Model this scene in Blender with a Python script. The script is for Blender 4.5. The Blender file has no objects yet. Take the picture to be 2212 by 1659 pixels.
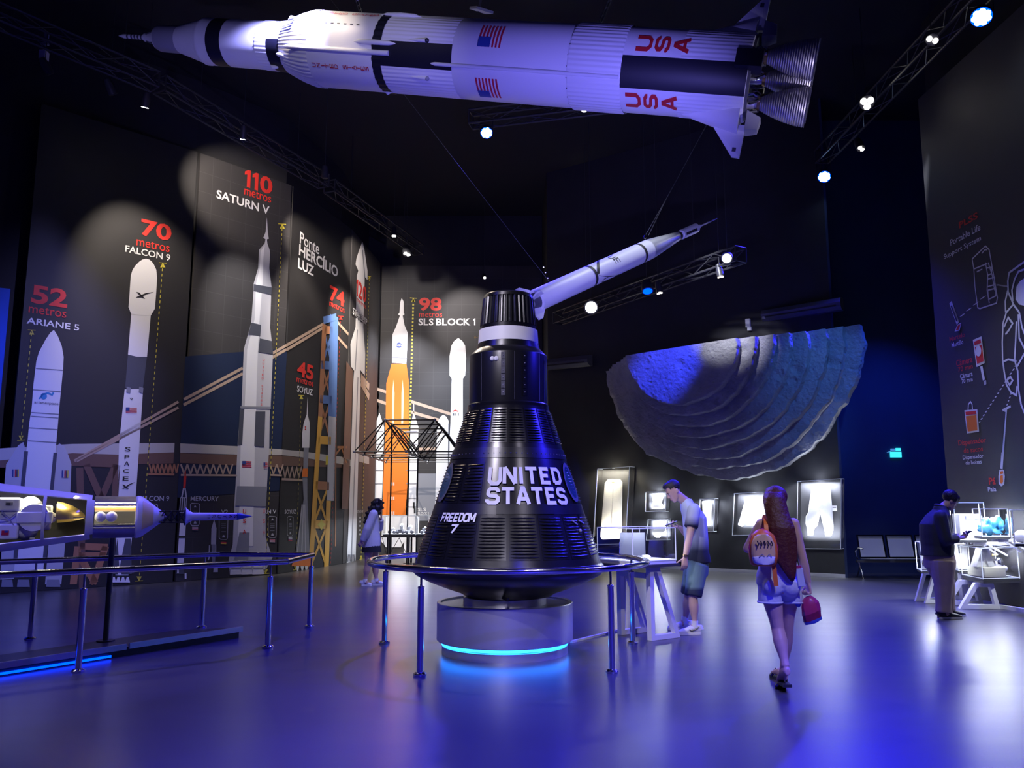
import bpy, math, random
from mathutils import Vector, Matrix
random.seed(7)
V = Vector
sc = bpy.context.scene
COL = sc.collection
# ------------------------------------------------------------------ camera
F, PT, EYE = 1772.0, 0.1453, 1.5            # focal length in pixels of a 2212 x 1659 frame, upward pitch, eye height
cd = bpy.data.cameras.new('camera'); cd.sensor_width = 36; cd.lens = 36 * F / 2212; cd.clip_end = 200
cam = bpy.data.objects.new('camera', cd); COL.objects.link(cam)
cam.location = (0, 0, EYE); cam.rotation_euler = (math.pi / 2 + PT, 0, 0); sc.camera = cam
sc.view_settings.view_transform = 'Standard'; sc.view_settings.look = 'None'
sc.view_settings.gamma = 1; sc.view_settings.use_curve_mapping = False; sc.view_settings.exposure = 0.0
# ------------------------------------------------------------------ world: dim bluish glow of the rest of the hall behind the viewer
w = bpy.data.worlds.new('hall_glow'); sc.world = w; w.use_nodes = True
w.node_tree.nodes['Background'].inputs[0].default_value = (0.085, 0.08, 0.60, 1)
w.node_tree.nodes['Background'].inputs[1].default_value = 0.10

def light(kind, name, loc, power, color, target=None, **kw):
    l = bpy.data.lights.new(name, kind); l.energy = power; l.color = color
    for k, v in kw.items(): setattr(l, k, v)
    o = bpy.data.objects.new(name, l); COL.objects.link(o); o.location = loc
    if target is not None:
        o.rotation_euler = (V(target) - V(loc)).to_track_quat('-Z', 'Y').to_euler()
    return o
def spot(name, loc, target, power, color, deg=40, blend=0.6, size=0.06):
    loc = V(loc) + (V(target) - V(loc)).normalized() * 0.22      # just in front of the lamp's lens, where one is built
    return light('SPOT', name, loc, power, color, target, spot_size=math.radians(deg), spot_blend=blend, shadow_soft_size=size)
BLUE = (0.025, 0.018, 1.0); WARM = (1.0, 0.86, 0.72); COOL = (0.80, 0.86, 1.0); LAV = (0.52, 0.50, 1.0)

def ray(px, py):
    a = (px - 1106) / F; b = (829.5 - py) / F; c, s = math.cos(PT), math.sin(PT)
    return V((a, c - b * s, s + b * c))
EYEP = V((0, 0, EYE))
def at(px, py, Y):
    d = ray(px, py); return EYEP + d * (Y / d.y)
def fl(px, py, z=0.0):
    d = ray(px, py); return EYEP + d * ((z - EYE) / d.z)
def onp(px, py, p, n):
    d = ray(px, py); return EYEP + d * ((V(p) - EYEP).dot(n) / d.dot(n))
def projx(p):
    p = p - EYEP; c, s = math.cos(PT), math.sin(PT)
    return 1106 + F * p.x / (p.y * c + p.z * s)

# blue LED floods at the lamps built below; other spots here have no fixture
PARS = [(6.87, 11.1, 8.55), (6.75, 16.9, 8.5), (-0.5, 15.2, 8.7)]
spot('blue_flood_near', PARS[0], (4.6, 9.0, 0), 5000, BLUE, 75, 0.7, 0.12)
spot('blue_flood_far', PARS[1], (3.4, 12.6, 0), 6000, BLUE, 75, 0.7, 0.12)
spot('blue_flood_mid', PARS[2], (0.2, 11.0, 0), 5200, BLUE, 80, 0.7, 0.12)
spot('blue_flood_front', (2.6, -1.2, 8.6), (0.7, 4.2, 0), 16000, BLUE, 37, 0.8, 0.12)
spot('blue_flood_left', (-6.5, 4.5, 8.6), (-4.2, 9.5, 0), 1900, BLUE, 75, 0.8, 0.12)
spot('blue_flood_side', (6.95, 7.7, 8.6), (2.4, 7.0, 0), 3600, BLUE, 46, 0.8, 0.1)
spot('crater_blue_fill', (4.0, 13.4, 7.4), (3.4, 17.2, 4.7), 3400, (0.03, 0.05, 1.0), 20, 0.8)  # added spot for the blue on the front layers, no lamp hangs here
spot('crater_white_fill', (2.6, 13.6, 7.2), (5.1, 17.9, 4.7), 1300, (0.85, 0.86, 1.0), 27, 0.8)  # added spot to whiten the middle layers, without a fixture
spot('crater_cyan_fill', (6.9, 12.2, 7.2), (6.3, 17.2, 4.0), 620, (0.07, 0.26, 1.0), 30, 0.9)  # added spot tinting the right layers cyan, without a fixture
spot('blue_flood_recess', (8.4, 15.6, 7.0), (8.3, 18.2, 1.6), 520, (0.02, 0.08, 1.0), 70, 0.9)
spot('blue_flood_screen', (-8.5, 9.0, 7.0), (-10.2, 13.2, 2.6), 900, (0.02, 0.10, 1.0), 60, 0.8)
spot('bench_spot', (7.2, 13.5, 8.4), (7.9, 17.1, 0.6), 420, (0.8, 0.85, 1.0), 20, 0.8)
spot('capsule_key', (-3.2, 2.6, 7.6), (0.0, 8.7, 2.2), 2000, (0.86, 0.80, 1.0), 32, 0.8)  # unseen spot added to lift the capsule's front and lettering
spot('capsule_blue', (5.6, 8.2, 6.0), (0.5, 8.7, 1.4), 1900, BLUE, 34, 0.7)
spot('capsule_rim', (-3.0, 12.5, 6.5), (-0.2, 8.8, 3.2), 420, WARM, 30, 0.6)  # added rim light in mid-air, no fixture
spot('drum_front_fill', (-0.6, 1.2, 4.2), (0.0, 8.3, 0.45), 620, (0.80, 0.76, 1.0), 16, 0.8)  # unseen fill added to brighten the drum
spot('visitor_front', (3.6, 0.6, 8.4), (2.4, 8.0, 0.9), 1200, (0.86, 0.80, 1.0), 34, 0.8)  # unseen neutral fill added to brighten the visitors
spot('visitor_right', (4.4, 6.6, 8.4), (6.1, 11.6, 0.8), 420, (0.86, 0.86, 1.0), 34, 0.8)  # added fill on the man in the dark jacket, no lamp built
spot('visitor_far', (-1.6, 11.0, 8.4), (-2.6, 15.6, 0.8), 520, (0.80, 0.80, 1.0), 26, 0.8)  # added fill on the woman by the far mural, no lamp built
spot('saturn_top', (-3.5, 13.4, 9.6), (-2.7, 10.6, 7.0), 700, (1.0, 0.80, 0.60), 60, 0.8)  # added warm spot above the rocket, hanging free without a lamp
spot('saturn_hot', (-3.6, 8.2, 9.9), (-2.3, 11.0, 6.9), 520, (1.0, 0.84, 0.68), 30, 0.9)
spot('saturn_front', (-2.0, 4.5, 8.0), (-2.2, 10.6, 6.9), 260, (0.80, 0.76, 1.0), 40, 0.9)
spot('saturn_under', (1.0, 5.5, 3.5), (0.5, 9.9, 6.3), 900, (0.22, 0.19, 1.0), 66, 0.8)  # added spot in mid-air standing in for blue bounce off the floor
spot('model_fill', (-2.6, 3.0, 6.5), (-4.3, 8.3, 1.5), 260, (0.84, 0.80, 1.0), 22, 0.8)  # lavender fill added for the cutaway model, no lamp there
spot('nozzle_fill', (5.6, 6.6, 4.2), (3.1, 9.2, 6.4), 420, (0.66, 0.60, 1.0), 22, 0.8)  # added from low right to brighten the engine nozzles, no lamp there
spot('saturn_nose', (-4.6, 6.5, 3.2), (-4.6, 11.5, 7.2), 420, (0.36, 0.33, 1.0), 40, 0.8)  # added spot to lighten the dark rocket nose, no lamp there
spot('redstone_key', (3.2, 11.4, 9.3), (1.5, 12.4, 5.2), 620, COOL, 44, 0.7)  # added key for the slim rocket, no fixture
spot('redstone_under', (0.4, 6.0, 2.6), (1.5, 12.4, 5.2), 700, (0.30, 0.28, 1.0), 34, 0.8)
# ------------------------------------------------------------------ materials
def mat(name, col, rough=0.5, metal=0.0, emit=None, es=0.0, var=0.0, scale=6.0, bump=0.0, coat=0.0, spec=0.5):
    m = bpy.data.materials.new(name); m.use_nodes = True
    nt = m.node_tree; b = nt.nodes['Principled BSDF']
    b.inputs['Base Color'].default_value = (*col, 1); b.inputs['Roughness'].default_value = rough
    b.inputs['Metallic'].default_value = metal; b.inputs['Specular IOR Level'].default_value = spec
    if coat: b.inputs['Coat Weight'].default_value = coat; b.inputs['Coat Roughness'].default_value = 0.1
    if emit: b.inputs['Emission Color'].default_value = (*emit, 1); b.inputs['Emission Strength'].default_value = es
    if var or bump:
        tc = nt.nodes.new('ShaderNodeTexCoord'); no = nt.nodes.new('ShaderNodeTexNoise')
        no.inputs['Scale'].default_value = scale; no.inputs['Detail'].default_value = 5
        nt.links.new(tc.outputs['Object'], no.inputs['Vector'])
        if var:
            mx = nt.nodes.new('ShaderNodeMix'); mx.data_type = 'RGBA'
            mx.inputs[6].default_value = (*[c * (1 - var) for c in col], 1); mx.inputs[7].default_value = (*[min(1, c * (1 + var)) for c in col], 1)
            nt.links.new(no.outputs['Fac'], mx.inputs[0]); nt.links.new(mx.outputs[2], b.inputs['Base Color'])
        if bump:
            bp = nt.nodes.new('ShaderNodeBump'); bp.inputs['Strength'].default_value = bump; bp.inputs['Distance'].default_value = 0.02
            nt.links.new(no.outputs['Fac'], bp.inputs['Height']); nt.links.new(bp.outputs[0], b.inputs['Normal'])
    return m
def ramp_mat(name, stops, axis=2, rough=0.8):     # dip-dyed cloth: colour bands along the garment itself
    m = mat(name, (0.5, 0.5, 0.5), rough); nt = m.node_tree; b = nt.nodes['Principled BSDF']
    tc = nt.nodes.new('ShaderNodeTexCoord'); sp = nt.nodes.new('ShaderNodeSeparateXYZ'); r = nt.nodes.new('ShaderNodeValToRGB')
    nt.links.new(tc.outputs['Generated'], sp.inputs[0]); nt.links.new(sp.outputs[axis], r.inputs[0]); nt.links.new(r.outputs[0], b.inputs['Base Color'])
    e = r.color_ramp.elements
    while len(e) < len(stops): e.new(0.5)
    for i, (p, c) in enumerate(stops): e[i].position = p; e[i].color = (*c, 1)
    return m
def glow(name, col, s):
    m = bpy.data.materials.new(name); m.use_nodes = True; nt = m.node_tree; nt.nodes.clear()
    e = nt.nodes.new('ShaderNodeEmission'); e.inputs[0].default_value = (*col, 1); e.inputs[1].default_value = s
    o = nt.nodes.new('ShaderNodeOutputMaterial'); nt.links.new(e.outputs[0], o.inputs[0]); return m
def acrylic(name, tint=(1, 1, 1), k=0.9):
    m = bpy.data.materials.new(name); m.use_nodes = True; nt = m.node_tree; nt.nodes.clear()
    o = nt.nodes.new('ShaderNodeOutputMaterial'); mx = nt.nodes.new('ShaderNodeMixShader')
    t = nt.nodes.new('ShaderNodeBsdfTransparent'); t.inputs[0].default_value = (*tint, 1)
    g = nt.nodes.new('ShaderNodeBsdfGlossy'); g.inputs['Roughness'].default_value = 0.03
    f = nt.nodes.new('ShaderNodeFresnel'); f.inputs[0].default_value = 1.3
    mm = nt.nodes.new('ShaderNodeMath'); mm.operation = 'MULTIPLY'; mm.inputs[1].default_value = k
    nt.links.new(f.outputs[0], mm.inputs[0]); nt.links.new(mm.outputs[0], mx.inputs[0]); nt.links.new(t.outputs[0], mx.inputs[1]); nt.links.new(g.outputs[0], mx.inputs[2]); nt.links.new(mx.outputs[0], o.inputs[0])
    return m
def floor_mat():
    m = mat('floor_vinyl', (0.07, 0.069, 0.073), 0.3, var=0.22, scale=0.8, spec=0.75); nt = m.node_tree; b = nt.nodes['Principled BSDF']
    tc = nt.nodes.new('ShaderNodeTexCoord'); mp = nt.nodes.new('ShaderNodeMapping'); mp.inputs['Rotation'].default_value = (0, 0, 0.5); mp.inputs['Scale'].default_value = (0.5, 3.0, 1)
    no = nt.nodes.new('ShaderNodeTexNoise'); no.inputs['Scale'].default_value = 1.2; no.inputs['Detail'].default_value = 2
    mr = nt.nodes.new('ShaderNodeMapRange'); mr.inputs['From Min'].default_value = 0.25; mr.inputs['From Max'].default_value = 0.75; mr.inputs['To Min'].default_value = 0.275; mr.inputs['To Max'].default_value = 0.305
    L = nt.links.new; L(tc.outputs['Object'], mp.inputs[0]); L(mp.outputs[0], no.inputs['Vector']); L(no.outputs['Fac'], mr.inputs[0]); L(mr.outputs[0], b.inputs['Roughness'])
    return m
def grid_mat(name, col, line, size=0.42):
    m = mat(name, col, 0.7); nt = m.node_tree; b = nt.nodes['Principled BSDF']
    tc = nt.nodes.new('ShaderNodeTexCoord'); br = nt.nodes.new('ShaderNodeTexBrick'); mp = nt.nodes.new('ShaderNodeMapping')
    br.offset = 0; br.inputs['Scale'].default_value = 1; br.inputs['Brick Width'].default_value = size; br.inputs['Row Height'].default_value = size; br.inputs['Mortar Size'].default_value = 0.006
    br.inputs['Color1'].default_value = (*col, 1); br.inputs['Color2'].default_value = (*col, 1); br.inputs['Mortar'].default_value = (*line, 1)
    mp.inputs['Rotation'].default_value = (math.pi / 2, 0, 0)
    nt.links.new(tc.outputs['Object'], mp.inputs[0]); nt.links.new(mp.outputs[0], br.inputs['Vector']); nt.links.new(br.outputs['Color'], b.inputs['Base Color'])
    return m
M = dict(
    floor=floor_mat(), ceil=mat('ceiling_black', (0.010, 0.010, 0.014), 0.9), wall=mat('wall_black', (0.020, 0.020, 0.024), 0.75, var=0.3, scale=2),
    wallblue=mat('wall_navy', (0.03, 0.05, 0.12), 0.8, var=0.2, scale=1.5), strip=mat('white_trim', (0.75, 0.75, 0.78), 0.4),
    truss=mat('black_truss', (0.03, 0.03, 0.035), 0.5), lampbody=mat('lamp_black', (0.03, 0.03, 0.035), 0.45), chrome=mat('chrome', (0.80, 0.80, 0.84), 0.12, 1.0),
    steel=mat('brushed_steel', (0.62, 0.62, 0.66), 0.34, 1.0, var=0.08, scale=40), drum=mat('satin_aluminium', (0.66, 0.66, 0.70), 0.36, 0.85, var=0.04, scale=30), silver=mat('silver_skin', (0.72, 0.72, 0.76), 0.35, 0.6), black=mat('black_paint', (0.012, 0.012, 0.016), 0.4), satin=mat('capsule_black', (0.007, 0.007, 0.009), 0.30, 0.0, var=0.25, scale=4),
    shingle=mat('capsule_shingle', (0.006, 0.006, 0.008), 0.25, 0.0, var=0.3, scale=8), white=mat('white_paint', (0.82, 0.82, 0.82), 0.45), offwhite=mat('off_white', (0.74, 0.74, 0.72), 0.5, var=0.06, scale=3),
    letter=mat('lettering_white', (0.80, 0.80, 0.80), 0.6), red=mat('lettering_red', (0.60, 0.02, 0.03), 0.5), flagred=mat('flag_red', (0.55, 0.02, 0.05), 0.5), flagblue=mat('flag_blue', (0.03, 0.06, 0.28), 0.5),
    grey=mat('grey_paint', (0.28, 0.28, 0.32), 0.5), dark=mat('dark_grey', (0.07, 0.07, 0.09), 0.5), navy=mat('navy_black', (0.010, 0.010, 0.020), 0.45),
    nozzle=mat('nozzle_metal', (0.55, 0.53, 0.55), 0.42, 0.55), brass=mat('brass', (0.70, 0.50, 0.22), 0.3, 1.0), goldin=mat('cabin_gold', (0.85, 0.68, 0.26), 0.5), gold=mat('gold_foil', (0.80, 0.60, 0.25), 0.32, 0.9, bump=0.2, scale=20),
    acr=acrylic('acrylic'), acredge_glow=mat('acrylic_edge_glow', (0.9, 0.93, 0.95), 0.25, emit=(0.75, 0.85, 1.0), es=0.12), glass=mat('porthole', (0.02, 0.06, 0.10), 0.05, 0.0, coat=1.0),  # acrylic edges emit faintly to imitate light caught in the case rims
    cloth=mat('suit_cloth', (0.86, 0.86, 0.86), 0.8, var=0.05, scale=9, bump=0.4), table=mat('table_white', (0.72, 0.72, 0.74), 0.45), tabletop=mat('table_top_dark', (0.05, 0.05, 0.055), 0.4),
    cyan=mat('blue_cloth', (0.12, 0.50, 0.72), 0.7, var=0.4, scale=14, bump=0.8), cream=mat('cream_plastic', (0.80, 0.78, 0.58), 0.5),
    rock=mat('moon_rock', (0.36, 0.36, 0.38), 0.9, var=0.45, scale=2.5),
    led_blue=glow('led_blue', (0.0, 0.03, 1.0), 7), led_cyan=glow('led_strip_cyan', (0.012, 0.20, 1.0), 9), led_core=glow('led_core', (0.45, 0.65, 1.0), 30), led_white=glow('spot_lens', (1.0, 0.95, 0.88), 30), led_dim=glow('spot_lens_dim', (1.0, 0.9, 0.8), 5),
    skin=mat('skin', (0.58, 0.36, 0.27), 0.55, var=0.06, scale=10), skinlight=mat('skin_light', (0.62, 0.40, 0.32), 0.5, var=0.05, scale=10), hair=mat('hair_black', (0.012, 0.010, 0.010), 0.45, bump=0.5, scale=60), hairred=mat('hair_auburn', (0.085, 0.014, 0.013), 0.55, bump=0.4, scale=40),
    shirtwhite=mat('shirt_white', (0.72, 0.72, 0.74), 0.8, bump=0.2, scale=12), denim=mat('denim_light', (0.62, 0.66, 0.74), 0.85, var=0.12, scale=30, bump=0.2), jacket=mat('jacket_dark', (0.030, 0.034, 0.034), 0.7, bump=0.3, scale=10),
    khaki=mat('trousers_khaki', (0.40, 0.30, 0.24), 0.85, var=0.08, scale=10, bump=0.25), shoewhite=mat('shoe_white', (0.8, 0.8, 0.8), 0.5), shoeblack=mat('shoe_black', (0.02, 0.02, 0.022), 0.5), skirt=mat('skirt_black', (0.014, 0.014, 0.018), 0.8),
    orange=mat('orange_strap', (0.85, 0.20, 0.03), 0.45), yellow=mat('pack_yellow', (0.80, 0.55, 0.22), 0.5, var=0.1, scale=8), phone=mat('phone_black', (0.015, 0.015, 0.02), 0.15), phonew=mat('phone_case', (0.6, 0.65, 0.85), 0.3),
    bag=mat('bag_magenta', (0.45, 0.04, 0.16), 0.25, coat=0.5), bagblue=mat('bag_blue', (0.08, 0.14, 0.65), 0.25, coat=0.5), seat=mat('perforated_seat', (0.62, 0.63, 0.66), 0.4, 0.35),
    eyew=mat('eye_white', (0.8, 0.8, 0.8), 0.2), eyeb=mat('eye_dark', (0.02, 0.015, 0.01), 0.1), lip=mat('lip', (0.45, 0.2, 0.17), 0.5),
    shorts=ramp_mat('shorts_dyed', [(0.0, (0.015, 0.022, 0.05)), (0.22, (0.02, 0.03, 0.07)), (0.30, (0.16, 0.26, 0.27)), (0.75, (0.10, 0.17, 0.20)), (1.0, (0.03, 0.05, 0.09))]),
    tee=ramp_mat('tee_dyed', [(0.0, (0.012, 0.014, 0.03)), (0.20, (0.02, 0.025, 0.05)), (0.42, (0.45, 0.50, 0.60)), (0.6, (0.66, 0.72, 0.78)), (1.0, (0.60, 0.72, 0.80))]),
    teesleeve=ramp_mat('tee_sleeve_dyed', [(0.0, (0.012, 0.014, 0.03)), (0.16, (0.015, 0.018, 0.035)), (0.5, (0.48, 0.52, 0.62)), (1.0, (0.60, 0.72, 0.80))]),
    exit=glow('exit_sign', (0.05, 0.75, 1.0), 1.3), exitw=glow('exit_sign_top', (0.1, 0.35, 0.9), 0.7),
    # mural inks
    ink=mat('mural_black', (0.022, 0.021, 0.023), 0.6), gridink=grid_mat('mural_grid', (0.034, 0.032, 0.034), (0.05, 0.047, 0.05)), panelgrey=mat('mural_grey', (0.045, 0.043, 0.045), 0.6),
    skyink=mat('mural_sky', (0.007, 0.017, 0.055), 0.6, var=0.25, scale=0.7), pwhite=mat('mural_white', (0.78, 0.78, 0.80), 0.6), pgrey=mat('mural_pale_grey', (0.50, 0.50, 0.54), 0.6), pmid=mat('mural_mid_grey', (0.24, 0.25, 0.29), 0.6), pdark=mat('mural_dark_grey', (0.07, 0.075, 0.10), 0.6),
    pred=mat('mural_red', (0.70, 0.035, 0.025), 0.6), porange=mat('mural_orange', (0.80, 0.19, 0.015), 0.6), porl=mat('mural_orange_light', (0.95, 0.62, 0.40), 0.6), pyel=mat('mural_yellow', (0.65, 0.55, 0.06), 0.6), pgold=mat('mural_gold', (0.75, 0.42, 0.06), 0.6), pbrown=mat('mural_brown', (0.16, 0.09, 0.065), 0.6),
    prust=mat('mural_rust', (0.42, 0.19, 0.09), 0.6), pband=mat('mural_deck', (0.50, 0.48, 0.45), 0.6), pblue=mat('mural_blue', (0.10, 0.20, 0.50), 0.6), plogo=mat('mural_logo_blue', (0.05, 0.28, 0.55), 0.6), pcable=mat('mural_cable', (0.45, 0.33, 0.25), 0.6),
    screen=mat('blue_screen_print', (0.02, 0.09, 0.55), 0.6, var=0.35, scale=0.5), line=mat('mural_line', (0.8, 0.8, 0.8), 0.6),
)
_dm = {}
def dashed(key, step):
    if (key, step) in _dm: return _dm[(key, step)]
    col = M[key].node_tree.nodes['Principled BSDF'].inputs['Base Color'].default_value; m = mat('dotted_' + key, (0.5, 0.5, 0.5), 0.6); nt = m.node_tree; b = nt.nodes['Principled BSDF']
    tc = nt.nodes.new('ShaderNodeTexCoord'); sp = nt.nodes.new('ShaderNodeSeparateXYZ'); dv = nt.nodes.new('ShaderNodeMath'); dv.operation = 'MULTIPLY'; dv.inputs[1].default_value = 1 / step
    fr = nt.nodes.new('ShaderNodeMath'); fr.operation = 'FRACT'; gt = nt.nodes.new('ShaderNodeMath'); gt.operation = 'GREATER_THAN'; gt.inputs[1].default_value = 0.5
    mx = nt.nodes.new('ShaderNodeMix'); mx.data_type = 'RGBA'; mx.inputs[6].default_value = (0.025, 0.025, 0.03, 1); mx.inputs[7].default_value = tuple(col)
    L = nt.links.new; L(tc.outputs['Object'], sp.inputs[0]); L(sp.outputs[2], dv.inputs[0]); L(dv.outputs[0], fr.inputs[0]); L(fr.outputs[0], gt.inputs[0]); L(gt.outputs[0], mx.inputs[0]); L(mx.outputs[2], b.inputs['Base Color'])
    _dm[(key, step)] = m; return m
def rock_mat(m):
    nt = m.node_tree; b = nt.nodes['Principled BSDF']; tc = nt.nodes.new('ShaderNodeTexCoord'); L = nt.links.new; h = None
    for sc_, k in ((2.2, 1.0), (6.0, 0.5)):
        vo = nt.nodes.new('ShaderNodeTexVoronoi'); vo.inputs['Scale'].default_value = sc_; mr = nt.nodes.new('ShaderNodeMapRange'); mr.inputs['From Max'].default_value = 0.28; mr.inputs['To Max'].default_value = k
        L(tc.outputs['Object'], vo.inputs['Vector']); L(vo.outputs['Distance'], mr.inputs[0])
        if h is None: h = mr.outputs[0]
        else: ad = nt.nodes.new('ShaderNodeMath'); L(h, ad.inputs[0]); L(mr.outputs[0], ad.inputs[1]); h = ad.outputs[0]
    no = nt.nodes.new('ShaderNodeTexNoise'); no.inputs['Scale'].default_value = 14; no.inputs['Detail'].default_value = 6; L(tc.outputs['Object'], no.inputs['Vector'])
    ad = nt.nodes.new('ShaderNodeMath'); L(h, ad.inputs[0]); L(no.outputs['Fac'], ad.inputs[1])
    bp = nt.nodes.new('ShaderNodeBump'); bp.inputs['Strength'].default_value = 0.9; bp.inputs['Distance'].default_value = 0.05; L(ad.outputs[0], bp.inputs['Height']); L(bp.outputs[0], b.inputs['Normal'])
rock_mat(M['rock'])
# ------------------------------------------------------------------ mesh builder
class MB:
    def __init__(s): s.v = []; s.f = []; s.m = []; s.mats = []
    def mi(s, m):
        if m not in s.mats: s.mats.append(m)
        return s.mats.index(m)
    def add(s, vs, fs, m):
        k = len(s.v); s.v += [V(v) for v in vs]; i = s.mi(m)
        for f in fs: s.f.append([a + k for a in f]); s.m.append(i)
        return s
    def box(s, c, size, m, R=None):
        c = V(c); hx, hy, hz = [a / 2 for a in size]
        P = [V((x, y, z)) for x in (-hx, hx) for y in (-hy, hy) for z in (-hz, hz)]
        if R is not None: P = [R @ p for p in P]
        return s.add([c + p for p in P], [(0, 1, 3, 2), (4, 6, 7, 5), (0, 4, 5, 1), (2, 3, 7, 6), (0, 2, 6, 4), (1, 5, 7, 3)], m)
    def ring_loft(s, rings, m, cap=True, closed=True):
        n = len(rings[0]); vs = [p for r in rings for p in r]; fs = []
        for i in range(len(rings) - 1):
            for j in range(n if closed else n - 1):
                a, b = i * n + j, i * n + (j + 1) % n
                fs.append((a, b, b + n, a + n))
        if cap and closed: fs += [tuple(range(n))[::-1], tuple(range((len(rings) - 1) * n, len(rings) * n))]
        return s.add(vs, fs, m)
    def loft(s, secs, m, n=14, cap=True):      # secs: (centre, half axis, half axis)
        return s.ring_loft([[V(c) + V(a) * math.cos(t) + V(b) * math.sin(t) for t in [2 * math.pi * k / n for k in range(n)]] for c, a, b in secs], m, cap)
    def limb(s, p0, p1, radii, m, n=12, ts=None):
        p0, p1 = V(p0), V(p1); d = (p1 - p0).normalized(); a = d.orthogonal().normalized(); b = d.cross(a)
        k = len(radii)
        return s.loft([(p0.lerp(p1, (ts[i] if ts else i / (k - 1))), a * r, b * r) for i, r in enumerate(radii)], m, n)
    def tube(s, pts, r, m, n=8, closed=False):
        pts = [V(p) for p in pts]; rings = []; N = len(pts); prev = None
        for i, p in enumerate(pts):
            if closed: d = pts[(i + 1) % N] - pts[i - 1]
            else: d = pts[min(i + 1, N - 1)] - pts[max(i - 1, 0)]
            d.normalize()
            a = (prev - d * prev.dot(d)) if prev is not None else d.cross(V((0, 0, 1)) if abs(d.z) < 0.9 else V((1, 0, 0)))
            a.normalize(); prev = a; b = d.cross(a)
            rr = r[i] if isinstance(r, (list, tuple)) else r
            rings.append([p + a * rr * math.cos(2 * math.pi * k / n) + b * rr * math.sin(2 * math.pi * k / n) for k in range(n)])
        if closed: rings.append(rings[0])
        return s.ring_loft(rings, m, not closed)
    def sphere(s, c, r, m, R=None, n=14, k=9):
        r = (r, r, r) if not isinstance(r, (tuple, list)) else r; c = V(c); rings = []
        for i in range(1, k):
            th = math.pi * i / k; rings.append([V((r[0] * math.sin(th) * math.cos(2 * math.pi * j / n), r[1] * math.sin(th) * math.sin(2 * math.pi * j / n), -r[2] * math.cos(th))) for j in range(n)])
        vs = [V((0, 0, -r[2]))] + [p for q in rings for p in q] + [V((0, 0, r[2]))]; fs = []
        for j in range(n):
            fs.append((0, 1 + (j + 1) % n, 1 + j)); L = len(vs) - 1; b = 1 + (k - 2) * n; fs.append((L, b + j, b + (j + 1) % n))
            for i in range(k - 2): fs.append((1 + i * n + j, 1 + i * n + (j + 1) % n, 1 + (i + 1) * n + (j + 1) % n, 1 + (i + 1) * n + j))
        return s.add([c + (R @ p if R is not None else p) for p in vs], fs, m)
    def prism(s, poly, off, m):
        poly = [V(p) for p in poly]; n = len(poly); off = V(off)
        return s.add(poly + [p + off for p in poly], [tuple(range(n)), tuple(range(n, 2 * n))[::-1]] + [(i, i + n, (i + 1) % n + n, (i + 1) % n) for i in range(n)], m)
    def bar(s, p0, p1, w, m, up=None):
        p0, p1 = V(p0), V(p1); d = (p1 - p0).normalized(); u = V(up) if up is not None else (V((0, 0, 1)) if abs(d.z) < 0.95 else V((1, 0, 0)))
        a = d.cross(u).normalized(); b = a.cross(d); wa, wb = (w if isinstance(w, (tuple, list)) else (w, w))
        q = [a * sx * wa / 2 + b * sy * wb / 2 for sx, sy in ((-1, -1), (1, -1), (1, 1), (-1, 1))]
        return s.ring_loft([[p0 + x for x in q], [p1 + x for x in q]], m)
    def lathe(s, prof, m, fr, n=48, phi=None, rf=None, cap=False):   # fr(s, phi, r) -> point
        full = phi is None; a0, a1 = (0, 2 * math.pi) if full else phi
        cols = n if full else n + 1; rings = []
        for (z, r) in prof:
            rings.append([fr(z, a0 + (a1 - a0) * j / n, r + (rf(j) if rf else 0)) for j in range(cols)])
        return s.ring_loft(rings, m, cap and full, full)
    def build(s, name, parent=None, smooth=38, mesh=None):
        if not s.v: return None
        me = bpy.data.meshes.new(name)
        if parent is not None: inv = wmat(parent).inverted(); org = None
        else:
            xs, ys, zs = zip(*[(p.x, p.y, p.z) for p in s.v]); org = V(((min(xs) + max(xs)) / 2, (min(ys) + max(ys)) / 2, min(zs))); inv = Matrix.Translation(-org)
        me.from_pydata([inv @ p for p in s.v], [], s.f); me.update()
        for m in s.mats: me.materials.append(m)
        me.polygons.foreach_set('material_index', s.m)
        fix_normals(me)
        if smooth: shade(me, smooth)
        o = bpy.data.objects.new(name, me); COL.objects.link(o)
        if parent is not None: o.parent = parent
        else: o.location = org
        return o
import bmesh
def fix_normals(me):
    bm = bmesh.new(); bm.from_mesh(me); bmesh.ops.recalc_face_normals(bm, faces=bm.faces); bm.to_mesh(me); bm.free()
def shade(me, deg):
    me.polygons.foreach_set('use_smooth', [True] * len(me.polygons)); me.set_sharp_from_angle(angle=math.radians(deg)); me.update()
def wmat(o):
    m = o.matrix_basis.copy()
    while o.parent is not None: o = o.parent; m = o.matrix_basis @ m
    return m
def tag(o, label=None, cat=None, group=None, kind=None):
    for k, v in (('label', label), ('category', cat), ('group', group), ('kind', kind)):
        if v: o[k] = v
    return o
def thing(name, label, cat, loc=(0, 0, 0), rz=0.0, group=None):
    o = bpy.data.objects.new(name, None); COL.objects.link(o); o.location = loc; o.rotation_euler = (0, 0, rz); o.empty_display_size = 0.1
    o.matrix_basis = Matrix.Translation(V(loc)) @ Matrix.Rotation(rz, 4, 'Z')
    return tag(o, label, cat, group)
def kids(o): return [c for c in bpy.data.objects if c.parent == o]
def copy_tree(o, parent=None):
    c = o.copy(); COL.objects.link(c); c.parent = parent
    for ch in kids(o): copy_tree(ch, c)
    return c
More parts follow.
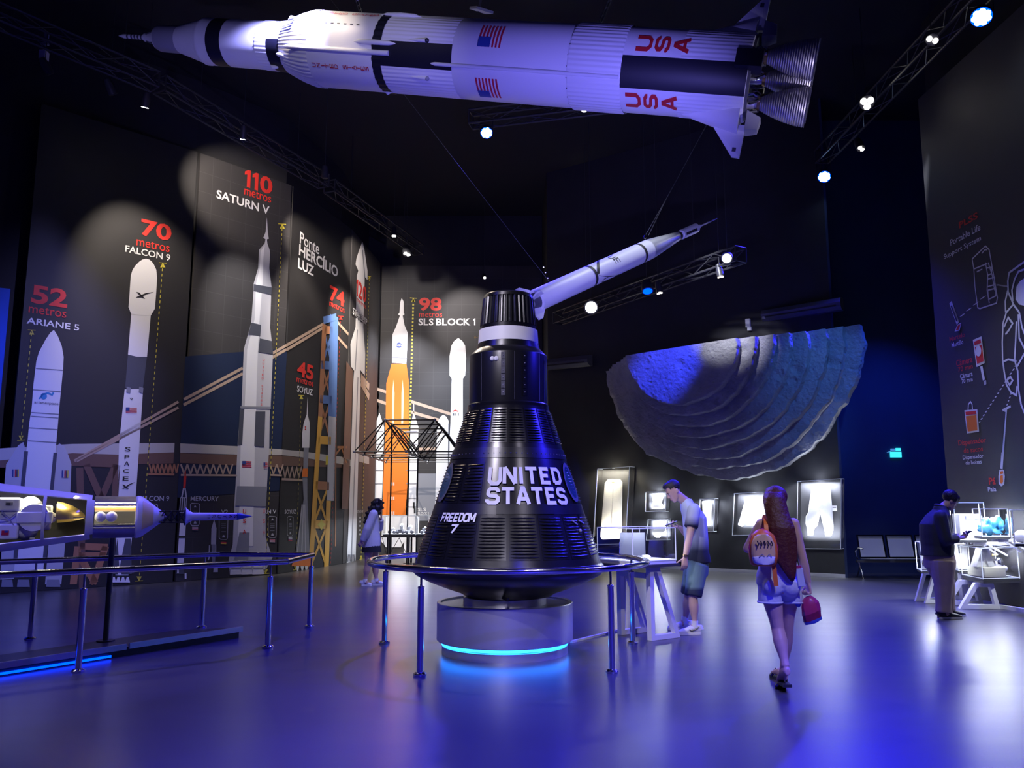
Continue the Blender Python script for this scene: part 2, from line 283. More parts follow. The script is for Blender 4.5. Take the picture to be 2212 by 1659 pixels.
def remesh(mb, voxel, name, mats, parent, smooth_it=4):
    me = bpy.data.meshes.new('t'); me.from_pydata(mb.v, [], mb.f); me.update(); fix_normals(me)
    o = bpy.data.objects.new('t', me); COL.objects.link(o)
    r = o.modifiers.new('r', 'REMESH'); r.mode = 'VOXEL'; r.voxel_size = voxel
    s = o.modifiers.new('s', 'SMOOTH'); s.iterations = smooth_it; s.factor = 0.5
    dg = bpy.context.evaluated_depsgraph_get(); dg.update()
    nm = bpy.data.meshes.new_from_object(o.evaluated_get(dg)); bpy.data.objects.remove(o)
    nm.name = name; nm.transform(wmat(parent).inverted()); nm.materials.clear(); nm.materials.append(mats)
    nm.polygons.foreach_set('use_smooth', [True] * len(nm.polygons)); nm.update()
    ob = bpy.data.objects.new(name, nm); COL.objects.link(ob); ob.parent = parent
    return ob
# ------------------------------------------------------------------ flat lettering
_tc = {}
def text_geo(s, bold=0.0):
    if (s, bold) in _tc: return _tc[(s, bold)]
    if '1' in s:                                  # the lettering's figure one has a flag
        vs, fs, x, k = [], [], 0.0, 1 + bold * 6
        for ch in s:
            if ch == ' ': x += .28; continue
            if ch == '1': cv, cf_, w_ = [(0, .84), (0, .66), (.13, .72), (.13, 0), (.13 + .15 * k, 0), (.13 + .15 * k, 1), (.18, 1)], [tuple(range(7))], .13 + .15 * k
            else: q_, cf_, w_ = text_geo(ch, bold); cv = [(a * w_, b) for a, b in q_]
            fs += [tuple(i + len(vs) for i in f) for f in cf_]; vs += [(x + a, b) for a, b in cv]; x += w_ + .09
        x -= .09; r = ([(a / x, b) for a, b in vs], fs, x); _tc[(s, bold)] = r
        return r
    c = bpy.data.curves.new('t', 'FONT'); c.body = s; c.offset = bold; c.resolution_u = 3
    o = bpy.data.objects.new('t', c); COL.objects.link(o); bpy.context.view_layer.update()
    me = bpy.data.meshes.new_from_object(o.evaluated_get(bpy.context.evaluated_depsgraph_get()))
    vs = [(v.co.x, v.co.y) for v in me.vertices]; fs = [tuple(p.vertices) for p in me.polygons]
    bpy.data.objects.remove(o); bpy.data.curves.remove(c); bpy.data.meshes.remove(me)
    x0 = min(v[0] for v in vs); x1 = max(v[0] for v in vs); y0 = min(v[1] for v in vs); y1 = max(v[1] for v in vs)
    r = ([((x - x0) / (x1 - x0), (y - y0) / (y1 - y0)) for x, y in vs], fs, (x1 - x0) / (y1 - y0)); _tc[(s, bold)] = r
    return r
def ribbon2(pts, w, closed=False):           # mitred strip of 2-D points -> (left, right) rails
    n = len(pts); L = []; R = []
    for i, p in enumerate(pts):
        a = pts[i - 1] if (i > 0 or closed) else None; b = pts[(i + 1) % n] if (i < n - 1 or closed) else None
        ds = []
        if a is not None: d = V((p[0] - a[0], p[1] - a[1])); ds.append(d.normalized() if d.length > 1e-9 else V((1, 0)))
        if b is not None: d = V((b[0] - p[0], b[1] - p[1])); ds.append(d.normalized() if d.length > 1e-9 else V((1, 0)))
        ns = [V((-d.y, d.x)) for d in ds]; nn = sum(ns, V((0, 0)))
        nn = nn.normalized() if nn.length > 1e-6 else ns[0]
        k = w / 2 / max(0.45, nn.dot(ns[0])); L.append((p[0] + nn.x * k, p[1] + nn.y * k)); R.append((p[0] - nn.x * k, p[1] - nn.y * k))
    return L, R
class Plane:                                  # an upright wall plane with base line p0 -> p1; n looks to the room
    def __init__(s, p0, p1):
        s.p = V((p0[0], p0[1], 0)); q = V((p1[0], p1[1], 0)); s.u = (q - s.p).normalized(); s.len = (q - s.p).length
        s.n = V((s.u.y, -s.u.x, 0))
        if s.n.dot(EYEP - s.p) < 0: s.n = -s.n
    def uv(s, px, py): q = onp(px, py, s.p, s.n) - s.p; return (q.dot(s.u), q.z)
    def pt(s, u, z, off=0.0): return s.p + s.u * u + V((0, 0, z)) + s.n * off
    def poly(s, mb, pts, m, layer=1):
        g = [s.uv(*p) for p in pts]; mb.add([s.pt(a, b, 0.004 * layer) for a, b in g], [tuple(range(len(g)))], m)
    def line(s, mb, pts, w, m, layer=1, closed=False):
        g = [s.uv(*p) for p in pts]; L, R = ribbon2(g, w, closed); n = len(g)
        mb.add([s.pt(a, b, 0.004 * layer) for a, b in L + R], [(i, (i + 1) % n, (i + 1) % n + n, i + n) for i in range(n if closed else n - 1)], m)
    def dash_mat(s, m, step=0.10): return dashed(m, step)
    def dash(s, mb, a, b, w, m, k=40, layer=1, duty=0.5):
        for i in range(k):
            t0, t1 = i / k, (i + duty) / k
            s.line(mb, [(a[0] + (b[0] - a[0]) * t0, a[1] + (b[1] - a[1]) * t0), (a[0] + (b[0] - a[0]) * t1, a[1] + (b[1] - a[1]) * t1)], w, m, layer)
    def text(s, mb, body, xl, yt, yb, xr, m, bold=0.0, layer=2):
        u0, z0 = s.uv(xl, yb); _, z1 = s.uv(xl, yt); u1, _ = s.uv(xr, (yt + yb) / 2); vs, fs, _a = text_geo(body, bold * 0.5)
        b = MB(); b.add([s.pt(u0 + (u1 - u0) * x, z0 + (z1 - z0) * y, 0.004 * layer) for x, y in vs], fs, m); b.build('lettering', s.t, 0)
BLK = {'U': [[(0, 6), (0, 1.2), (1, 0), (3, 0), (4, 1.2), (4, 6)]], 'N': [[(0, 0), (0, 6)], [(.1, 6), (3.9, 0)], [(4, 0), (4, 6)]], 'I': [[(.6, 0), (.6, 6)]], 'T': [[(-.3, 5.5), (4.3, 5.5)], [(2, 5.5), (2, 0)]],
       'E': [[(4, 5.5), (0.5, 5.5), (0.5, .5), (4, .5)], [(0.5, 3), (3.4, 3)]], 'D': [[(.5, .5), (.5, 5.5), (3, 5.5), (4, 4.5), (4, 1.5), (3, .5), (.5, .5)]],
       'S': [[(4, 4.3), (4, 4.8), (3.2, 5.5), (.9, 5.5), (.2, 4.8), (.2, 3.7), (.9, 3.1), (3.2, 2.9), (4, 2.2), (4, 1.2), (3.2, .5), (.8, .5), (0, 1.2), (0, 1.8)]],
       'A': [[(0, 0), (1.7, 5.8), (2.3, 5.8), (4, 0)], [(.9, 1.9), (3.1, 1.9)]], 'F': [[(4, 5.5), (0.5, 5.5), (0.5, 0)], [(0.5, 3), (3.4, 3)]], 'R': [[(.5, 0), (.5, 5.5), (3.2, 5.5), (4, 4.8), (4, 3.6), (3.2, 2.8), (.5, 2.8)], [(2, 2.8), (4, 0)]],
       'O': [[(1, .5), (0, 1.5), (0, 4.5), (1, 5.5), (3, 5.5), (4, 4.5), (4, 1.5), (3, .5), (1, .5)]], 'M': [[(-.3, 0), (-.3, 6)], [(-.2, 6), (2, 1.6)], [(2, 1.6), (4.2, 6)], [(4.3, 6), (4.3, 0)]], '7': [[(0, 5.5), (4, 5.5), (1.6, 0)]]}
def block_word(word, stroke=1.05, gap=1.6, slant=0.0):   # list of (quad in word units); width, 6 high
    q = []; x = 0
    for ch in word:
        if ch == ' ': x += 4; continue
        for pl in BLK[ch]:
            L, R = ribbon2(pl, stroke)
            for i in range(len(pl) - 1): q.append([(x + p[0] + slant * p[1], p[1]) for p in (L[i], L[i + 1], R[i + 1], R[i])])
        x += (4 if ch != 'I' else 1.2) + gap
    return q, x - gap
def lamp_at(px, py, z):
    d = ray(px, py); return EYEP + d * ((z - EYE) / d.z)
# ------------------------------------------------------------------ the hall
H_CEIL, H_PANEL = 10.5, 8.8
def struct(name, mb, smooth=0): return tag(mb.build(name, None, smooth), kind='structure')
mb = MB(); mb.box((-1, 12, -0.05), (34, 38, 0.1), M['floor']); struct('floor', mb)
mb = MB(); mb.box((-1, 12, H_CEIL + 0.1), (34, 38, 0.2), M['ceil']); struct('ceiling', mb)
def wall(name, pts, m, z0=0.0, z1=H_CEIL, back=0.2):
    for (a, c) in zip(pts[:-1], pts[1:]):
        b = MB(); P = Plane(a, c); b.prism([P.pt(0, z0), P.pt(P.len, z0), P.pt(P.len, z1), P.pt(0, z1)], -P.n * back, m); struct(name, b)
def foot(px, py): q = fl(px, py); return (q.x, q.y)
A0, A1, A2, A3, A4 = foot(-4, 1283), (-6.543, 16.36), (-5.073, 18.175), (-4.294, 21.233), (-4.027, 24.3)
W0, W1 = (0.95, 21.47), (6.86, 17.27)            # angled black wall on the right
off = 0.22
def back(p, q, d=off): P = Plane(p, q); return -P.n * d
wl = [(-15.5, 10.4), (A0[0] - .2, A0[1] + .35), (A1[0] - .16, A1[1] + .16), (A2[0] - .2, A2[1] + .12), (A3[0] - .32, A3[1] + .05), (-4.5, 24.85)]
wall('wall_left', wl, M['wall'])
wall('wall_far', [(-4.6, 24.85), (1.15, 24.85)], M['wall'])
wall('wall_corner', [(0.95, 24.9), W0], M['wall'])
wall('wall_back', [W0, W1], M['wall'])
wall('wall_recess', [W1, (7.0, 18.35)], M['wallblue'], back=.05); wall('wall_recess', [(7.0, 18.35), (9.9, 18.35)], M['wallblue'])
wall('wall_right', [(9.75, 18.4), (9.75, 14.2), (7.75, 14.2), (7.70, 9.0), (8.3, 4.0)], M['wall'])
PB = Plane(W0, W1)
mb = MB(); mb.prism([PB.pt(0.4, 0.0, 0), PB.pt(PB.len, 0.0, 0), PB.pt(PB.len, 0.07, 0), PB.pt(0.4, 0.07, 0)], PB.n * 0.03, M['strip']); struct('baseboard_back', mb)

# ------------------------------------------------------------------ printed mural panels along the left and far walls
def panel(name, label, a, b, board, u0=0.0, u1=None, h=H_PANEL):
    P = Plane(a, b); u1 = P.len if u1 is None else u1
    c = P.pt((u0 + u1) / 2, 0)
    t = thing(name, label, 'mural', c, math.atan2(P.u.y, P.u.x))
    k = MB(); k.prism([P.pt(u0, 0.005), P.pt(u1, 0.005), P.pt(u1, h), P.pt(u0, h)], -P.n * 0.06, M[board]); k.build('board', t, 0); P.t = t
    return P, t
def marker(P, t, a, b, m='pyel', k=60, w=0.014, sz=7, top=True, bot=True):
    g = MB(); P.line(g, [a, b], w, dashed(m, 0.11), 3); o = g.build('height_marker', t, 0)
    for on, e, s_ in ((top, a, 1), (bot, b, -1)):
        if not on: continue
        g = MB(); x, y = e; P.poly(g, [(x - sz * 1.2, y - 4 * s_), (x + sz * 1.2, y - 3 * s_), (x + sz * 1.2, y - 1.5 * s_), (x + 1, y - 2 * s_), (x + sz * .8, y + sz * s_), (x - sz * .8, y + sz * s_), (x - 1, y - 2 * s_), (x - sz * 1.2, y - 2.5 * s_)], M[m], 3); g.build('arrowhead', o, 0)
def info(P, g, x0, y0, x1, y1, flag=None):
    r = 3; P.line(g, [(x0 + r, y0), (x1 - r, y0 + 1), (x1, y0 + r), (x1 - 1, y1 - r), (x1 - r, y1), (x0 + r, y1), (x0, y1 - r), (x0, y0 + r)], 0.012, M['pgrey'], 2, True)
    xm = (x0 + x1) / 2; s = (x1 - x0) * .16
    P.poly(g, [(xm, y0 + 4), (xm + s, y0 + 9), (xm - s, y0 + 9)], M['pgrey'], 2)
    for yy in (0.36, 0.44, 0.52, 0.68): P.line(g, [(xm - s * 1.6, y0 + (y1 - y0) * yy), (xm + s * 1.6, y0 + (y1 - y0) * yy)], 0.012, M['pmid'], 2)
    P.poly(g, [(xm - s, y1 - 4), (xm - s * .5, y1 - 9), (xm + s * .5, y1 - 9), (xm + s, y1 - 4)], M['pgrey'], 2)
    if flag:
        n = len(flag); y = y1 + 3
        for i, c in enumerate(flag): P.poly(g, [(xm - s * 2, y + i * 7 / n), (xm + s * 2, y + i * 7 / n + .5), (xm + s * 2, y + (i + 1) * 7 / n + .5), (xm - s * 2, y + (i + 1) * 7 / n)], M[c], 2)
USF = ['pgrey', 'flagred', 'pgrey', 'flagred', 'pgrey']
# --- panel 1: two rockets
P, t = panel('mural_panel', 'tall dark mural panel at far left printed with the 52 and 70 metre rockets', A0, A1, 'ink', 0.0, Plane(A0, A1).len - 0.07)
g = MB(); P.poly(g, [(-4, 969), (156, 959), (256, 958), (377, 957), (376, 977), (256, 982), (156, 979), (-4, 995)], M['pband']); P.poly(g, [(-4, 995), (156, 979), (256, 982), (376, 977), (374, 1001), (0, 1010)], M['pbrown'])
for a, b in (((160, 996), (420, 848)), ((165, 996), (420, 862))):
    b = (385, a[1] + (b[1] - a[1]) * (385 - a[0]) / (b[0] - a[0])); P.line(g, [a, b], 0.05, M['pcable'], 2)
for q in [((172, 1010), (178, 1272)), ((252, 1005), (247, 1090)), ((186, 1003), (222, 1085)), ((250, 1003), (215, 1085)), ((170, 1000), (255, 1003)), ((168, 1180), (158, 1262)), ((228, 1180), (200, 1262)), ((172, 1180), (232, 1182)), ((170, 1200), (228, 1200)), ((172, 1200), (205, 1260))]:
    P.line(g, list(q), 0.12, M['prust'] if q[0][1] > 1100 else M['pbrown'], 2)
for i in range(7):
    x = 322 + i * 9; P.line(g, [(x, 1002), (x + 5, 1022)], 0.03, M['prust'], 2); P.line(g, [(x + 9, 1002), (x + 5, 1022)], 0.03, M['prust'], 2)
P.line(g, [(320, 1024), (376, 1025)], 0.04, M['prust'], 2); g.build('bridge_print', t, 0)
g = MB()
P.poly(g, [(50, 955), (39, 962), (25, 985), (13, 1003), (10, 1035), (0, 1252), (30, 1250), (49, 1044), (54, 968)], M['pgrey'], 2)
P.poly(g, [(128, 958), (139, 964), (148, 985), (154, 1003), (152, 1057), (132, 1262), (97, 1262), (115, 1057), (124, 962)], M['pgrey'], 2)
P.poly(g, [(116, 713), (108, 719), (98, 734), (84, 760), (78, 780), (72, 829), (68, 881), (62, 919), (59, 954), (46, 1048), (30, 1235), (92, 1240), (113, 1048), (121, 957), (124, 925), (127, 887), (136, 795), (137, 771), (133, 748), (124, 725)], M['pwhite'], 3)
P.line(g, [(56, 975), (32, 1215)], 0.06, M['pdark'], 4); P.line(g, [(119, 978), (95, 1215)], 0.06, M['pdark'], 4)
for y, a, b in ((796, 77, 135), (842, 71, 130), (891, 67, 126), (899, 67, 125), (924, 61, 124), (952, 60, 121)): P.line(g, [(a, y), (b, y + 4)], 0.016, M['pmid'], 4)
for x, y in ((26, 1014), (133, 1016)):
    for i, c in enumerate(['flagblue', 'pgrey', 'flagred', 'pdark', 'pyel']): P.poly(g, [(x + i * 3, y), (x + i * 3 + 2.4, y), (x + i * 3 + 2, y + 16), (x + i * 3 - .4, y + 16)], M[c], 4)
P.poly(g, [(94 + 7 * math.cos(k * .45), 856 + 7 * math.sin(k * .45)) for k in range(14)], M['plogo'], 4); P.line(g, [(84, 862), (92, 852), (103, 849), (112, 853), (115, 848)], 0.03, M['plogo'], 4)
P.text(g, 'arianespace', 73, 866, 873, 126, M['pdark'], 0.0, 4)
for x0, x1 in ((4, 26), (38, 62), (101, 128)): P.poly(g, [(x0, 1252), (x1, 1252), (x1 + 2, 1268), (x0 - 2, 1268)], M['pmid'], 3)
g.build('rocket_print', t, 0)
g = MB()
P.poly(g, [(269, 841), (257, 957), (253, 1070), (249, 1243), (277, 1243), (293, 1070), (298, 1000), (302, 940), (308, 852), (307, 840)], M['pwhite'], 2)
P.poly(g, [(276, 766), (270, 838), (308, 842), (317, 771)], M['pdark'], 2)
P.poly(g, [(283, 679), (276, 766), (296, 771), (317, 771), (325, 682)], M['pwhite'], 3)
P.poly(g, [(315, 559), (307, 561), (301, 565), (292, 574), (286, 583), (282, 595), (279, 640), (277, 664), (283, 679), (300, 683), (325, 682), (334, 667), (337, 630), (339, 601), (337, 583), (332, 572), (327, 565), (322, 561)], M['pwhite'], 3)
P.poly(g, [(293, 643), (298, 640), (315, 633), (332, 631), (316, 636), (303, 643)], M['ink'], 4); P.poly(g, [(294, 631), (300, 632), (313, 646), (306, 644)], M['ink'], 4)
for x in (273, 300): P.poly(g, [(x, 835), (x + 9, 838), (x + 8, 850), (x - 1, 847)], M['pmid'], 4)
P.text(g, '9', 280, 859, 864, 286, M['pdark'], 0.0, 4)
for i in range(5): P.poly(g, [(271, 881 + i * 2.4), (295, 882 + i * 2.4), (295, 883.2 + i * 2.4), (271, 882.2 + i * 2.4)], M['flagred'], 4)
P.poly(g, [(271, 880), (279, 880), (279, 887), (271, 887)], M['flagblue'], 5)
for ch, y0, y1, xl, xr in (('S', 965, 975, 269, 281), ('P', 983, 991, 268, 279), ('A', 996, 1006, 267, 279), ('C', 1013, 1021, 265, 278), ('E', 1029, 1038, 264, 277)): P.text(g, ch, xl, y0, y1, xr, M['ink'], 0.02, 4)
P.poly(g, [(262, 1055), (268, 1053), (278, 1046), (292, 1041), (280, 1048), (267, 1056)], M['ink'], 4); P.poly(g, [(263, 1047), (267, 1047), (278, 1056), (273, 1056)], M['ink'], 4)
P.poly(g, [(253, 1163), (241, 1240), (254, 1240), (257, 1225)], M['pdark'], 4); P.poly(g, [(270, 1163), (282, 1163), (284, 1240), (262, 1240), (258, 1224)], M['pdark'], 4)
for i in range(4): P.poly(g, [(243 + i * 10, 1246), (247 + i * 10, 1246), (250 + i * 10, 1258), (239 + i * 10, 1258)], M['pwhite'], 5)
g.build('rocket_print', t, 0)
marker(P, t, (68, 716), (45, 948), k=50); marker(P, t, (351, 571), (300, 1252), k=90)
g = MB(); P.text(g, '52', 66, 613, 654, 147, M['pred'], 0.06); P.text(g, 'metros', 61, 659, 675, 144, M['pred'], 0.01); P.text(g, 'ARIANE 5', 57, 685, 699, 172, M['letter'], 0.03)
P.text(g, '70', 303, 471, 508, 371, M['pred'], 0.06); P.text(g, 'metros', 294, 514, 530, 367, M['pred'], 0.01); P.text(g, 'FALCON 9', 270, 529, 544, 369, M['letter'], 0.03); P.text(g, 'FALCON 9', 298, 1071, 1082, 365, M['pgrey'], 0.02)
info(P, g, 322, 1088, 340, 1120); g.build('info_box', t, 0)
# --- panel 2: the tall three-stage rocket
P, t = panel('mural_panel', 'tall gridded mural panel with the 110 metre rocket, its top edge lit', A1, A2, 'gridink', 0.0, Plane(A1, A2).len - 0.05)
g = MB(); P.poly(g, [(400, 770), (620, 752), (603, 1060), (383, 1075)], M['skyink'], 1)
P.poly(g, [(389, 958), (513, 964), (611, 971), (610, 983), (512, 982), (389, 978)], M['pband'], 2); P.poly(g, [(389, 979), (512, 983), (610, 984), (609, 1010), (388, 1000)], M['pbrown'], 2)
for x0, x1 in ((390, 512), (583, 608)):
    for i in range(max(2, (x1 - x0) // 14)):
        x = x0 + i * 14; P.line(g, [(x, 1003), (x + 7, 1024)], 0.035, M['pcable'], 3); P.line(g, [(x + 14, 1003), (x + 7, 1024)], 0.035, M['pcable'], 3)
    P.line(g, [(x0, 1026), (x1, 1027)], 0.04, M['pcable'], 3)
P.line(g, [(397, 863), (524, 795)], 0.06, M['pcable'], 2); P.line(g, [(396, 875), (524, 807)], 0.06, M['pcable'], 2); P.line(g, [(585, 765), (618, 746)], 0.06, M['pcable'], 2); P.line(g, [(585, 774), (618, 755)], 0.06, M['pcable'], 2)
g.build('bridge_print', t, 0)
g = MB()
P.poly(g, [(576, 470), (573, 502), (568, 514), (573, 517), (571, 526), (559, 540), (557, 579), (547, 614), (547, 628), (542, 698), (526, 754), (521, 879), (517, 900), (512.6, 963), (508, 1049), (505, 1098), (502, 1177), (493, 1209), (496, 1242), (568, 1240), (588, 1205), (573, 1160), (573, 1098), (576, 1049), (581, 963), (582, 900), (584, 879), (589, 764), (583, 708), (585, 636), (586, 621), (581, 579), (583, 544), (577, 526), (576, 517), (580, 516), (578, 502)], M['pgrey'], 3)
P.poly(g, [(571, 530), (562, 543), (560, 579), (552, 614), (549, 690), (533, 755), (527, 890), (519, 960), (516, 1095), (512, 1180), (545, 1180), (550, 960), (556, 760), (560, 690), (566, 614), (568, 560)], M['pwhite'], 4)
P.poly(g, [(547, 614), (586, 621), (585, 637), (547, 629)], M['pdark'], 5); P.poly(g, [(542, 697), (563, 702), (561, 726), (535, 723)], M['pdark'], 5); P.poly(g, [(560, 731), (586, 737), (589, 765), (557, 761)], M['pdark'], 5)
P.poly(g, [(517, 884), (526, 884), (522, 961), (513, 960)], M['pdark'], 5); P.poly(g, [(551, 889), (572, 889), (569, 965), (548, 963)], M['pdark'], 5); P.line(g, [(518, 880), (584, 881)], 0.05, M['pmid'], 5)
P.poly(g, [(511, 1050), (576, 1051), (573, 1094), (507, 1092)], M['pmid'], 5)
for x, y, w_, h_ in ((522, 996, 20, 15), (568, 999, 9, 14)):
    for i in range(4): P.poly(g, [(x, y + i * h_ / 4), (x + w_, y + i * h_ / 4 + .6), (x + w_, y + (i + .5) * h_ / 4 + .6), (x, y + (i + .5) * h_ / 4)], M['flagred'], 5)
    P.poly(g, [(x, y), (x + w_ * .4, y), (x + w_ * .4, y + h_ / 2), (x, y + h_ / 2)], M['flagblue'], 6)
for ch, y in (('U', 1100), ('S', 1121), ('A', 1144)): P.text(g, ch, 523, y, y + 9, 530, M['pred'], 0.02, 6); P.text(g, ch, 567, y, y + 9, 571, M['pred'], 0.0, 6)
for i, ch in enumerate('UNITED STATES'):
    if ch != ' ': P.text(g, ch, 566 - i * .4 + 1.4 * (ch == 'I'), 775 + i * 8, 780 + i * 8, 570 - i * .4 - 1.4 * (ch == 'I'), M['pred'], 0.0, 6)
P.poly(g, [(516, 1150), (505, 1209), (497, 1216), (535, 1214), (538, 1150)], M['pmid'], 5); P.poly(g, [(553, 1180), (548, 1214), (580, 1207), (560, 1160)], M['pgrey'], 5)
for x in (500, 524, 548): P.poly(g, [(x, 1219), (x + 16, 1219), (x + 21, 1240), (x - 4, 1241)], M['pwhite'], 5); P.line(g, [(x - 2, 1227), (x + 19, 1227)], 0.03, M['pmid'], 6)
g.build('rocket_print', t, 0)
g = MB()      # small slim rocket
P.poly(g, [(400, 1013), (396, 1030), (395, 1054), (400, 1054), (402, 1030)], M['pred'], 3); P.line(g, [(396, 1055), (392, 1074)], 0.03, M['pgrey'], 3); P.line(g, [(399, 1055), (402, 1074)], 0.03, M['pgrey'], 3)
P.poly(g, [(389, 1074), (403, 1074), (401, 1108), (386, 1108)], M['pgrey'], 3)
for i in range(3): P.poly(g, [(390 + i * 4.6, 1076), (392 + i * 4.6, 1076), (390 + i * 4.6, 1106), (388 + i * 4.6, 1106)], M['ink'], 4)
P.poly(g, [(388, 1129), (401, 1129), (396, 1216), (382, 1216)], M['pwhite'], 3); P.line(g, [(383, 1160), (399, 1160)], 0.04, M['ink'], 4); P.poly(g, [(383, 1216), (395, 1216), (397, 1240), (380, 1240)], M['pdark'], 3); P.poly(g, [(382, 1222), (385, 1222), (385, 1238), (382, 1238)], M['pwhite'], 4); P.poly(g, [(398, 1238), (402, 1238), (402, 1250), (398, 1250)], M['pwhite'], 4)
g.build('rocket_print', t, 0)
g = MB()      # small finned rocket
P.poly(g, [(462, 1122), (456, 1141), (455, 1176), (466, 1176), (467, 1141)], M['pgrey'], 3); P.line(g, [(452, 1178), (451, 1205), (449, 1210)], 0.03, M['pgrey'], 3); P.line(g, [(465, 1176), (465, 1200)], 0.03, M['pgrey'], 3); P.poly(g, [(461, 1222), (470, 1222), (470, 1236), (460, 1236)], M['pgrey'], 3)
P.poly(g, [(456, 1176), (465, 1176), (464, 1224), (458, 1224)], M['pmid'], 3); g.build('rocket_print', t, 0)
marker(P, t, (609, 487), (573, 1236), k=90)
g = MB(); P.text(g, '110', 527, 364, 402, 589, M['pred'], 0.06); P.text(g, 'metros', 527, 404, 420, 586, M['pred'], 0.01); P.text(g, 'SATURN V', 467, 409, 428, 583, M['letter'], 0.04)
P.text(g, 'MERCURY', 411, 1072, 1082, 472, M['pgrey'], 0.02); P.text(g, 'V2', 477, 1101, 1110, 492, M['pgrey'], 0.02); P.text(g, 'SATURN V', 540, 1101, 1110, 596, M['letter'], 0.02)
info(P, g, 411, 1087, 431, 1135, USF); info(P, g, 473, 1113, 492, 1165, ['ink', 'flagred', 'pgold']); info(P, g, 579, 1115, 597, 1161, USF); g.build('info_box', t, 0)
# --- panel 3: bridge tower
P, t = panel('mural_panel', 'dark mural panel with the orange suspension bridge tower and the 45 metre rocket', A2, A3, 'ink', 0.0, Plane(A2, A3).len - 0.03)
g = MB(); P.poly(g, [(609, 971), (652, 975), (739, 987), (741, 1003), (652, 988), (609, 983)], M['pband'], 1); P.poly(g, [(609, 984), (652, 989), (739, 1003), (739, 1010), (609, 1006)], M['pbrown'], 1)
for i in range(5): P.line(g, [(610 + i * 10, 1008), (615 + i * 10, 1032)], 0.05, M['pcable'], 2); P.line(g, [(620 + i * 10, 1010), (615 + i * 10, 1032)], 0.05, M['pcable'], 2)
P.line(g, [(608, 1035), (655, 1037)], 0.05, M['pcable'], 2)
P.line(g, [(618, 746), (701, 698)], 0.07, M['pcable'], 2); P.line(g, [(618, 756), (701, 706)], 0.07, M['pcable'], 2); P.line(g, [(725, 692), (752, 722)], 0.08, M['pcable'], 2); P.line(g, [(725, 724), (750, 752)], 0.08, M['pcable'], 2)
P.poly(g, [(697, 684), (725, 677), (725, 692), (698, 700)], M['pblue'], 4)
for a, b, c, lay in (((700, 700), (691, 900), 'prust', 3), ((691, 900), (684, 1000), 'pgold', 3), ((684, 1000), (670, 1228), 'pgold', 3)): P.line(g, [a, b], 0.22, M[c], lay)
P.line(g, [(721, 682), (717, 900)], 0.45, M['pblue'], 3); P.line(g, [(717, 900), (713, 1082)], 0.40, M['pgrey'], 3); P.line(g, [(709, 1080), (704, 1226)], 0.24, M['pgold'], 3)
for y, x0, x1, c in ((712, 699, 718, 'prust'), (788, 693, 716, 'pblue'), (862, 690, 716, 'pblue'), (950, 687, 714, 'pgold'), (1048, 681, 710, 'prust'), (1132, 676, 708, 'pgold')): P.line(g, [(x0, y), (x1, y + 2)], 0.2, M[c], 3)
for y0, y1, c in ((714, 788, 'pblue'), (790, 862, 'prust'), (864, 946, 'prust'), (1052, 1132, 'pgold'), (1134, 1220, 'pgold')):
    xa, xb = 700 - (y0 - 700) * .055, 719 - (y0 - 700) * .03; xc, xd = 700 - (y1 - 700) * .055, 719 - (y1 - 700) * .03
    P.line(g, [(xa, y0), (xd, y1)], 0.09, M[c], 2); P.line(g, [(xb, y0), (xc, y1)], 0.09, M[c], 2)
P.poly(g, [(689, 1129), (693, 1120), (697, 1129), (703, 1133), (697, 1138), (693, 1146), (689, 1138), (683, 1133)], M['pyel'], 4); P.poly(g, [(703, 984), (708, 984), (707, 1004), (702, 1004)], M['pyel'], 4)
for a, b in (((718, 990), (737, 966)), ((737, 966), (748, 1000)), ((728, 966), (748, 966)), ((725, 900), (724, 1180))): P.line(g, [a, b], 0.06, M['prust'], 2)
g.build('bridge_print', t, 0)
g = MB()
P.poly(g, [(663, 858), (661.5, 895), (655, 914), (652, 935), (652, 967), (667, 967), (668, 935), (668, 914), (663.5, 895)], M['pwhite'], 3); P.poly(g, [(655, 967), (654, 1011), (652, 1030), (655, 1078), (637, 1194), (634, 1210), (669, 1210), (668, 1194), (663, 1078), (663, 1030), (664, 1011), (666, 967)], M['pmid'], 3)
P.poly(g, [(653, 1012), (664, 1012), (663, 1030), (651, 1030)], M['porange'], 4); P.poly(g, [(636, 1203), (669, 1203), (670, 1223), (628, 1223)], M['porange'], 4)
for x in (640, 650, 659): P.line(g, [(x + (656 - x) * .7, 1090), (x, 1205)], 0.05, M['pgrey'], 4); P.poly(g, [(x - 2, 1223), (x + 5, 1223), (x + 3, 1233), (x, 1233)], M['pwhite'], 4)
for y in (921, 926): P.poly(g, [(657, y), (660, y), (660, y + 3), (657, y + 3)], M['pred'], 4)
g.build('rocket_print', t, 0)
marker(P, t, (650, 857), (638, 1228), k=50, sz=5); marker(P, t, (735, 686), (713, 1218), 'pred', 60, sz=5, bot=False)
g = MB(); P.text(g, '45', 641, 778, 812, 677, M['pred'], 0.06); P.text(g, 'metros', 640, 813, 825, 677, M['pred'], 0.01); P.text(g, 'SOYUZ', 641, 832, 846, 675, M['letter'], 0.03); P.text(g, 'SOYUZ', 614, 1101, 1110, 639, M['letter'], 0.02)
P.text(g, '74', 711, 614, 648, 744, M['pred'], 0.06); P.text(g, 'metros', 711, 649, 660, 744, M['pred'], 0.01); P.text(g, 'Ponte', 647, 499, 525, 690, M['letter'], 0.02); P.text(g, 'HERCÍLIO', 645, 519, 551, 731, M['letter'], 0.05); P.text(g, 'LUZ', 643, 556, 579, 678, M['letter'], 0.05)
info(P, g, 620, 1115, 633, 1158, ['pwhite', 'flagblue', 'flagred']); g.build('info_box', t, 0)
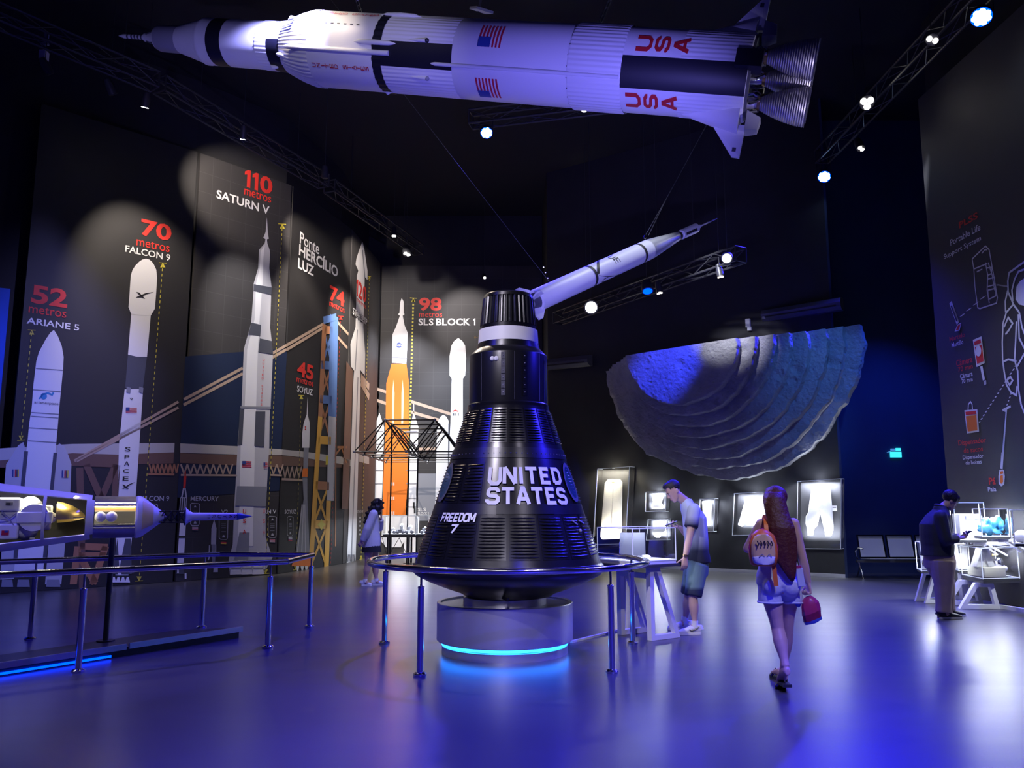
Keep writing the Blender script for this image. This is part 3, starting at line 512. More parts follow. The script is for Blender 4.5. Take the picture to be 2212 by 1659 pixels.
# --- panel 4: slim silver rocket
P, t = panel('mural_panel', 'narrow mural panel with the silver 120 metre rocket beside the bridge tower', A3, A4, 'panelgrey', 0.0, Plane(A3, A4).len)
g = MB(); P.poly(g, [(739, 988), (757, 993), (757, 1007), (739, 1003)], M['pband'], 1); g.build('deck_print', t, 0); g = MB(); P.poly(g, [(748, 780), (762, 800), (752, 1100), (738, 1100)], M['pbrown'], 1)
P.line(g, [(779, 815), (797, 836)], 0.2, M['pcable'], 2); g.build('cable_print', t, 0); g = MB(); P.line(g, [(779, 826), (797, 858)], 0.2, M['pcable'], 2); g.build('cable_print', t, 0); g = MB(); P.poly(g, [(775, 978), (797, 988), (797, 1003), (775, 997)], M['pband'], 1); g.build('bridge_print', t, 0)
g = MB()
P.poly(g, [(782, 522), (776, 537), (769, 558), (767, 571), (773, 585), (770, 595), (767, 706), (784, 706), (787, 598), (793, 605), (793, 585), (786, 538)], M['pwhite'], 3)
P.poly(g, [(767, 706), (756, 743), (757, 791), (764, 801), (762, 830), (758, 960), (751, 1155), (748, 1216), (767, 1213), (769, 1155), (774, 958), (778, 830), (777, 799), (787, 811), (788, 764), (784, 706)], M['pwhite'], 3)
P.line(g, [(772, 815), (758, 1205)], 0.09, M['pmid'], 4); P.line(g, [(782, 540), (787, 600)], 0.1, M['pmid'], 4); P.line(g, [(771, 712), (766, 800)], 0.08, M['pmid'], 4)
for i in range(6): P.line(g, [(751 + i * 2.8, 1198), (750 + i * 2.8, 1213)], 0.07, M['pdark'], 4)
g.build('rocket_print', t, 0); marker(P, t, (797, 600), (779, 1205), k=60, w=0.05, sz=3)
g = MB(); P.text(g, '120', 768, 600, 637, 790, M['pred'], 0.05, 5); P.text(g, 'metros', 769, 641, 650, 790, M['pred'], 0.0, 5); P.text(g, 'STARSHIP', 759, 661, 680, 793, M['ink'], 0.16, 4); P.text(g, 'STARSHIP', 760, 663, 678, 792, M['letter'], 0.03, 6); P.text(g, 'STARSHIP', 770, 1102, 1108, 783, M['pgrey'], 0.02, 5)
for i in range(5): P.line(g, [(775, 1118 + i * 9), (779, 1118 + i * 9)], 0.05, M['pgrey'], 3)
g.build('info_box', t, 0)
# --- panel 5: far wall with the orange rocket
P, t = panel('mural_panel', 'brightly lit far mural panel with the orange 98 metre rocket', (-4.02, 24.6), (0.92, 24.6), 'gridink')
for a, b, w_ in (((797, 835), (835, 847), .09), ((797, 859), (835, 872), .09), ((884, 866), (975, 895), .09), ((884, 889), (950, 908), .09)): g = MB(); P.line(g, [a, b], w_, M['pcable'], 1); g.build('cable_print', t, 0)
g = MB()
for x, y in ((811, 842), (894, 872)): P.line(g, [(x, y), (x, y + 40)], 0.02, M['pgrey'], 1)
P.line(g, [(780, 1020), (802, 1020)], 0.04, M['pgrey'], 1); P.line(g, [(905, 970), (940, 969)], 0.08, M['pcable'], 1); P.poly(g, [(903, 1023), (941, 1023), (941, 1125), (901, 1125)], M['pmid'], 1); g.build('bridge_print', t, 0)
g = MB()
P.poly(g, [(846, 786), (834.5, 828), (833, 909), (829, 1017), (826, 1113), (879, 1113), (882, 1017), (883.5, 826), (878, 786)], M['porange'], 3)
P.poly(g, [(826, 1113), (879, 1113), (873, 1170), (866, 1182), (834, 1182), (824, 1170)], M['pwhite'], 4)
for x0, x1 in ((848, 852), (868, 872)): P.poly(g, [((x0 + x1) / 2, 820), (x0 - .5, 850), (x0 - 1, 915), (x1 - 1, 915), (x1 + .5, 850)], M['porl'], 4)
P.poly(g, [(868, 644), (865, 652), (863, 676), (860, 679), (864, 682), (856, 705), (848, 723), (847, 784), (878, 786), (881, 720), (874, 703), (870, 682), (874, 679), (872, 676), (872, 652)], M['pwhite'], 3)
P.poly(g, [(862 + 6 * math.cos(k * .45), 746 + 6 * math.sin(k * .45)) for k in range(14)], M['flagblue'], 4); P.text(g, 'NASA', 857, 744, 748, 867, M['letter'], 0.02, 5)
P.line(g, [(847, 772), (879, 774)], 0.03, M['pmid'], 4)
P.poly(g, [(820, 892), (808, 923), (805, 1000), (801, 1083), (798, 1125), (797, 1180), (818, 1200), (826, 1060), (830, 923)], M['pwhite'], 3)
P.poly(g, [(894, 892), (885, 923), (882, 1017), (875, 1125), (872, 1196), (899, 1196), (899, 1060), (904, 923)], M['pwhite'], 3)
for y in (932, 960, 985, 1016, 1045, 1076, 1095): P.line(g, [(804, y), (828, y)], 0.025, M['pmid'], 4); P.line(g, [(878, y), (902, y)], 0.025, M['pmid'], 4)
for y in (1042, 1073, 1105): P.line(g, [(847, y), (847, y + 7)], 0.03, M['letter'], 4); P.line(g, [(851, y), (851, y + 7)], 0.03, M['letter'], 4)
P.poly(g, [(892, 1085), (896, 1085), (896, 1097), (898, 1097), (898, 1109), (894, 1109), (894, 1098), (892, 1098)], M['ink'], 4)
g.build('rocket_print', t, 0)
g = MB()
P.poly(g, [(990, 730), (981, 737), (975, 747), (971, 770), (971, 811), (976, 818), (973, 916), (968, 1010), (966, 1196), (1010, 1196), (1004, 1010), (1000, 916), (1000, 818), (1005, 811), (1007, 774), (1005, 747), (999, 737)], M['pwhite'], 3)
P.poly(g, [(958, 896), (952, 900), (947, 909), (944, 928), (942, 1010), (940, 1090), (938, 1196), (966, 1196), (968, 1060), (970, 928), (969, 909), (964, 900)], M['pwhite'], 4); P.line(g, [(970, 915), (967, 1190)], 0.04, M['pdark'], 5)
P.line(g, [(979, 889), (983, 886), (990, 889)], 0.03, M['pred'], 4)
for x in (980, 985, 990): P.line(g, [(x, 893), (x, 898)], 0.03, M['pdark'], 4)
g.build('rocket_print', t, 0); marker(P, t, (893, 647), (880, 1108), k=80, w=0.05, sz=6, bot=False)
g = MB(); P.text(g, '98', 905, 643, 672, 954, M['pred'], 0.06); P.text(g, 'metros', 905, 675, 685, 955, M['pred'], 0.01); P.text(g, 'SLS BLOCK 1', 904, 688, 703, 1027, M['letter'], 0.05); P.text(g, 'SLS', 902, 1097, 1104, 920, M['letter'], 0.03); P.text(g, 'BLOCK 1', 902, 1106, 1112, 926, M['letter'], 0.03); g.build('info_box', t, 0)
# --- blue panel at the left edge
P, t = panel('mural_panel', 'saturated blue panel cut off by the left edge of the view', (-12.2, 12.3), (A0[0] - .17, A0[1] - .15), 'screen', 0, None, 5.25)
# --- spacesuit panel on the right wall
P, t = panel('mural_panel', 'dark panel with the white line drawing of a spacesuit and its tools', (7.40, 14.05), (7.62, 9.6), 'panelgrey')
def q(*zs): return [(1980 + a / 2.513, 420 + b / 2.513) for a, b in zs]
g = MB(); W = 0.022
for pl in ([(303, 350), (312, 405), (318, 500), (333, 615), (345, 620), (435, 590), (440, 560), (420, 440), (400, 330), (395, 300), (375, 280), (303, 350)], [(312, 405), (385, 375)], [(375, 370), (388, 440), (384, 520), (396, 590)], [(390, 370), (412, 440), (425, 520)], [(378, 400), (410, 395), (408, 430), (384, 440)], [(385, 460), (425, 450), (424, 490), (388, 500)], [(388, 520), (430, 510), (432, 550), (392, 570), (388, 520)], [(355, 320), (372, 300), (385, 300)], [(328, 420), (358, 405)]): P.line(g, q(*pl), W, M['line'])
g.build('backpack_drawing', t, 0)
for a, b in (((232, 670), (385, 540)), ((435, 490), (500, 500)), ((340, 1240), (540, 930)), ((490, 1150), (515, 1080))): g = MB(); P.line(g, q(a, b), W, dashed('line', 0.05 if a[0] != 435 else 0.012)); g.build('dotted_line', t, 0)
g = MB()
P.line(g, q((185, 585), (226, 700)), W * 3.6, M['line']); P.line(g, q((191, 604), (222, 688)), W * 1.6, M['ink'], 3); P.poly(g, q((245, 697), (226, 710), (213, 742), (236, 736)), M['pred'], 2); P.line(g, q((245, 697), (226, 710), (213, 742), (236, 736), (245, 697)), W * .7, M['line'], 3); g.build('hammer_drawing', t, 0)
g = MB()
P.poly(g, q((308, 790), (355, 770), (373, 915), (328, 937)), M['line'], 2); P.poly(g, q((316, 800), (350, 785), (354, 805), (318, 820)), M['pred'], 3); P.poly(g, q((320, 830), (358, 815), (368, 905), (332, 920)), M['pred'], 3); P.poly(g, [(1980 + (340 + 16 * math.cos(k * .45)) / 2.513, 420 + (850 + 30 * math.sin(k * .45)) / 2.513) for k in range(14)], M['line'], 4); P.poly(g, q((347, 935), (360, 930), (374, 1005), (362, 1010)), M['line'], 2); P.poly(g, q((366, 1012), (380, 1008), (382, 1030), (370, 1036)), M['pgrey'], 2); g.build('camera_drawing', t, 0)
g = MB()
P.poly(g, q((262, 1172), (332, 1165), (342, 1288), (276, 1298)), M['line'], 2); P.poly(g, q((269, 1180), (326, 1174), (328, 1192), (271, 1198)), M['pred'], 3); P.poly(g, q((271, 1204), (328, 1198), (334, 1280), (281, 1288)), M['porange'], 3); P.line(g, q((282, 1170), (284, 1140), (295, 1125), (304, 1140), (306, 1166)), W, M['line'], 2); g.build('dispenser_drawing', t, 0)
g = MB()
P.line(g, q((468, 1172), (512, 1150)), W * 1.6, M['line']); P.line(g, q((486, 1165), (462, 1490)), W * 2.6, M['line']); P.line(g, q((484, 1180), (465, 1400)), W, M['ink'], 3); P.poly(g, q((452, 1495), (476, 1495), (482, 1530), (478, 1575), (462, 1585), (448, 1570), (447, 1530)), M['line'], 2); P.poly(g, q((456, 1505), (472, 1500), (476, 1515), (460, 1520)), M['porange'], 3); P.poly(g, q((457, 1528), (472, 1522), (474, 1560), (464, 1572), (455, 1560)), M['porange'], 3); g.build('shovel_drawing', t, 0)
g = MB()
for pl in ([(590, 365), (560, 385), (540, 400), (505, 425), (498, 470), (500, 530), (530, 600), (560, 640)], [(590, 405), (555, 420), (535, 460), (520, 520), (525, 580)], [(525, 600), (490, 640), (472, 700), (468, 800), (470, 900), (478, 960), (490, 1030), (515, 1075), (545, 1090), (548, 1040)], [(470, 910), (500, 895), (545, 905)], [(545, 690), (540, 800), (535, 900), (552, 960), (556, 1060), (570, 1140), (590, 1190)], [(478, 720), (500, 668), (524, 700), (505, 735), (485, 760)], [(555, 650), (560, 780), (590, 840)], [(545, 940), (590, 860)], [(492, 1010), (512, 990), (524, 1010), (508, 1035), (492, 1010)], [(560, 640), (575, 720), (590, 760)], [(486, 640), (484, 580), (498, 520)]): P.line(g, q(*pl), W * 1.5, M['line'], 2); P.line(g, q(*[(1262 - x, y) for x, y in pl]), W * 1.5, M['line'], 2)
P.poly(g, q((592, 452), (631, 446), (670, 452), (670, 605), (631, 610), (592, 605)), M['line'], 2)
P.poly(g, q((545, 500), (565, 470), (592, 452), (592, 605), (560, 598), (540, 570)), M['line'], 2); g.build('spacesuit_drawing', t, 0)
g = MB()
def zt(s, xl, yt, yb, xr, m, bold=0.02): P.text(g, s, 1980 + xl / 2.513, 420 + yt / 2.513, 420 + yb / 2.513, 1980 + xr / 2.513, M[m], bold, 3)
zt('PLSS', 235, 150, 186, 340, 'pred', 0.05); zt('Portable Life', 188, 245, 280, 357, 'letter'); zt('Support System', 153, 325, 361, 362, 'letter')
zt('Martelo', 183, 774, 800, 268, 'pred'); zt('Martillo', 195, 806, 831, 258, 'letter'); zt('Câmera', 220, 900, 935, 308, 'pred'); zt('70 mm', 230, 938, 965, 310, 'pred'); zt('Câmara', 241, 975, 1002, 309, 'letter'); zt('70 mm', 249, 1004, 1028, 309, 'letter')
zt('Dispensador', 232, 1335, 1372, 382, 'pred'); zt('de sacos', 260, 1378, 1404, 364, 'pred'); zt('Dispensador', 256, 1418, 1446, 367, 'letter'); zt('de bolsas', 271, 1446, 1468, 357, 'letter'); zt('Pá', 398, 1538, 1576, 433, 'pred', 0.04); zt('Pala', 392, 1588, 1613, 436, 'letter', 0.04); g.build('info_box', t, 0)
mb = MB(); mb.prism([(7.05, 12.4, 0), (7.62, 9.5, 0), (7.62, 9.5, 0.05), (7.05, 12.4, 0.05)], (0.06, 0.01, 0), M['strip']); struct('baseboard_right', mb)
# spots washing the panels
def wash(name, px, py, z, tp, tx, ty, pw, dg, col=WARM, bl=0.75): spot('mural_wash_' + name, lamp_at(px, py, z), onp(tx, ty, tp.p, tp.n), pw, col, dg, bl, 0.05)
T1, T2, T3, T4, T5 = Plane(A0, A1), Plane(A1, A2), Plane(A2, A3), Plane(A3, A4), Plane((-4.02, 24.6), (0.92, 24.6))
wash('a', 313, 232, 8.5, T1, 310, 640, 620, 60); wash('b', 420, 262, 8.5, T2, 500, 420, 520, 58); wash('b2', 525, 301, 8.5, T2, 560, 760, 1100, 46, (1, .93, .88))
wash('c', 640, 360, 8.5, T3, 690, 590, 620, 44); wash('c2', 700, 392, 8.5, T3, 690, 900, 900, 60)
wash('d', 790, 460, 8.5, T4, 775, 590, 700, 40); wash('d2', 800, 470, 8.3, T4, 772, 850, 2200, 50)
wash('e', 851, 510, 8.5, T5, 890, 690, 330, 60, (1, .92, .86)); wash('e2', 879, 549, 8.4, T5, 870, 900, 1700, 56, (0.93, .93, 1)); wash('f', 960, 560, 8.3, T5, 1010, 700, 480, 60, (1, .92, .88)); wash('g', 990, 570, 8.0, T5, 985, 950, 1700, 54, COOL)
spot('mural_lavender', (-2.5, 9.5, 8.6), (-6.6, 16.6, 2.4), 2200, (.34, .34, 1.0), 66, 0.8, 0.1)
spot('suit_panel_wash', (5.4, 9.8, 7.0), (7.5, 12.9, 2.0), 300, COOL, 40, 0.8, 0.05)
# ------------------------------------------------------------------ the space capsule on its drum
CX, CY = -0.04, 8.72
def cyl(c):                                    # (z, phi, r) -> point about the vertical through c; phi = 0 faces the viewer, positive to the right
    return lambda z, ph, r: V((c[0] + r * math.sin(ph), c[1] - r * math.cos(ph), z))
cf = cyl((CX, CY))
cap = thing('space_capsule', 'black bell-shaped space capsule lettered UNITED STATES standing on the steel drum', 'space capsule', (CX, CY, 0.555))
MB().lathe([(0.565, 0.0), (0.565, 0.44), (0.60, 0.50), (0.655, 0.66), (0.72, 0.83), (0.785, 0.955), (0.83, 1.0), (0.86, 1.005), (0.885, 0.985)], M['satin'], cf, 72).build('heat_shield', cap)
def cone_r(z): return 0.962 + (0.425 - 0.962) * (z - 0.90) / (2.52 - 0.90)
MB().lathe([(0.885, 0.985), (0.905, 0.962)] + [(z, cone_r(z)) for z in (0.93, 1.42, 1.44, 1.95, 2.06, 2.50)] + [(2.515, 0.432), (2.535, 0.432), (2.54, 0.424)], M['shingle'], cf, 72).build('conical_shell', cap, 25)
def bead_panel(z0, z1, n, ph0, ph1, name='shingle_panel', h=0.012):
    b = MB(); R2 = 0.5 * (z1 - z0) / n * 0.42
    b.add([cf(z, p, cone_r(z) + 0.003) for z in (z0 - .012, z1 + .012) for p in [ph0 - .012 + (ph1 - ph0 + .024) * k / 4 for k in range(5)]], [(k, k + 1, k + 6, k + 5) for k in range(4)], M['shingle'])
    for i in range(n):
        z = z0 + (z1 - z0) * (i + .5) / n; rings = []
        for k in range(7):
            tt = k / 6; p = ph0 + (ph1 - ph0) * tt; e = 0.25 if k in (0, 6) else 1.0
            rings.append([cf(z + R2 * e * math.cos(a), p, cone_r(z) + 0.003 + h * e * math.sin(a)) for a in (0, .8, 1.57, 2.34, 3.14)])
        b.ring_loft(rings, M['shingle'], False, False)
    b.build(name, cap, 60)
NP = 18; st = 2 * math.pi / NP
text_span = (-0.36, 0.95)
for k in range(NP):
    c = -math.pi + st * (k + .5)
    if abs(c) > 2.3: continue
    for (z0, z1, n) in ((2.12, 2.46, 13), (1.52, 1.90, 12), (0.99, 1.38, 13)):
        if z0 == 1.52 and text_span[0] < c < text_span[1]: continue
        hw = st * 0.42
        bead_panel(z0, z1, n, c - hw, c + hw)
# trim bands and panels on the cone
b = MB(); b.lathe([(1.955, cone_r(1.955) + .006), (2.06, cone_r(2.06) + .006)], M['satin'], cf, 72); b.lathe([(1.40, cone_r(1.40) + .004), (1.50, cone_r(1.50) + .004)], M['satin'], cf, 72); b.build('seam_band', cap)
b = MB()
for k in range(36):
    p = -1.6 + 3.2 * k / 35
    for z in (2.00,): b.sphere(cf(z, p, cone_r(z) + .008), .006, M['chrome'], None, 6, 4)
b.build('rivet_row', cap)
b = MB(); b.add([cf(z, p, cone_r(z) + .009) for z in (1.405, 1.50) for p in [-.14 + .74 * k / 8 for k in range(9)]], [(k, k + 1, k + 10, k + 9) for k in range(8)], M['satin']); b.build('hatch_sill', cap)
def cone_word(word, px0, px1, ytop, ybot, name, m, stroke=1.05, gap=1.6, slant=0.0, tilt=0.0):
    quads, wid = block_word(word, stroke, gap, slant)
    d0, d1 = at(px0, ybot, CY - .7), at(px1, ybot, CY - .7)
    zc = at((px0 + px1) / 2, (ytop + ybot) / 2, CY - .68).z; r = cone_r(zc)
    s0 = math.asin(max(-1, min(1, (at(px0, 1000, CY - math.sqrt(max(0.01, r * r - .2))).x - CX) / r))); s1 = math.asin((at(px1, 1000, CY - math.sqrt(max(.01, r * r - .2))).x - CX) / r)
    z0 = at((px0 + px1) / 2, ybot, CY - r * math.cos((s0 + s1) / 2)).z; z1 = at((px0 + px1) / 2, ytop, CY - r * math.cos((s0 + s1) / 2)).z
    b = MB()
    for qd in quads:
        b.add([cf(z0 + (z1 - z0) * y / 6 + tilt * (x / wid - .5), s0 + (s1 - s0) * x / wid, cone_r(z0 + (z1 - z0) * y / 6 + tilt * (x / wid - .5)) + .016) for x, y in qd], [(0, 1, 2, 3)], m)
    b.build(name, cap, 0)
cone_word('UNITED', 1060, 1206, 1009, 1045, 'lettering', M['letter'], 1.35)
cone_word('STATES', 1055, 1219, 1053, 1089, 'lettering', M['letter'], 1.35)
cone_word('FREEDOM', 955, 1027, 1108, 1127, 'name_lettering', M['letter'], 1.35, 1.0, 0.14, 0.0)
cone_word('7', 975, 988, 1133, 1151, 'name_lettering', M['letter'], 1.35, 1, 0.1)
# window ovals left and right of the lettering
for sgn, zc in ((1, 1.72), (-1, 1.72)):
    pc = 1.13 * sgn; b = MB(); n = 24
    def wp(a, k): return cf(zc + .20 * k * math.sin(a), pc + .17 * k * math.cos(a), cone_r(zc + .20 * k * math.sin(a)) + .015)
    o = [wp(2 * math.pi * i / n, 1.0) for i in range(n)]; i_ = [wp(2 * math.pi * i / n, 0.8) for i in range(n)]
    b.add(o + i_, [(i, (i + 1) % n, (i + 1) % n + n, i + n) for i in range(n)], M['dark']); b.add(i_, [tuple(range(n))], M['glass']); b.build('porthole', cap, 0)
# recovery section
MB().lathe([(2.54, 0.424), (2.55, 0.417), (3.06, 0.417), (3.075, 0.412), (3.14, 0.345), (3.205, 0.328)], M['satin'], cf, 72).build('recovery_section', cap, 30)
for ph, m in ((-0.12, 'dark'), (0.42, 'satin')):
    for i in range(6):
        z0 = 2.60 + i * 0.076; b = MB(); b.add([cf(z, ph + d, 0.417 + .006) for z in (z0, z0 + .07) for d in (-.05, 0, .05)], [(0, 1, 4, 3), (1, 2, 5, 4)], M[m]); b.sphere(cf(z0 + .035, ph, .424), .006, M['grey'], None, 6, 4); b.build('access_plate', cap, 0)
for ph in (-1.1, -.72, .16, .9, 1.15): 
    b = MB(); b.add([cf(z, ph + d, 0.4185) for z in (2.56, 3.06) for d in (-.006, .006)], [(0, 1, 3, 2)], M['grey' if ph > .5 else 'dark']); b.build('panel_seam', cap, 0)
for ph in (-.40, -.29): b = MB(); b.sphere(cf(2.985, ph, .42), (.026, .012, .026), M['white'], None, 12, 8); b.build('scanner_dome', cap)
b = MB(); b.add([cf(z, ph, .4195) for z in (2.96, 3.0) for ph in (1.12, 1.22)], [(0, 1, 3, 2)], M['black']); b.build('scanner_slot', cap, 0)
MB().lathe([(3.205, 0.318), (3.207, .326), (3.352, .317), (3.356, .30)], M['white'], cf, 72).build('white_collar', cap)
def flute(j): return 0.0 if j % 4 < 2 else 0.011
MB().lathe([(3.356, .302), (3.40, .300)], M['satin'], cf, 72).lathe([(3.40, .297), (3.425, .294), (3.69, .268), (3.70, .265)], M['satin'], cf, 144, None, flute).lathe([(3.70, .276), (3.735, .268), (3.748, .255), (3.752, 0.0)], M['satin'], cf, 72).build('antenna_canister', cap, 30)
b = MB(); b.bar(cf(3.28, -1.5, .33), cf(3.28, -1.5, .37), .012, M['brass']); b.bar(cf(3.295, -1.5, .36), cf(3.265, -1.5, .36), .012, M['brass']); b.build('pitot_bracket', cap)
b = MB(); b.bar(cf(1.30, .95, cone_r(1.3) + .015), cf(1.34, .86, cone_r(1.34) + .015), .012, M['grey']); b.bar(cf(1.34, 1.02, cone_r(1.34) + .015), cf(1.31, 1.12, cone_r(1.31) + .015), .012, M['grey']); b.sphere(cf(1.24, .98, cone_r(1.24) + .012), .018, M['grey'], None, 8, 6); b.build('thruster_port', cap)
b = MB(); b.box((CX - .03, CY - .58, .60), (.02, .30, .03), M['satin'], Matrix.Rotation(.2, 3, 'Z')); b.build('shield_strap', cap)

ped = thing('display_drum', 'brushed steel drum with a glowing cyan strip carrying the black capsule', 'pedestal', (-0.075, 8.74, 0))
pf = cyl((-0.075, 8.74))
MB().lathe([(0.125, .60), (0.125, .688), (0.135, .70), (0.50, .70), (0.505, .695), (0.505, .66), (.49, .66), (.47, 0.0)], M['drum'], pf, 96).build('drum_body', ped, 30)
MB().lathe([(0.47, .43), (0.555, .43), (0.556, .40), (0.556, 0.0)], M['drum'], pf, 72).build('neck_ring', ped, 30)
MB().lathe([(0.0, 0.0), (0.0, .645), (0.078, .645), (0.08, .64), (.08, 0.0)], M['drum'], pf, 96).build('base_ring', ped, 30)
MB().lathe([(0.092, .60), (0.092, .652), (0.116, .652), (0.116, .60)], M['led_cyan'], pf, 96).build('light_strip', ped, 0)
# ------------------------------------------------------------------ chrome ring barrier
RX, RY, RR, RH = -0.038, 8.743, 1.43, 0.918
bar_ = thing('ring_barrier', 'circular chrome barrier rail on slim posts around the capsule', 'barrier', (RX, RY, 0))
b = MB(); b.tube([(RX + RR * math.cos(a), RY + RR * math.sin(a), RH) for a in [2 * math.pi * k / 96 for k in range(96)]], 0.030, M['chrome'], 12, True); b.build('top_rail', bar_, 60)
def post(parent, x, y, h):
    b = MB(); c = cyl((x, y)); b.lathe([(0.0, .0), (0.0, .058), (0.018, .060), (0.030, .045), (0.034, .029), (h - .17, .029), (h - .155, .032), (h - .145, .022), (h - .14, .0)], M['chrome'], c, 20); o = b.build('post', parent, 40)
    b = MB(); b.lathe([(h - .145, .011), (h - .02, .011)], M['chrome'], c, 10, None, None, True); b.build('post_stem', o, 40)
    return o
for a in (-2.145, -0.856, 0.336, 2.803, 1.55): post(bar_, RX + RR * math.cos(a), RY + RR * math.sin(a), RH)

# ------------------------------------------------------------------ straight chrome barrier on the left
RB = thing('rail_barrier', 'long chrome barrier rail on posts around the cutaway model at left', 'barrier', fl(300, 1420))
hz = 0.885
pts = [fl(px, py, hz) for px, py in ((-160, 1254), (0, 1242), (330, 1227), (620, 1213), (676, 1199), (475, 1197), (240, 1204), (0, 1214), (-160, 1220))]
pts[6] = pts[5].lerp(pts[7], .5)
b = MB(); b.tube(pts[:4], .030, M['chrome'], 12); b.build('top_rail', RB, 60)
b = MB(); b.tube(pts[3:5], .030, M['chrome'], 12); b.build('top_rail', RB, 60)
b = MB(); b.tube(pts[4:6], .030, M['chrome'], 12); b.tube(pts[5:], .030, M['chrome'], 12); b.build('top_rail', RB, 60)
for px, py in ((168, 1452), (578, 1400), (668, 1355), (435, 1357), (65, 1382)):
    q_ = fl(px, py); o = post(RB, q_.x, q_.y, hz)
for k in (1, 2): pass
b = MB()
for s_ in (.42,): p_ = pts[1].lerp(pts[2], .85); b.tube([p_ - (pts[2] - pts[1]).normalized() * .02, p_ + (pts[2] - pts[1]).normalized() * .02], .034, M['chrome'], 12)
b.build('rail_sleeve', RB, 60)
# low black platform with a lit edge
e0, e1 = fl(-150, 1462, .09), fl(524, 1354, .12)
d_ = (e1 - e0); d_.z = 0; L_ = d_.length; d_.normalize(); nrm = V((-d_.y, d_.x, 0))
plat = thing('model_platform', 'low black platform with a steel edge and blue light under the cutaway model', 'platform', (e0.x, e0.y, 0))
P0_ = V((e0.x, e0.y, 0))
def pp(s, n, z): return P0_ + d_ * s + nrm * n + V((0, 0, z))
b = MB(); b.prism([pp(0, 0.02, .0), pp(L_ * .99, .02, .0), pp(L_ * .99 + .05, .30, .0), pp(L_ - .5, .62, .0), pp(0, .62, .0)], (0, 0, .085), M['black']); b.build('deck', plat, 0)
b = MB(); b.bar(pp(0, 0, .095), pp(L_ * .55, 0, .095), (.02, .055), M['steel'], (0, 0, 1)); b.build('edge_trim', plat, 0)
b = MB(); b.bar(pp(L_ * .56, 0, .098), pp(L_, 0, .098), (.02, .055), M['steel'], (0, 0, 1)); b.build('edge_trim', plat, 0)
b = MB(); b.bar(pp(0, -.004, .025), pp(L_ * .5, -.004, .025), (.012, .02), M['led_blue'], (0, 0, 1)); b.build('light_strip', plat, 0)

# ------------------------------------------------------------------ cutaway spacecraft model on its pole
mo = at(250, 1117, 8.4); ax = V((0.90, 0.436, 0.0)).normalized()
tocam = (EYEP - mo); tocam -= ax * tocam.dot(ax); tocam.normalize(); upv = ax.cross(tocam)
if upv.z < 0: upv = -upv
def mf(s, ph, r): return mo + ax * s + (tocam * math.cos(ph) + upv * math.sin(ph)) * r
def s_px(px):
    lo, hi = -4.0, 4.0
    for _ in range(40):
        m_ = (lo + hi) / 2
        if projx(mo + ax * m_) < px: lo = m_
        else: hi = m_
    return lo
S = s_px
cut = thing('spacecraft_model', 'white cutaway spacecraft model with lit golden interior lying on a black pole', 'scale model', (fl(228, 1385, .085).x, fl(228, 1385, .085).y, .085))
hA = math.radians(50)
def shell(b, prof, m, phi=None, th=.012, n=40):
    f_ = mf; b.lathe(prof, m, f_, n, phi); b.lathe([(s, r - th) for s, r in prof][::-1], M['navy'] if m is M['white'] else m, f_, n, phi)
    for s, r in (prof[0], prof[-1]): b.lathe([(s, r - th), (s, r)], m, f_, n, phi)
    if phi:
        for p in phi: b.add([mf(s, p, r) for s, r in prof] + [mf(s, p, r - th) for s, r in prof], [(i, i + 1, i + 1 + len(prof), i + len(prof)) for i in range(len(prof) - 1)], m)
s0, s1 = S(-60), S(197); r1 = .218; r0 = .218 + (.325 - .218) * (S(200) - s0) / (S(200) - S(0))
def sr(s): return r1 + (r0 - r1) * (s1 - s) / (s1 - s0)
b = MB(); shell(b, [(s0 - .9, r0), (s0, r0), (s1, r1)], M['white'], (hA, 2 * math.pi - hA)); b.build('adapter_shell', cut, 30)
b = MB(); shell(b, [(S(186), sr(S(186)) + .002), (S(203), sr(S(203)) + .002)], M['white'], (-hA, hA), .016); b.build('window_frame', cut, 30)
b = MB(); shell(b, [(S(94), sr(S(94)) + .002), (S(101), sr(S(101)) + .002)], M['white'], (-hA, hA), .016); b.build('window_frame', cut, 30)
# lunar lander inside
b = MB(); c0 = mf(S(20), math.radians(40), .11)
R_ = Matrix((ax, tocam, upv)).transposed()
def ibox(name, px, rv, ru, size, m='white', bevel=.02):
    b = MB(); c = mo + ax * S(px) + tocam * rv + upv * ru; b.box(c, size, M[m], R_); o = b.build(name, cut, 0)
    md = o.modifiers.new('b', 'BEVEL'); md.width = bevel; md.segments = 3; return o
ibox('descent_tank_box', 20, .05, .125, (.20, .20, .13)); ibox('descent_tank_box', 20, .05, -.13, (.20, .22, .15)); ibox('lander_bay', 20, .03, 0.0, (.21, .20, .12), 'offwhite')
b = MB(); b.sphere(mo + ax * S(64) + tocam * .02 + upv * .10, .105, M['white'], None, 20, 12); b.build('propellant_tank', cut)
b = MB(); b.sphere(mo + ax * S(60) + tocam * .02 - upv * .12, .10, M['white'], None, 20, 12); b.build('propellant_tank', cut)
b = MB(); cc = mo + ax * S(76) + tocam * .10; b.limb(cc, cc + tocam * .07, [.135, .135, .128], M['offwhite'], 32); b.build('ascent_cabin', cut, 40)
b = MB(); b.limb(cc + tocam * .07 - ax * .075, cc + tocam * .078 - ax * .075, [.04, .04], M['dark'], 20); b.build('cabin_hatch', cut, 40)
ibox('cabin_band', 78, .155, .0, (.30, .05, .11), 'offwhite', .012)
b = MB(); b.sphere(mo + ax * S(110) + tocam * .06, .055, M['offwhite'], None, 16, 10); b.build('docking_tunnel', cut)
ibox('equipment_bay', 104, .03, .075, (.07, .12, .09), 'white', .02); ibox('equipment_bay', 103, .03, -.075, (.07, .12, .09), 'offwhite', .02)
b = MB()
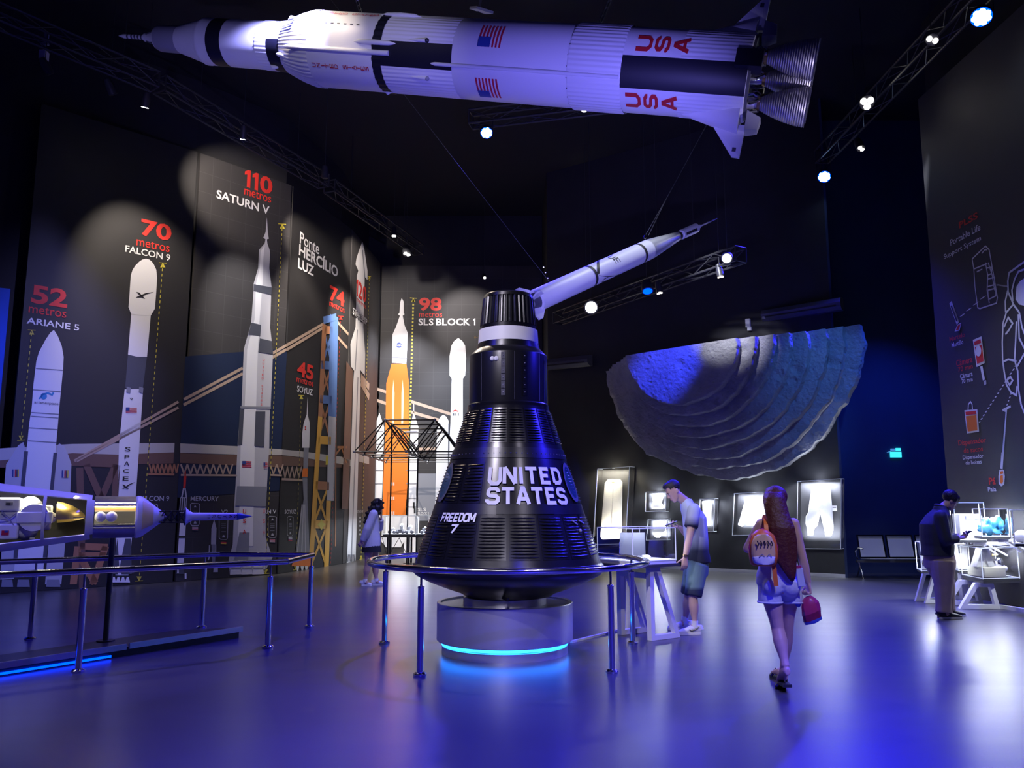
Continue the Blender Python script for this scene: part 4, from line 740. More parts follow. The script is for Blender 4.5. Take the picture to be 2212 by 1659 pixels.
for a_, c_ in (((6, .155, .06), (25, .155, -.005)), ((25, .155, -.005), (40, .155, .05)), ((2, .155, -.02), (22, .155, -.01)), ((26, .155, -.02), (38, .155, -.09))): b.tube([mo + ax * S(p) + tocam * v + upv * u for p, v, u in (a_, c_)], .005, M['grey'], 6)
b.build('landing_strut', cut)
for uu, vv in ((.165, 84), (-.175, 75)):
    b = MB(); c = mo + ax * S(vv) + tocam * .10 + upv * (uu - .02); b.box(c, (.04, .02, .018), M['white'], R_); b.bar(c - upv * .02, c + upv * .025, .01, M['white']); b.build('thruster_quad', cut, 0)
b = MB(); b.box(mo + ax * S(21) + tocam * .153 + upv * .13, (.06, .003, .028), M['grey'], R_); b.box(mo + ax * S(19) + tocam * .155 + upv * .13, (.035, .003, .018), M['dark'], R_); b.build('wing_emblem', cut, 0)
b = MB(); b.box(mo + ax * S(18) + tocam * .163 - upv * .14, (.06, .003, .045), M['flagred'], R_); b.box(mo + ax * S(20) + tocam * .165 - upv * .128, (.028, .003, .02), M['flagblue'], R_); b.build('flag_plate', cut, 0)
b = MB(); b.lathe([(S(122), .155), (S(135), .145), (S(155), .115), (S(172), .07), (S(183), .025)], M['gold'], mf, 40, (math.radians(-8), math.radians(200))); b.build('engine_bell', cut, 60)
b = MB(); b.tube([mo + ax * S(72) + tocam * .10, mo + ax * S(186) + tocam * .10], .004, M['chrome'], 6); b.build('centre_rod', cut)
b = MB(); b.sphere(mo + ax * S(128) + tocam * .07 + upv * .005, .026, M['brass'], None, 10, 7); b.build('injector_dome', cut)
# service module
hS = math.radians(33); sa, sb = S(203), S(292)
b = MB(); shell(b, [(sa, .208), (sb, .208)], M['steel'], (hS, 2 * math.pi - hS), .01); b.build('service_module', cut, 30)
b = MB(); b.lathe([(sa, .16), (sb, .16)], M['brass'], mf, 24, (math.radians(20), math.radians(80))); b.build('gold_liner', cut)
b = MB(); b.lathe([(sa, .15), (sb, .15)], M['grey'], mf, 24, (math.radians(80), math.radians(300))); b.build('inner_tube', cut)
for px in (217, 241): b = MB(); b.sphere(mo + ax * S(px) + tocam * .15 + upv * .004, .052, M['white'], None, 20, 12); b.build('fuel_sphere', cut)
b = MB(); b.tube([mo + ax * sa + tocam * .165 - upv * .085, mo + ax * sb + tocam * .165 - upv * .085], .02, M['chrome'], 10); b.build('lower_rail', cut)
# command module
b = MB(); b.lathe([(S(292), .0), (S(292), .205), (S(296), .214), (S(305), .205), (S(312), .185), (S(337), .10), (S(352), .05), (S(360), .0)], M['white'], mf, 40); b.build('command_module', cut, 30)
b = MB(); b.lathe([(S(306), .207), (S(312), .190), (S(330), .128)], M['goldin'], mf, 24, (math.radians(-38), math.radians(52))); b.build('cabin_cutaway', cut)
# escape tower
b = MB(); ta, tb = S(340), S(400); rA, rB = .075, .085
cs = [math.radians(a) for a in (45, 135, 225, 315)]
for c in cs: b.tube([mf(ta, c, rA), mf(tb, c, rB)], .008, M['black'], 6)
for k in range(4):
    for j in range(4):
        u0, u1 = ta + (tb - ta) * k / 4, ta + (tb - ta) * (k + 1) / 4; b.tube([mf(u0, cs[j], rA), mf(u1, cs[(j + 1) % 4], rB)], .006, M['black'], 5); b.tube([mf(u1, cs[j], rB), mf(u1, cs[(j + 1) % 4], rB)], .006, M['black'], 5)
b.build('escape_tower', cut)
b = MB(); b.lathe([(S(400), 0), (S(400), .098), (S(408), .062), (S(416), .042), (S(512), .036)], M['white'], mf, 32); b.build('escape_motor', cut, 30)
b = MB(); b.lathe([(S(398), .03), (S(398), .085), (S(402), .09)], M['dark'], mf, 24); b.build('motor_nozzle', cut)
b = MB(); b.lathe([(S(511), .037), (S(514), .037), (S(546), .0)], M['pblue'], mf, 24); b.build('nose_cone', cut)
for ch, px in zip('SATURN', (508, 497, 485, 473, 461, 449)):
    vs, fs, asp = text_geo(ch, 0.0); b = MB(); b.add([mf(S(px) + (y - .5) * .034, -(x - .5) * .9, .040) for x, y in vs], fs, M['ink']); b.build('lettering', cut, 0)
vs, fs, asp = text_geo('V', 0.0); b = MB(); b.add([mf(S(434) + (y - .5) * .034, -(x - .5) * .9, .040) for x, y in vs], fs, M['ink']); b.build('lettering', cut, 0)
b = MB(); pb = fl(228, 1385, .085); b.limb(pb, V((pb.x, pb.y, mo.z - .19)), [.028, .028], M['black'], 14); b.limb(pb, pb + V((0, 0, .012)), [.09, .09], M['black'], 20); b.build('stand_pole', cut)
light('AREA', 'model_interior_lamp', mo + ax * S(30) + upv * .25 + tocam * .12, 16, (1.0, 0.92, 0.72), mo + ax * S(30), shape='RECTANGLE', size=.42, size_y=.05)
light('AREA', 'model_bell_lamp', mo + ax * S(140) + upv * .20 + tocam * .10, 3.0, (1.0, 0.85, 0.45), mo + ax * S(150), shape='RECTANGLE', size=.2, size_y=.04)
light('AREA', 'model_module_lamp', mo + ax * S(248) + upv * .145 + tocam * .14, 3.6, (1.0, 0.88, 0.6), mo + ax * S(248) + tocam * .1, shape='RECTANGLE', size=.36, size_y=.03)
# ------------------------------------------------------------------ big white rocket hanging under the ceiling
ra, rb = at(1625, 170, 9.15), at(255, 77, 11.75)       # base centre, nose tip
class Rk:
    def __init__(s, p0, p1):
        s.o = p0; s.a = (p1 - p0).normalized(); s.L = (p1 - p0).length
        m = p0 + s.a * s.L * .45; c = EYEP - m; c -= s.a * c.dot(s.a); s.c = c.normalized(); s.e = s.a.cross(s.c)
        if s.e.z < 0: s.e = -s.e
        s.dirn = 1 if projx(p1) > projx(p0) else -1
    def f(s, t, ph, r): return s.o + s.a * t + (s.c * math.cos(ph) + s.e * math.sin(ph)) * r
    def s(s, px):
        lo, hi = -3.0, s.L + 2
        for _ in range(44):
            m = (lo + hi) / 2
            if (projx(s.o + s.a * m) - px) * s.dirn < 0: lo = m
            else: hi = m
        return lo
R = Rk(ra, rb); q = R.s; D = math.radians
rocket = thing('moon_rocket_model', 'huge white and black three-stage rocket model hanging level under the ceiling', 'rocket model', R.f(R.L * .45, 0, 0))
def sec(name, prof, m, n=72, rf=None, sm=30, phi=None, parent=None):
    b = MB(); b.lathe(prof, M[m], R.f, n, phi, rf); return b.build(name, parent or rocket, sm)
rib = lambda j: 0.006 if j % 4 < 2 else 0.0
def patch(b, s0, s1, p0, p1, r0, m, r1=None, n=14):
    r1 = r0 if r1 is None else r1
    b.add([R.f(s, p0 + (p1 - p0) * k / n, r) for s, r in ((s0, r0), (s1, r1)) for k in range(n + 1)], [(k, k + 1, k + n + 2, k + n + 1) for k in range(n)], M[m])
sec('thrust_section', [(q(1622), 0.0), (q(1622), .485), (q(1620), .50), (q(1480), .502)], 'white', 216, rib)
sec('fuel_tank', [(q(1481), .502), (q(1360), .502)], 'white')
sec('intertank', [(q(1361), .512), (q(1357), .518), (q(1253), .518), (q(1249), .510)], 'white', 216, rib)
b = MB()
for k in range(24): p = 2 * math.pi * k / 24; b.sphere(R.f(q(1249), p, .506), .010, M['dark'], None, 6, 4)
b.build('bolt_ring', rocket)
sec('oxidiser_tank', [(q(1250), .504), (q(1009), .504), (q(1007), .498)], 'white')
sec('interstage', [(q(1008), .498), (q(858), .498)], 'white', 216, rib)
sec('black_band', [(q(860), .506), (q(842), .506), (q(841), .500)], 'navy', 144, lambda j: .008 if j % 4 < 2 else 0.0)
sec('second_stage', [(q(842), .503), (q(704), .505)], 'white')
sec('stage_skirt', [(q(705), .507), (q(690), .503), (q(668), .46), (q(648), .405), (q(633), .358)], 'white', 216, lambda j: .009 if j % 4 < 2 else 0.0)
sec('flare_ring', [(q(634), .356), (q(604), .332)], 'white', 72)
b = MB(); b.lathe([(q(634.5), .359), (q(604), .335)], M['navy'], R.f, 40, (D(-150), D(16))); b.build('black_band', rocket, 40)
b = MB(); b.lathe([(q(664), .458), (q(634.5), .366)], M['navy'], R.f, 24, (D(26), D(68))); b.build('black_band', rocket, 40)
sec('third_stage', [(q(605), .331), (q(504), .328)], 'white')
sec('stage_corrugation', [(q(604), .333), (q(580), .333)], 'white', 160, lambda j: .005 if j % 4 < 2 else 0.0)
sec('black_band', [(q(505), .331), (q(475), .331)], 'navy')
sec('instrument_ring', [(q(476), .329), (q(458), .326), (q(455), .332), (q(451), .332), (q(448), .318)], 'offwhite')
sec('adapter_cone', [(q(449), .318), (q(393), .196)], 'offwhite')
sec('service_module', [(q(394), .196), (q(350), .190), (q(346), .178)], 'grey')
sec('command_module', [(q(347), .178), (q(343), .165), (q(335), .10), (q(316), .055)], 'offwhite')
b = MB()
for k in range(4):
    a0, a1 = D(45 + 90 * k), D(135 + 90 * k); b.tube([R.f(q(337), a0, .115), R.f(q(321), a0, .075)], .010, M['dark'], 6); b.tube([R.f(q(337), a0, .115), R.f(q(321), a1, .075)], .008, M['dark'], 6)
b.build('escape_tower', rocket)
sec('escape_motor', [(q(320), .07), (q(314), .062), (q(309), .036), (q(268), .032), (q(257), .008), (q(256), 0)], 'offwhite', 24)
b = MB()
for px in (276, 285, 292, 299, 306): patch(b, q(px), q(px + 3.4), D(-90), D(90), .0375, 'dark')
b.build('motor_band', rocket, 0)
for n_, x0, x1, p0, p1, rr in (('black_panel', 1008.5, 858, -17, 19, .506), ('black_panel', 1621, 1359.5, -23, 19, .511)):
    b = MB(); patch(b, q(x0), q(x1), D(p0), D(p1), rr, 'navy'); b.build(n_, rocket, 40)
for px0, px1, ph, rr, n_ in ((1358, 975, -9, .024, 'fuel_tunnel'), (878, 668, 1, .034, 'fuel_tunnel')):
    base = .518 if px0 > 1300 else .508
    b = MB(); b.tube([R.f(q(px0), D(ph), base), R.f(q(px1), D(ph), base), R.f(q(px1 - 14), D(ph), base - .03)], [rr, rr, .004], M['white'], 12); b.build(n_, rocket, 50)
for px0, px1, ph in ((893, 802, 15), (922, 832, 72), (862, 835, -75)):
    b = MB(); b.tube([R.f(q(px0), D(ph), .495), R.f(q(px0 - 16), D(ph), .508), R.f(q((px0 + px1) / 2), D(ph), .512), R.f(q(px1 + 16), D(ph), .508), R.f(q(px1), D(ph), .495)], [.006, .030, .034, .030, .006], M['white'], 12); b.build('ullage_pod', rocket, 50)
for px, ph in ((955, 22), (955, -31)):
    b = MB(); b.tube([R.f(q(px - 42), D(ph), .495), R.f(q(px - 14), D(ph), .512), R.f(q(px), D(ph), .51)], [.004, .022, .030], M['white'], 10); b.sphere(R.f(q(px), D(ph), .515), .030, M['navy' if ph > 0 else 'grey'], None, 10, 6); b.build('retro_fairing', rocket, 50)
for px, ph in ((612, -48), (650, 62), (640, -14)):
    b = MB(); b.tube([R.f(q(px - 8), D(ph), .345 if px < 620 else .40), R.f(q(px), D(ph), .375 if px < 620 else .43), R.f(q(px + 9), D(ph), .37 if px < 620 else .44)], [.012, .034, .012], M['white'], 10); b.build('thruster_pod', rocket, 50)
for k in range(7): b = MB(); patch(b, q(720 + k * 13.5), q(726 + k * 13.5), D(40.5), D(42.5), .509, 'dark', None, 2); b.build('dash_mark', rocket, 0)
def glyph(ch, px, ph, h, wd, m, r=.512, name='lettering', bold=.03, blk=False):
    b = MB(); s0 = q(px)
    if blk:
        qs, w_ = block_word(ch, 1.3)
        for qd in qs: b.add([R.f(s0 + (y / 6 - .5) * h, D(ph) + (x / 4 - .5) * wd / r, r) for x, y in qd], [(0, 1, 2, 3)], M[m])
    else:
        vs, fs, _ = text_geo(ch, bold); b.add([R.f(s0 + (y - .5) * h, D(ph) + (x - .5) * wd * (.2 if ch == 'I' else 1) / r, r) for x, y in vs], fs, M[m])
    b.build(name, rocket, 0)
for ph in (38, -42):
    for ch, px in (('U', 1399), ('S', 1438), ('A', 1478)):
        glyph(ch, px if ph > 0 else px - 12, ph, .17, .17, 'red', blk=True)
for ph in (-23, 66):
    x = 718
    for ch in 'UNITED STATES':
        if ch != ' ': glyph(ch, x, ph, .058, .058, 'red', .514, 'lettering', .0)
        x += 9.3
for ph in (36, -42):
    b = MB(); s0, s1 = q(1107 if ph > 0 else 1103), q(1060 if ph > 0 else 1057); a0, a1 = D(ph) - .31, D(ph) + .31
    for i in range(13):
        if i % 2 == 0: patch(b, s1 + (s0 - s1) * i / 13, s1 + (s0 - s1) * (i + 1) / 13, a0, a1, .510, 'flagred')
    patch(b, s1, s1 + (s0 - s1) * 7 / 13, a0, a0 + (a1 - a0) * .42, .513, 'flagblue'); b.build('flag_emblem', rocket, 0)
# fins, fairings and engines at the tail
for ph in (-66, 114):
    p = D(ph); b = MB()
    rings = []
    for k in range(9):
        t_ = k / 8; s = q(1478) + (q(1616) - q(1478)) * t_; rad = .02 + .21 * t_; cen = .47
        u = R.c * math.cos(p) + R.e * math.sin(p); v = R.a.cross(u)
        rings.append([R.o + R.a * s + u * (cen + rad * math.cos(x)) + v * rad * math.sin(x) for x in [math.pi * 2 * j / 20 for j in range(20)]])
    b.ring_loft(rings, M['white']); b.build('engine_fairing', rocket, 40)
    b = MB(); sb_, st_ = q(1612), q(1556); v2 = v * .03
    def fp_(s, r_, sgn, k=1.0): return R.o + R.a * s + u * r_ + v2 * sgn * k
    lo = [(st_, .58), (sb_ - .01, .97), (sb_ - .10, .97), (sb_ - .10, .58)]
    b.add([fp_(s, r_, 1, 1 if i not in (0, 1) else .3) for i, (s, r_) in enumerate(lo)] + [fp_(s, r_, -1, 1 if i not in (0, 1) else .3) for i, (s, r_) in enumerate(lo)], [(0, 1, 2, 3), (7, 6, 5, 4), (0, 4, 5, 1), (1, 5, 6, 2), (2, 6, 7, 3), (3, 7, 4, 0)], M['white']); fo = b.build('fin', rocket, 0)
    b = MB(); b.add([R.o + R.a * s + u * r_ + v * .034 * sg for s, r_ in ((sb_ - .0, .86), (sb_ - .045, .86), (sb_ - .045, .91), (sb_, .91)) for sg in (1, -1)], [(0, 2, 4, 6), (1, 3, 5, 7)], M['dark']); b.build('fin_marking', fo, 0)
    b = MB(); b.add([R.o + R.a * s + u * r_ + v * w_ for s, r_, w_ in ((sb_ - .10, .45, .16), (sb_ - .10, .66, .12), (sb_ - .10, .66, -.12), (sb_ - .10, .45, -.16), (sb_ - .26, .50, .10), (sb_ - .24, .64, .08), (sb_ - .24, .64, -.08), (sb_ - .26, .50, -.10))], [(0, 1, 2, 3), (4, 5, 6, 7), (0, 1, 5, 4), (1, 2, 6, 5), (2, 3, 7, 6), (3, 0, 4, 7)], M['grey']); b.build('fairing_end', rocket, 0)
for ph in (24, 204):
    p = D(ph); u = R.c * math.cos(p) + R.e * math.sin(p); v = R.a.cross(u); b = MB(); s = q(1622)
    b.prism([R.o + R.a * (s + .16) + u * .40 + v * -.13, R.o + R.a * (s + .16) + u * .56 + v * -.10, R.o + R.a * (s + .16) + u * .56 + v * .10, R.o + R.a * (s + .16) + u * .40 + v * .13], -R.a * .30, M['navy']); b.build('side_fairing', rocket, 0)
sec('base_plate', [(q(1622) - .002, 0.0), (q(1622) - .03, .48), (q(1622), .49)], 'dark')
nz = lambda j: .004 if j % 2 else 0.0
for k, ph in enumerate((42, -48, 132, -138, None)):
    off_ = V((0, 0, 0)) if ph is None else (R.c * math.cos(D(ph)) + R.e * math.sin(D(ph))) * .36
    nf = lambda s, p_, r_, o_=off_: R.f(s, p_, r_) + o_
    s = q(1622); b = MB(); prof = [(s - .0, .07), (s - .10, .065), (s - .14, .055)]
    b.lathe(prof, M['nozzle'], nf, 24); b.build('turbopump', rocket, 40)
    prof = []
    for i in range(44):
        t_ = i / 43; rr = .055 + .165 * (1 - (1 - t_) ** 1.7) + (.007 if i % 2 else 0); prof.append((s - .14 - .56 * t_, rr))
    b = MB(); b.lathe(prof, M['nozzle'], nf, 36); b.lathe([(a_, r_ - .012) for a_, r_ in prof[::-3]], M['dark'], nf, 36); o = b.build('engine_nozzle', rocket, 40)
    b = MB(); b.lathe([(s - .14, .075), (s - .17, .08)], M['brass'], nf, 20); b.build('throat_ring', o, 40)
    b = MB()
    for j in range(3): p_ = j * 2.1; b.tube([nf(s, p_, .10), nf(s - .07, p_, .12), nf(s - .16, p_ + .5, .085)], .018, M['chrome'], 6)
    b.build('feed_pipe', o, 40)
def cable(name, label, pts, r=.006, links=True):
    b = MB()
    for d in (-.018, .018): b.tube([p + V((d, 0, 0)) for p in pts], r, M['steel'], 5)
    if links:
        for k in range(24):
            p = pts[0].lerp(pts[-1], k / 23); b.tube([p + V((-.018, 0, 0)), p + V((.018, 0, .03))], r * .8, M['steel'], 4)
    return tag(b.build(name, None, 0), label, 'chain', 'rocket hanging chains')
def hang(px, py, Y, px1, py1, name, label, z1=H_CEIL):
    p = at(px, py, Y); d = ray(px1, py1); k = (p.y + .15) / d.y; p1 = EYEP + d * k; t_ = (z1 - p.z) / (p1.z - p.z); return cable(name, label, [p, p.lerp(p1, t_)])
hang(781, 33, 10.55, 771, 0, 'hanging_chain', 'paired steel chain above the red UNITED STATES lettering of the big rocket')
hang(1295, 52, 9.65, 1318, 0, 'hanging_chain', 'paired steel chain above the ribbed section near the red USA of the big rocket')

# ------------------------------------------------------------------ slim rocket hanging at an angle
J = Rk(at(1157, 650, 11.0), at(1550, 471.5, 14.05)); R = J; q = J.s
sl = thing('slim_rocket_model', 'slim white rocket model hanging at a slant behind the capsule', 'rocket model', J.f(J.L * .4, 0, 0)); rocket = sl
sec('rocket_body', [(q(1157), 0), (q(1157), .158), (q(1398), .162)], 'white', 48)
def jband(px, w_, n_='black_band'): b = MB(); b.lathe([(q(px - w_), .1645), (q(px + w_), .1645)], M['ink'], J.f, 48); b.build(n_, sl, 40)
jband(1271, 2.4); jband(1379, 2.2)
sec('warhead_cone', [(q(1398), .162), (q(1404), .160), (q(1463), .078), (q(1468), .070)], 'silver', 48)
b = MB(); b.lathe([(q(1462.5), .0815), (q(1467), .076)], M['ink'], J.f, 32); b.build('black_band', sl)
b = MB(); b.lathe([(q(1468), .06), (q(1472), .06)], M['chrome'], J.f, 32); b.build('spin_bearing', sl)
b = MB(); b.lathe([(q(1471), 0), (q(1471), .082), (q(1503), .082), (q(1504), .06), (q(1504), 0)], M['white'], J.f, 32); tubo = b.build('upper_tub', sl, 30)
b = MB(); b.add([J.f(q(px), ph, .0835) for px in (1474, 1497) for ph in (-.55, -.3, -.05)], [(0, 1, 4, 3), (1, 2, 5, 4)], M['ink']); b.build('tub_slot', tubo, 0)
b = MB(); b.lathe([(q(1504), .035), (q(1512), .03), (q(1513), 0)], M['white'], J.f, 20); b.build('final_stage', sl, 30)
b = MB(); b.lathe([(q(1512), .014), (q(1529), .013)], M['white'], J.f, 12); b.lathe([(q(1529), .013), (q(1548), .009), (q(1550), 0)], M['grey'], J.f, 12); b.build('satellite_probe', sl, 30)
b = MB()
for ph0, ph1, p0, p1 in ((-.2, 1.5, 1272, 1300), (-.2, -1.6, 1272, 1335)):
    rings = []
    for k in range(13):
        t_ = k / 12; ph = ph0 + (ph1 - ph0) * t_; px = p0 + (p1 - p0) * (t_ ** 1.3); rings.append([J.f(q(px), ph + .09, .1642), J.f(q(px) + .06, ph - .09 + .16 * (ph1 > ph0), .1642)])
    b.ring_loft(rings, M['ink'], False, False)
b.build('stripe_pattern', sl, 40)
for ch, px, ph in (('U', 1318, 52), ('E', 1320, 18), ('U', 1290, -62), ('E', 1298, -88)):
    vs, fs, _ = text_geo(ch, .0); b = MB(); b.add([J.f(q(px) + (y - .5) * .13, D(ph) - (x - .5) * .52, .1645) for x, y in vs], fs, M['ink']); b.build('lettering', sl, 0)
for ph in (20, 110, 200, 290):
    p = D(ph); b = MB(); u = J.c * math.cos(p) + J.e * math.sin(p); v = J.a.cross(u) * .012
    pl = [(q(1157) + .05, .158), (q(1157) - .10, .27), (q(1157) - .18, .27), (q(1157) - .18, .10), (q(1157), .10)]
    b.prism([J.o + J.a * s + u * r_ - v for s, r_ in pl], v * 2, M['white']); b.build('fin', sl, 0)
b = MB(); b.lathe([(q(1157) - .12, .10), (q(1157), .12)], M['dark'], J.f, 24); b.build('engine_skirt', sl)
p_ = at(1392, 517, 12.95)
b = MB(); b.limb(p_, p_ + V((.03, 0, .09)), [.02, .03, .012], M['chrome'], 8); b.build('lifting_eye', sl)
b = MB(); top = p_ + V((2.3, .2, 4.2)); mid = p_ + V((.38, .03, .7)); b.tube([p_ + V((.03, 0, .09)), mid, top], .005, M['steel'], 5); b.tube([p_ + V((.07, 0, .07)), mid], .006, M['steel'], 5); tag(b.build('hanging_wire', None, 0), 'thin wire rising from the front of the slim slanted rocket', 'wire', 'slim rocket wires')
p2 = at(1186, 608, 11.25); b = MB(); b.tube([p2, p2 + V((-1.2, 0, 1.6)), p2 + V((-3.6, .2, 4.9))], .003, M['dark'], 5)
for k in range(3): b.sphere(p2 + V((-.02 - .03 * k, 0, .05 + .08 * k)), .012, M['chrome'], None, 6, 4)
tag(b.build('hanging_wire', None, 0), 'thin wire rising from the tail of the slim slanted rocket', 'wire', 'slim rocket wires')
# ------------------------------------------------------------------ trusses and lamps
def truss(label, p0, p1, w=.28, name='lighting_truss', n=None):
    p0, p1 = V(p0), V(p1); d = (p1 - p0); L = d.length; d.normalize(); a = d.cross(V((0, 0, 1))).normalized(); u = a.cross(d); n = n or max(4, int(L / .55))
    t = thing(name, label, 'truss', (p0 + p1) / 2, math.atan2(d.y, d.x), 'overhead trusses')
    C = [a * sx * w / 2 + u * sy * w / 2 for sx, sy in ((-1, -1), (1, -1), (1, 1), (-1, 1))]
    for c in C: b = MB(); b.tube([p0 + c, p1 + c], .022, M['truss'], 6); b.build('chord', t, 0)
    b = MB()
    for k in range(n):
        for j in range(4):
            s0, s1 = L * k / n, L * (k + 1) / n; i0, i1 = (j, (j + 1) % 4) if k % 2 else ((j + 1) % 4, j); b.tube([p0 + d * s0 + C[i0], p0 + d * s1 + C[i1]], .010, M['truss'], 4)
    for s in (0, L):
        for j in range(4): b.tube([p0 + d * s + C[j], p0 + d * s + C[(j + 1) % 4]], .016, M['truss'], 5)
    b.build('lacing', t, 0); 
    for s in (L * .2, L * .8):
        c = p0 + d * s + u * w / 2; b = MB(); b.tube([c, V((c.x, c.y, H_CEIL - .01))], .008, M['truss'], 5); b.build('drop_rod', t, 0)
    return t
truss('black box truss running along the right side beside two blue floodlights', (6.95, 8.3, 8.95), (6.72, 16.9, 8.95))
truss('black box truss along the upper left edge above the 52 metre rocket', lamp_at(-60, 10, 8.8), lamp_at(335, 176, 8.8))
truss('black box truss above the 110 metre rocket mural', lamp_at(345, 182, 8.8), lamp_at(700, 392, 8.8))
truss('black box truss above the far orange rocket mural', lamp_at(712, 402, 8.8), lamp_at(905, 540, 8.8))
truss('black box truss in front of the crater model wall', lamp_at(1205, 688, 6.25), lamp_at(1600, 549, 6.25))
truss('black box truss behind the big rocket above the central blue floodlight', lamp_at(1017, 258, 9.05), lamp_at(1330, 220, 9.05))
def par(p, aim, label, r=.125):
    p = V(p); d = (V(aim) - p).normalized(); a = d.cross(V((0, 0, 1))).normalized(); e = a.cross(d)
    t = thing('flood_light', label, 'lamp', p, 0, 'blue floodlights')
    b = MB(); b.limb(p - d * .20, p - d * .005, [r * .55, r * .95, r * 1.08, r * 1.08], M['lampbody'], 20); b.build('housing', t, 40)
    for k in range(8):
        c = p if k == 7 else p + (a * math.cos(k * 2 * math.pi / 7) + e * math.sin(k * 2 * math.pi / 7)) * r * .66
        b = MB(); b.limb(c, c + d * .006, [r * .33, r * .33], M['led_core'], 12); b.build('lens', t, 0)
    b = MB(); b.limb(p - d * .004, p + d * .001, [r * 1.06, r * 1.06], M['led_blue'], 24); b.build('halo_disc', t, 0)  # emissive disc added to imitate the blue halo around the lenses
    b = MB(); b.tube([p - d * .1 + a * r * 1.15, p - d * .1 + a * r * 1.15 + V((0, 0, .28)), p - d * .1 - a * r * 1.15 + V((0, 0, .28)), p - d * .1 - a * r * 1.15], .010, M['lampbody'], 5); b.build('yoke', t, 0)
par(PARS[0], (3.5, 6.0, 0), 'largest blue floodlight near the top right corner of the view', .135)
par(PARS[1], (3.5, 10.0, 0), 'blue floodlight below the end of the right truss'); par(PARS[2], (0, 8.0, 0), 'blue floodlight under the big rocket body', .11)
def track(px, py, z, aim, label, n=1, r=.05, m='led_white', drop=.3, Y=None):
    p = at(px, py, Y) if Y else lamp_at(px, py, z); d = (V(aim) - p).normalized(); a = d.cross(V((0, 0, 1))).normalized(); e = a.cross(d)
    t = thing('track_spot', label, 'lamp', p, 0, 'small ceiling spots'); k_ = r * (1.25 if n == 1 else 2.3)
    b = MB(); b.limb(p - d * .26, p - d * .004, [k_ * .7, k_, k_], M['lampbody'], 16); b.build('housing', t, 40)
    for k in range(n):
        c = p if n == 1 else p + (a * math.cos(k * 2 * math.pi / n + .5) + e * math.sin(k * 2 * math.pi / n + .5)) * r * 1.2
        b = MB(); b.limb(c, c + d * .006, [r, r], M[m], 12); b.build('lens', t, 0)
    b = MB(); b.tube([p - d * .15, V((p.x - d.x * .15, p.y - d.y * .15, H_CEIL))], .007, M['lampbody'], 5); b.build('hanger', t, 0)
E0 = (0, 0, 1.5)
track(1873, 222, 8.6, (3, 2, 1), 'white triple spot midway along the right truss', 3, .055)
track(2014, 86, 8.6, (3, 3, 1), 'white spot just below the largest blue floodlight', 2, .04)
track(1860, 321, 8.3, (7.3, 12, 2), 'small white spot right of the right truss end', 2, .035)
track(313, 232, 8.5, (-7.7, 15.4, 4), 'white spot at the end of the upper left truss', 1, .06); track(525, 301, 8.5, (-5.9, 17, 4), 'white spot above the big 110 numerals', 1, .05)
track(851, 510, 8.5, (-3, 20, 3), 'upper white spot over the far orange rocket mural', 1, .055); track(879, 549, 8.4, (-2, 20, 2), 'lower white spot over the far orange rocket mural', 2, .05)
track(1262, 235, 8.7, (0, 4, 2), 'white spot peeking from under the big rocket body', 1, .06)
track(1570, 558, 6.1, (1, 6, 1), 'white spot at the right end of the crater wall truss', 1, .085); track(1277, 664, 5.95, (0.5, 6, 1.2), 'large glaring white spot over the crater wall left of the black duct', 1, .13)
track(1425, 633, 5.9, (4, 16, 0), 'dim triple spot below the crater wall truss', 3, .03, 'led_dim'); track(1557, 598, 5.9, (5, 15, 0), 'dim triple spot near the right end of the crater wall truss', 3, .03, 'led_dim')
track(1399, 629, 5.9, (3, 14, 0), 'small blue lamp hanging from the crater wall truss', 1, .10, 'led_blue'); 
track(1047, 600, 8.2, (0, 16, 2), 'unlit spot high above the capsule top', 1, .04, 'led_dim')
for px, py, lab in ((245, 205, 'unlit black spot hanging left of the lit spot on the upper left truss'), (108, 160, 'unlit black spot below the white box on the upper left truss'), (702, 385, 'unlit black spot above the bridge tower mural')):
    track(px, py, 8.4, (-4, 18, 0), lab, 1, .06, 'lampbody')
p = lamp_at(1040, 22, 9.4); b = MB(); Rm = Matrix.Rotation(.5, 3, 'Z') @ Matrix.Rotation(.5, 3, 'X'); b.box(p, (.30, .30, .04), M['white'], Rm); b.box(p + V((-.03, .02, .1)), (.03, .03, .2), M['grey'], Rm); tag(b.build('access_point', None, 0), 'white square wireless box tilted above the big rocket', 'wireless box')
p = lamp_at(95, 120, 8.7); b = MB(); b.box(p, (.10, .12, .14), M['offwhite']); b.box(p + V((0, 0, .19)), (.03, .03, .40), M['grey']); b.box(p + V((0, 0, .2)), (.12, .05, .03), M['grey']); b.box(p + V((.03, 0, .32)), (.04, .03, .10), M['grey']); tag(b.build('junction_box', None, 0), 'small white box fixed to the upper left truss', 'junction box')
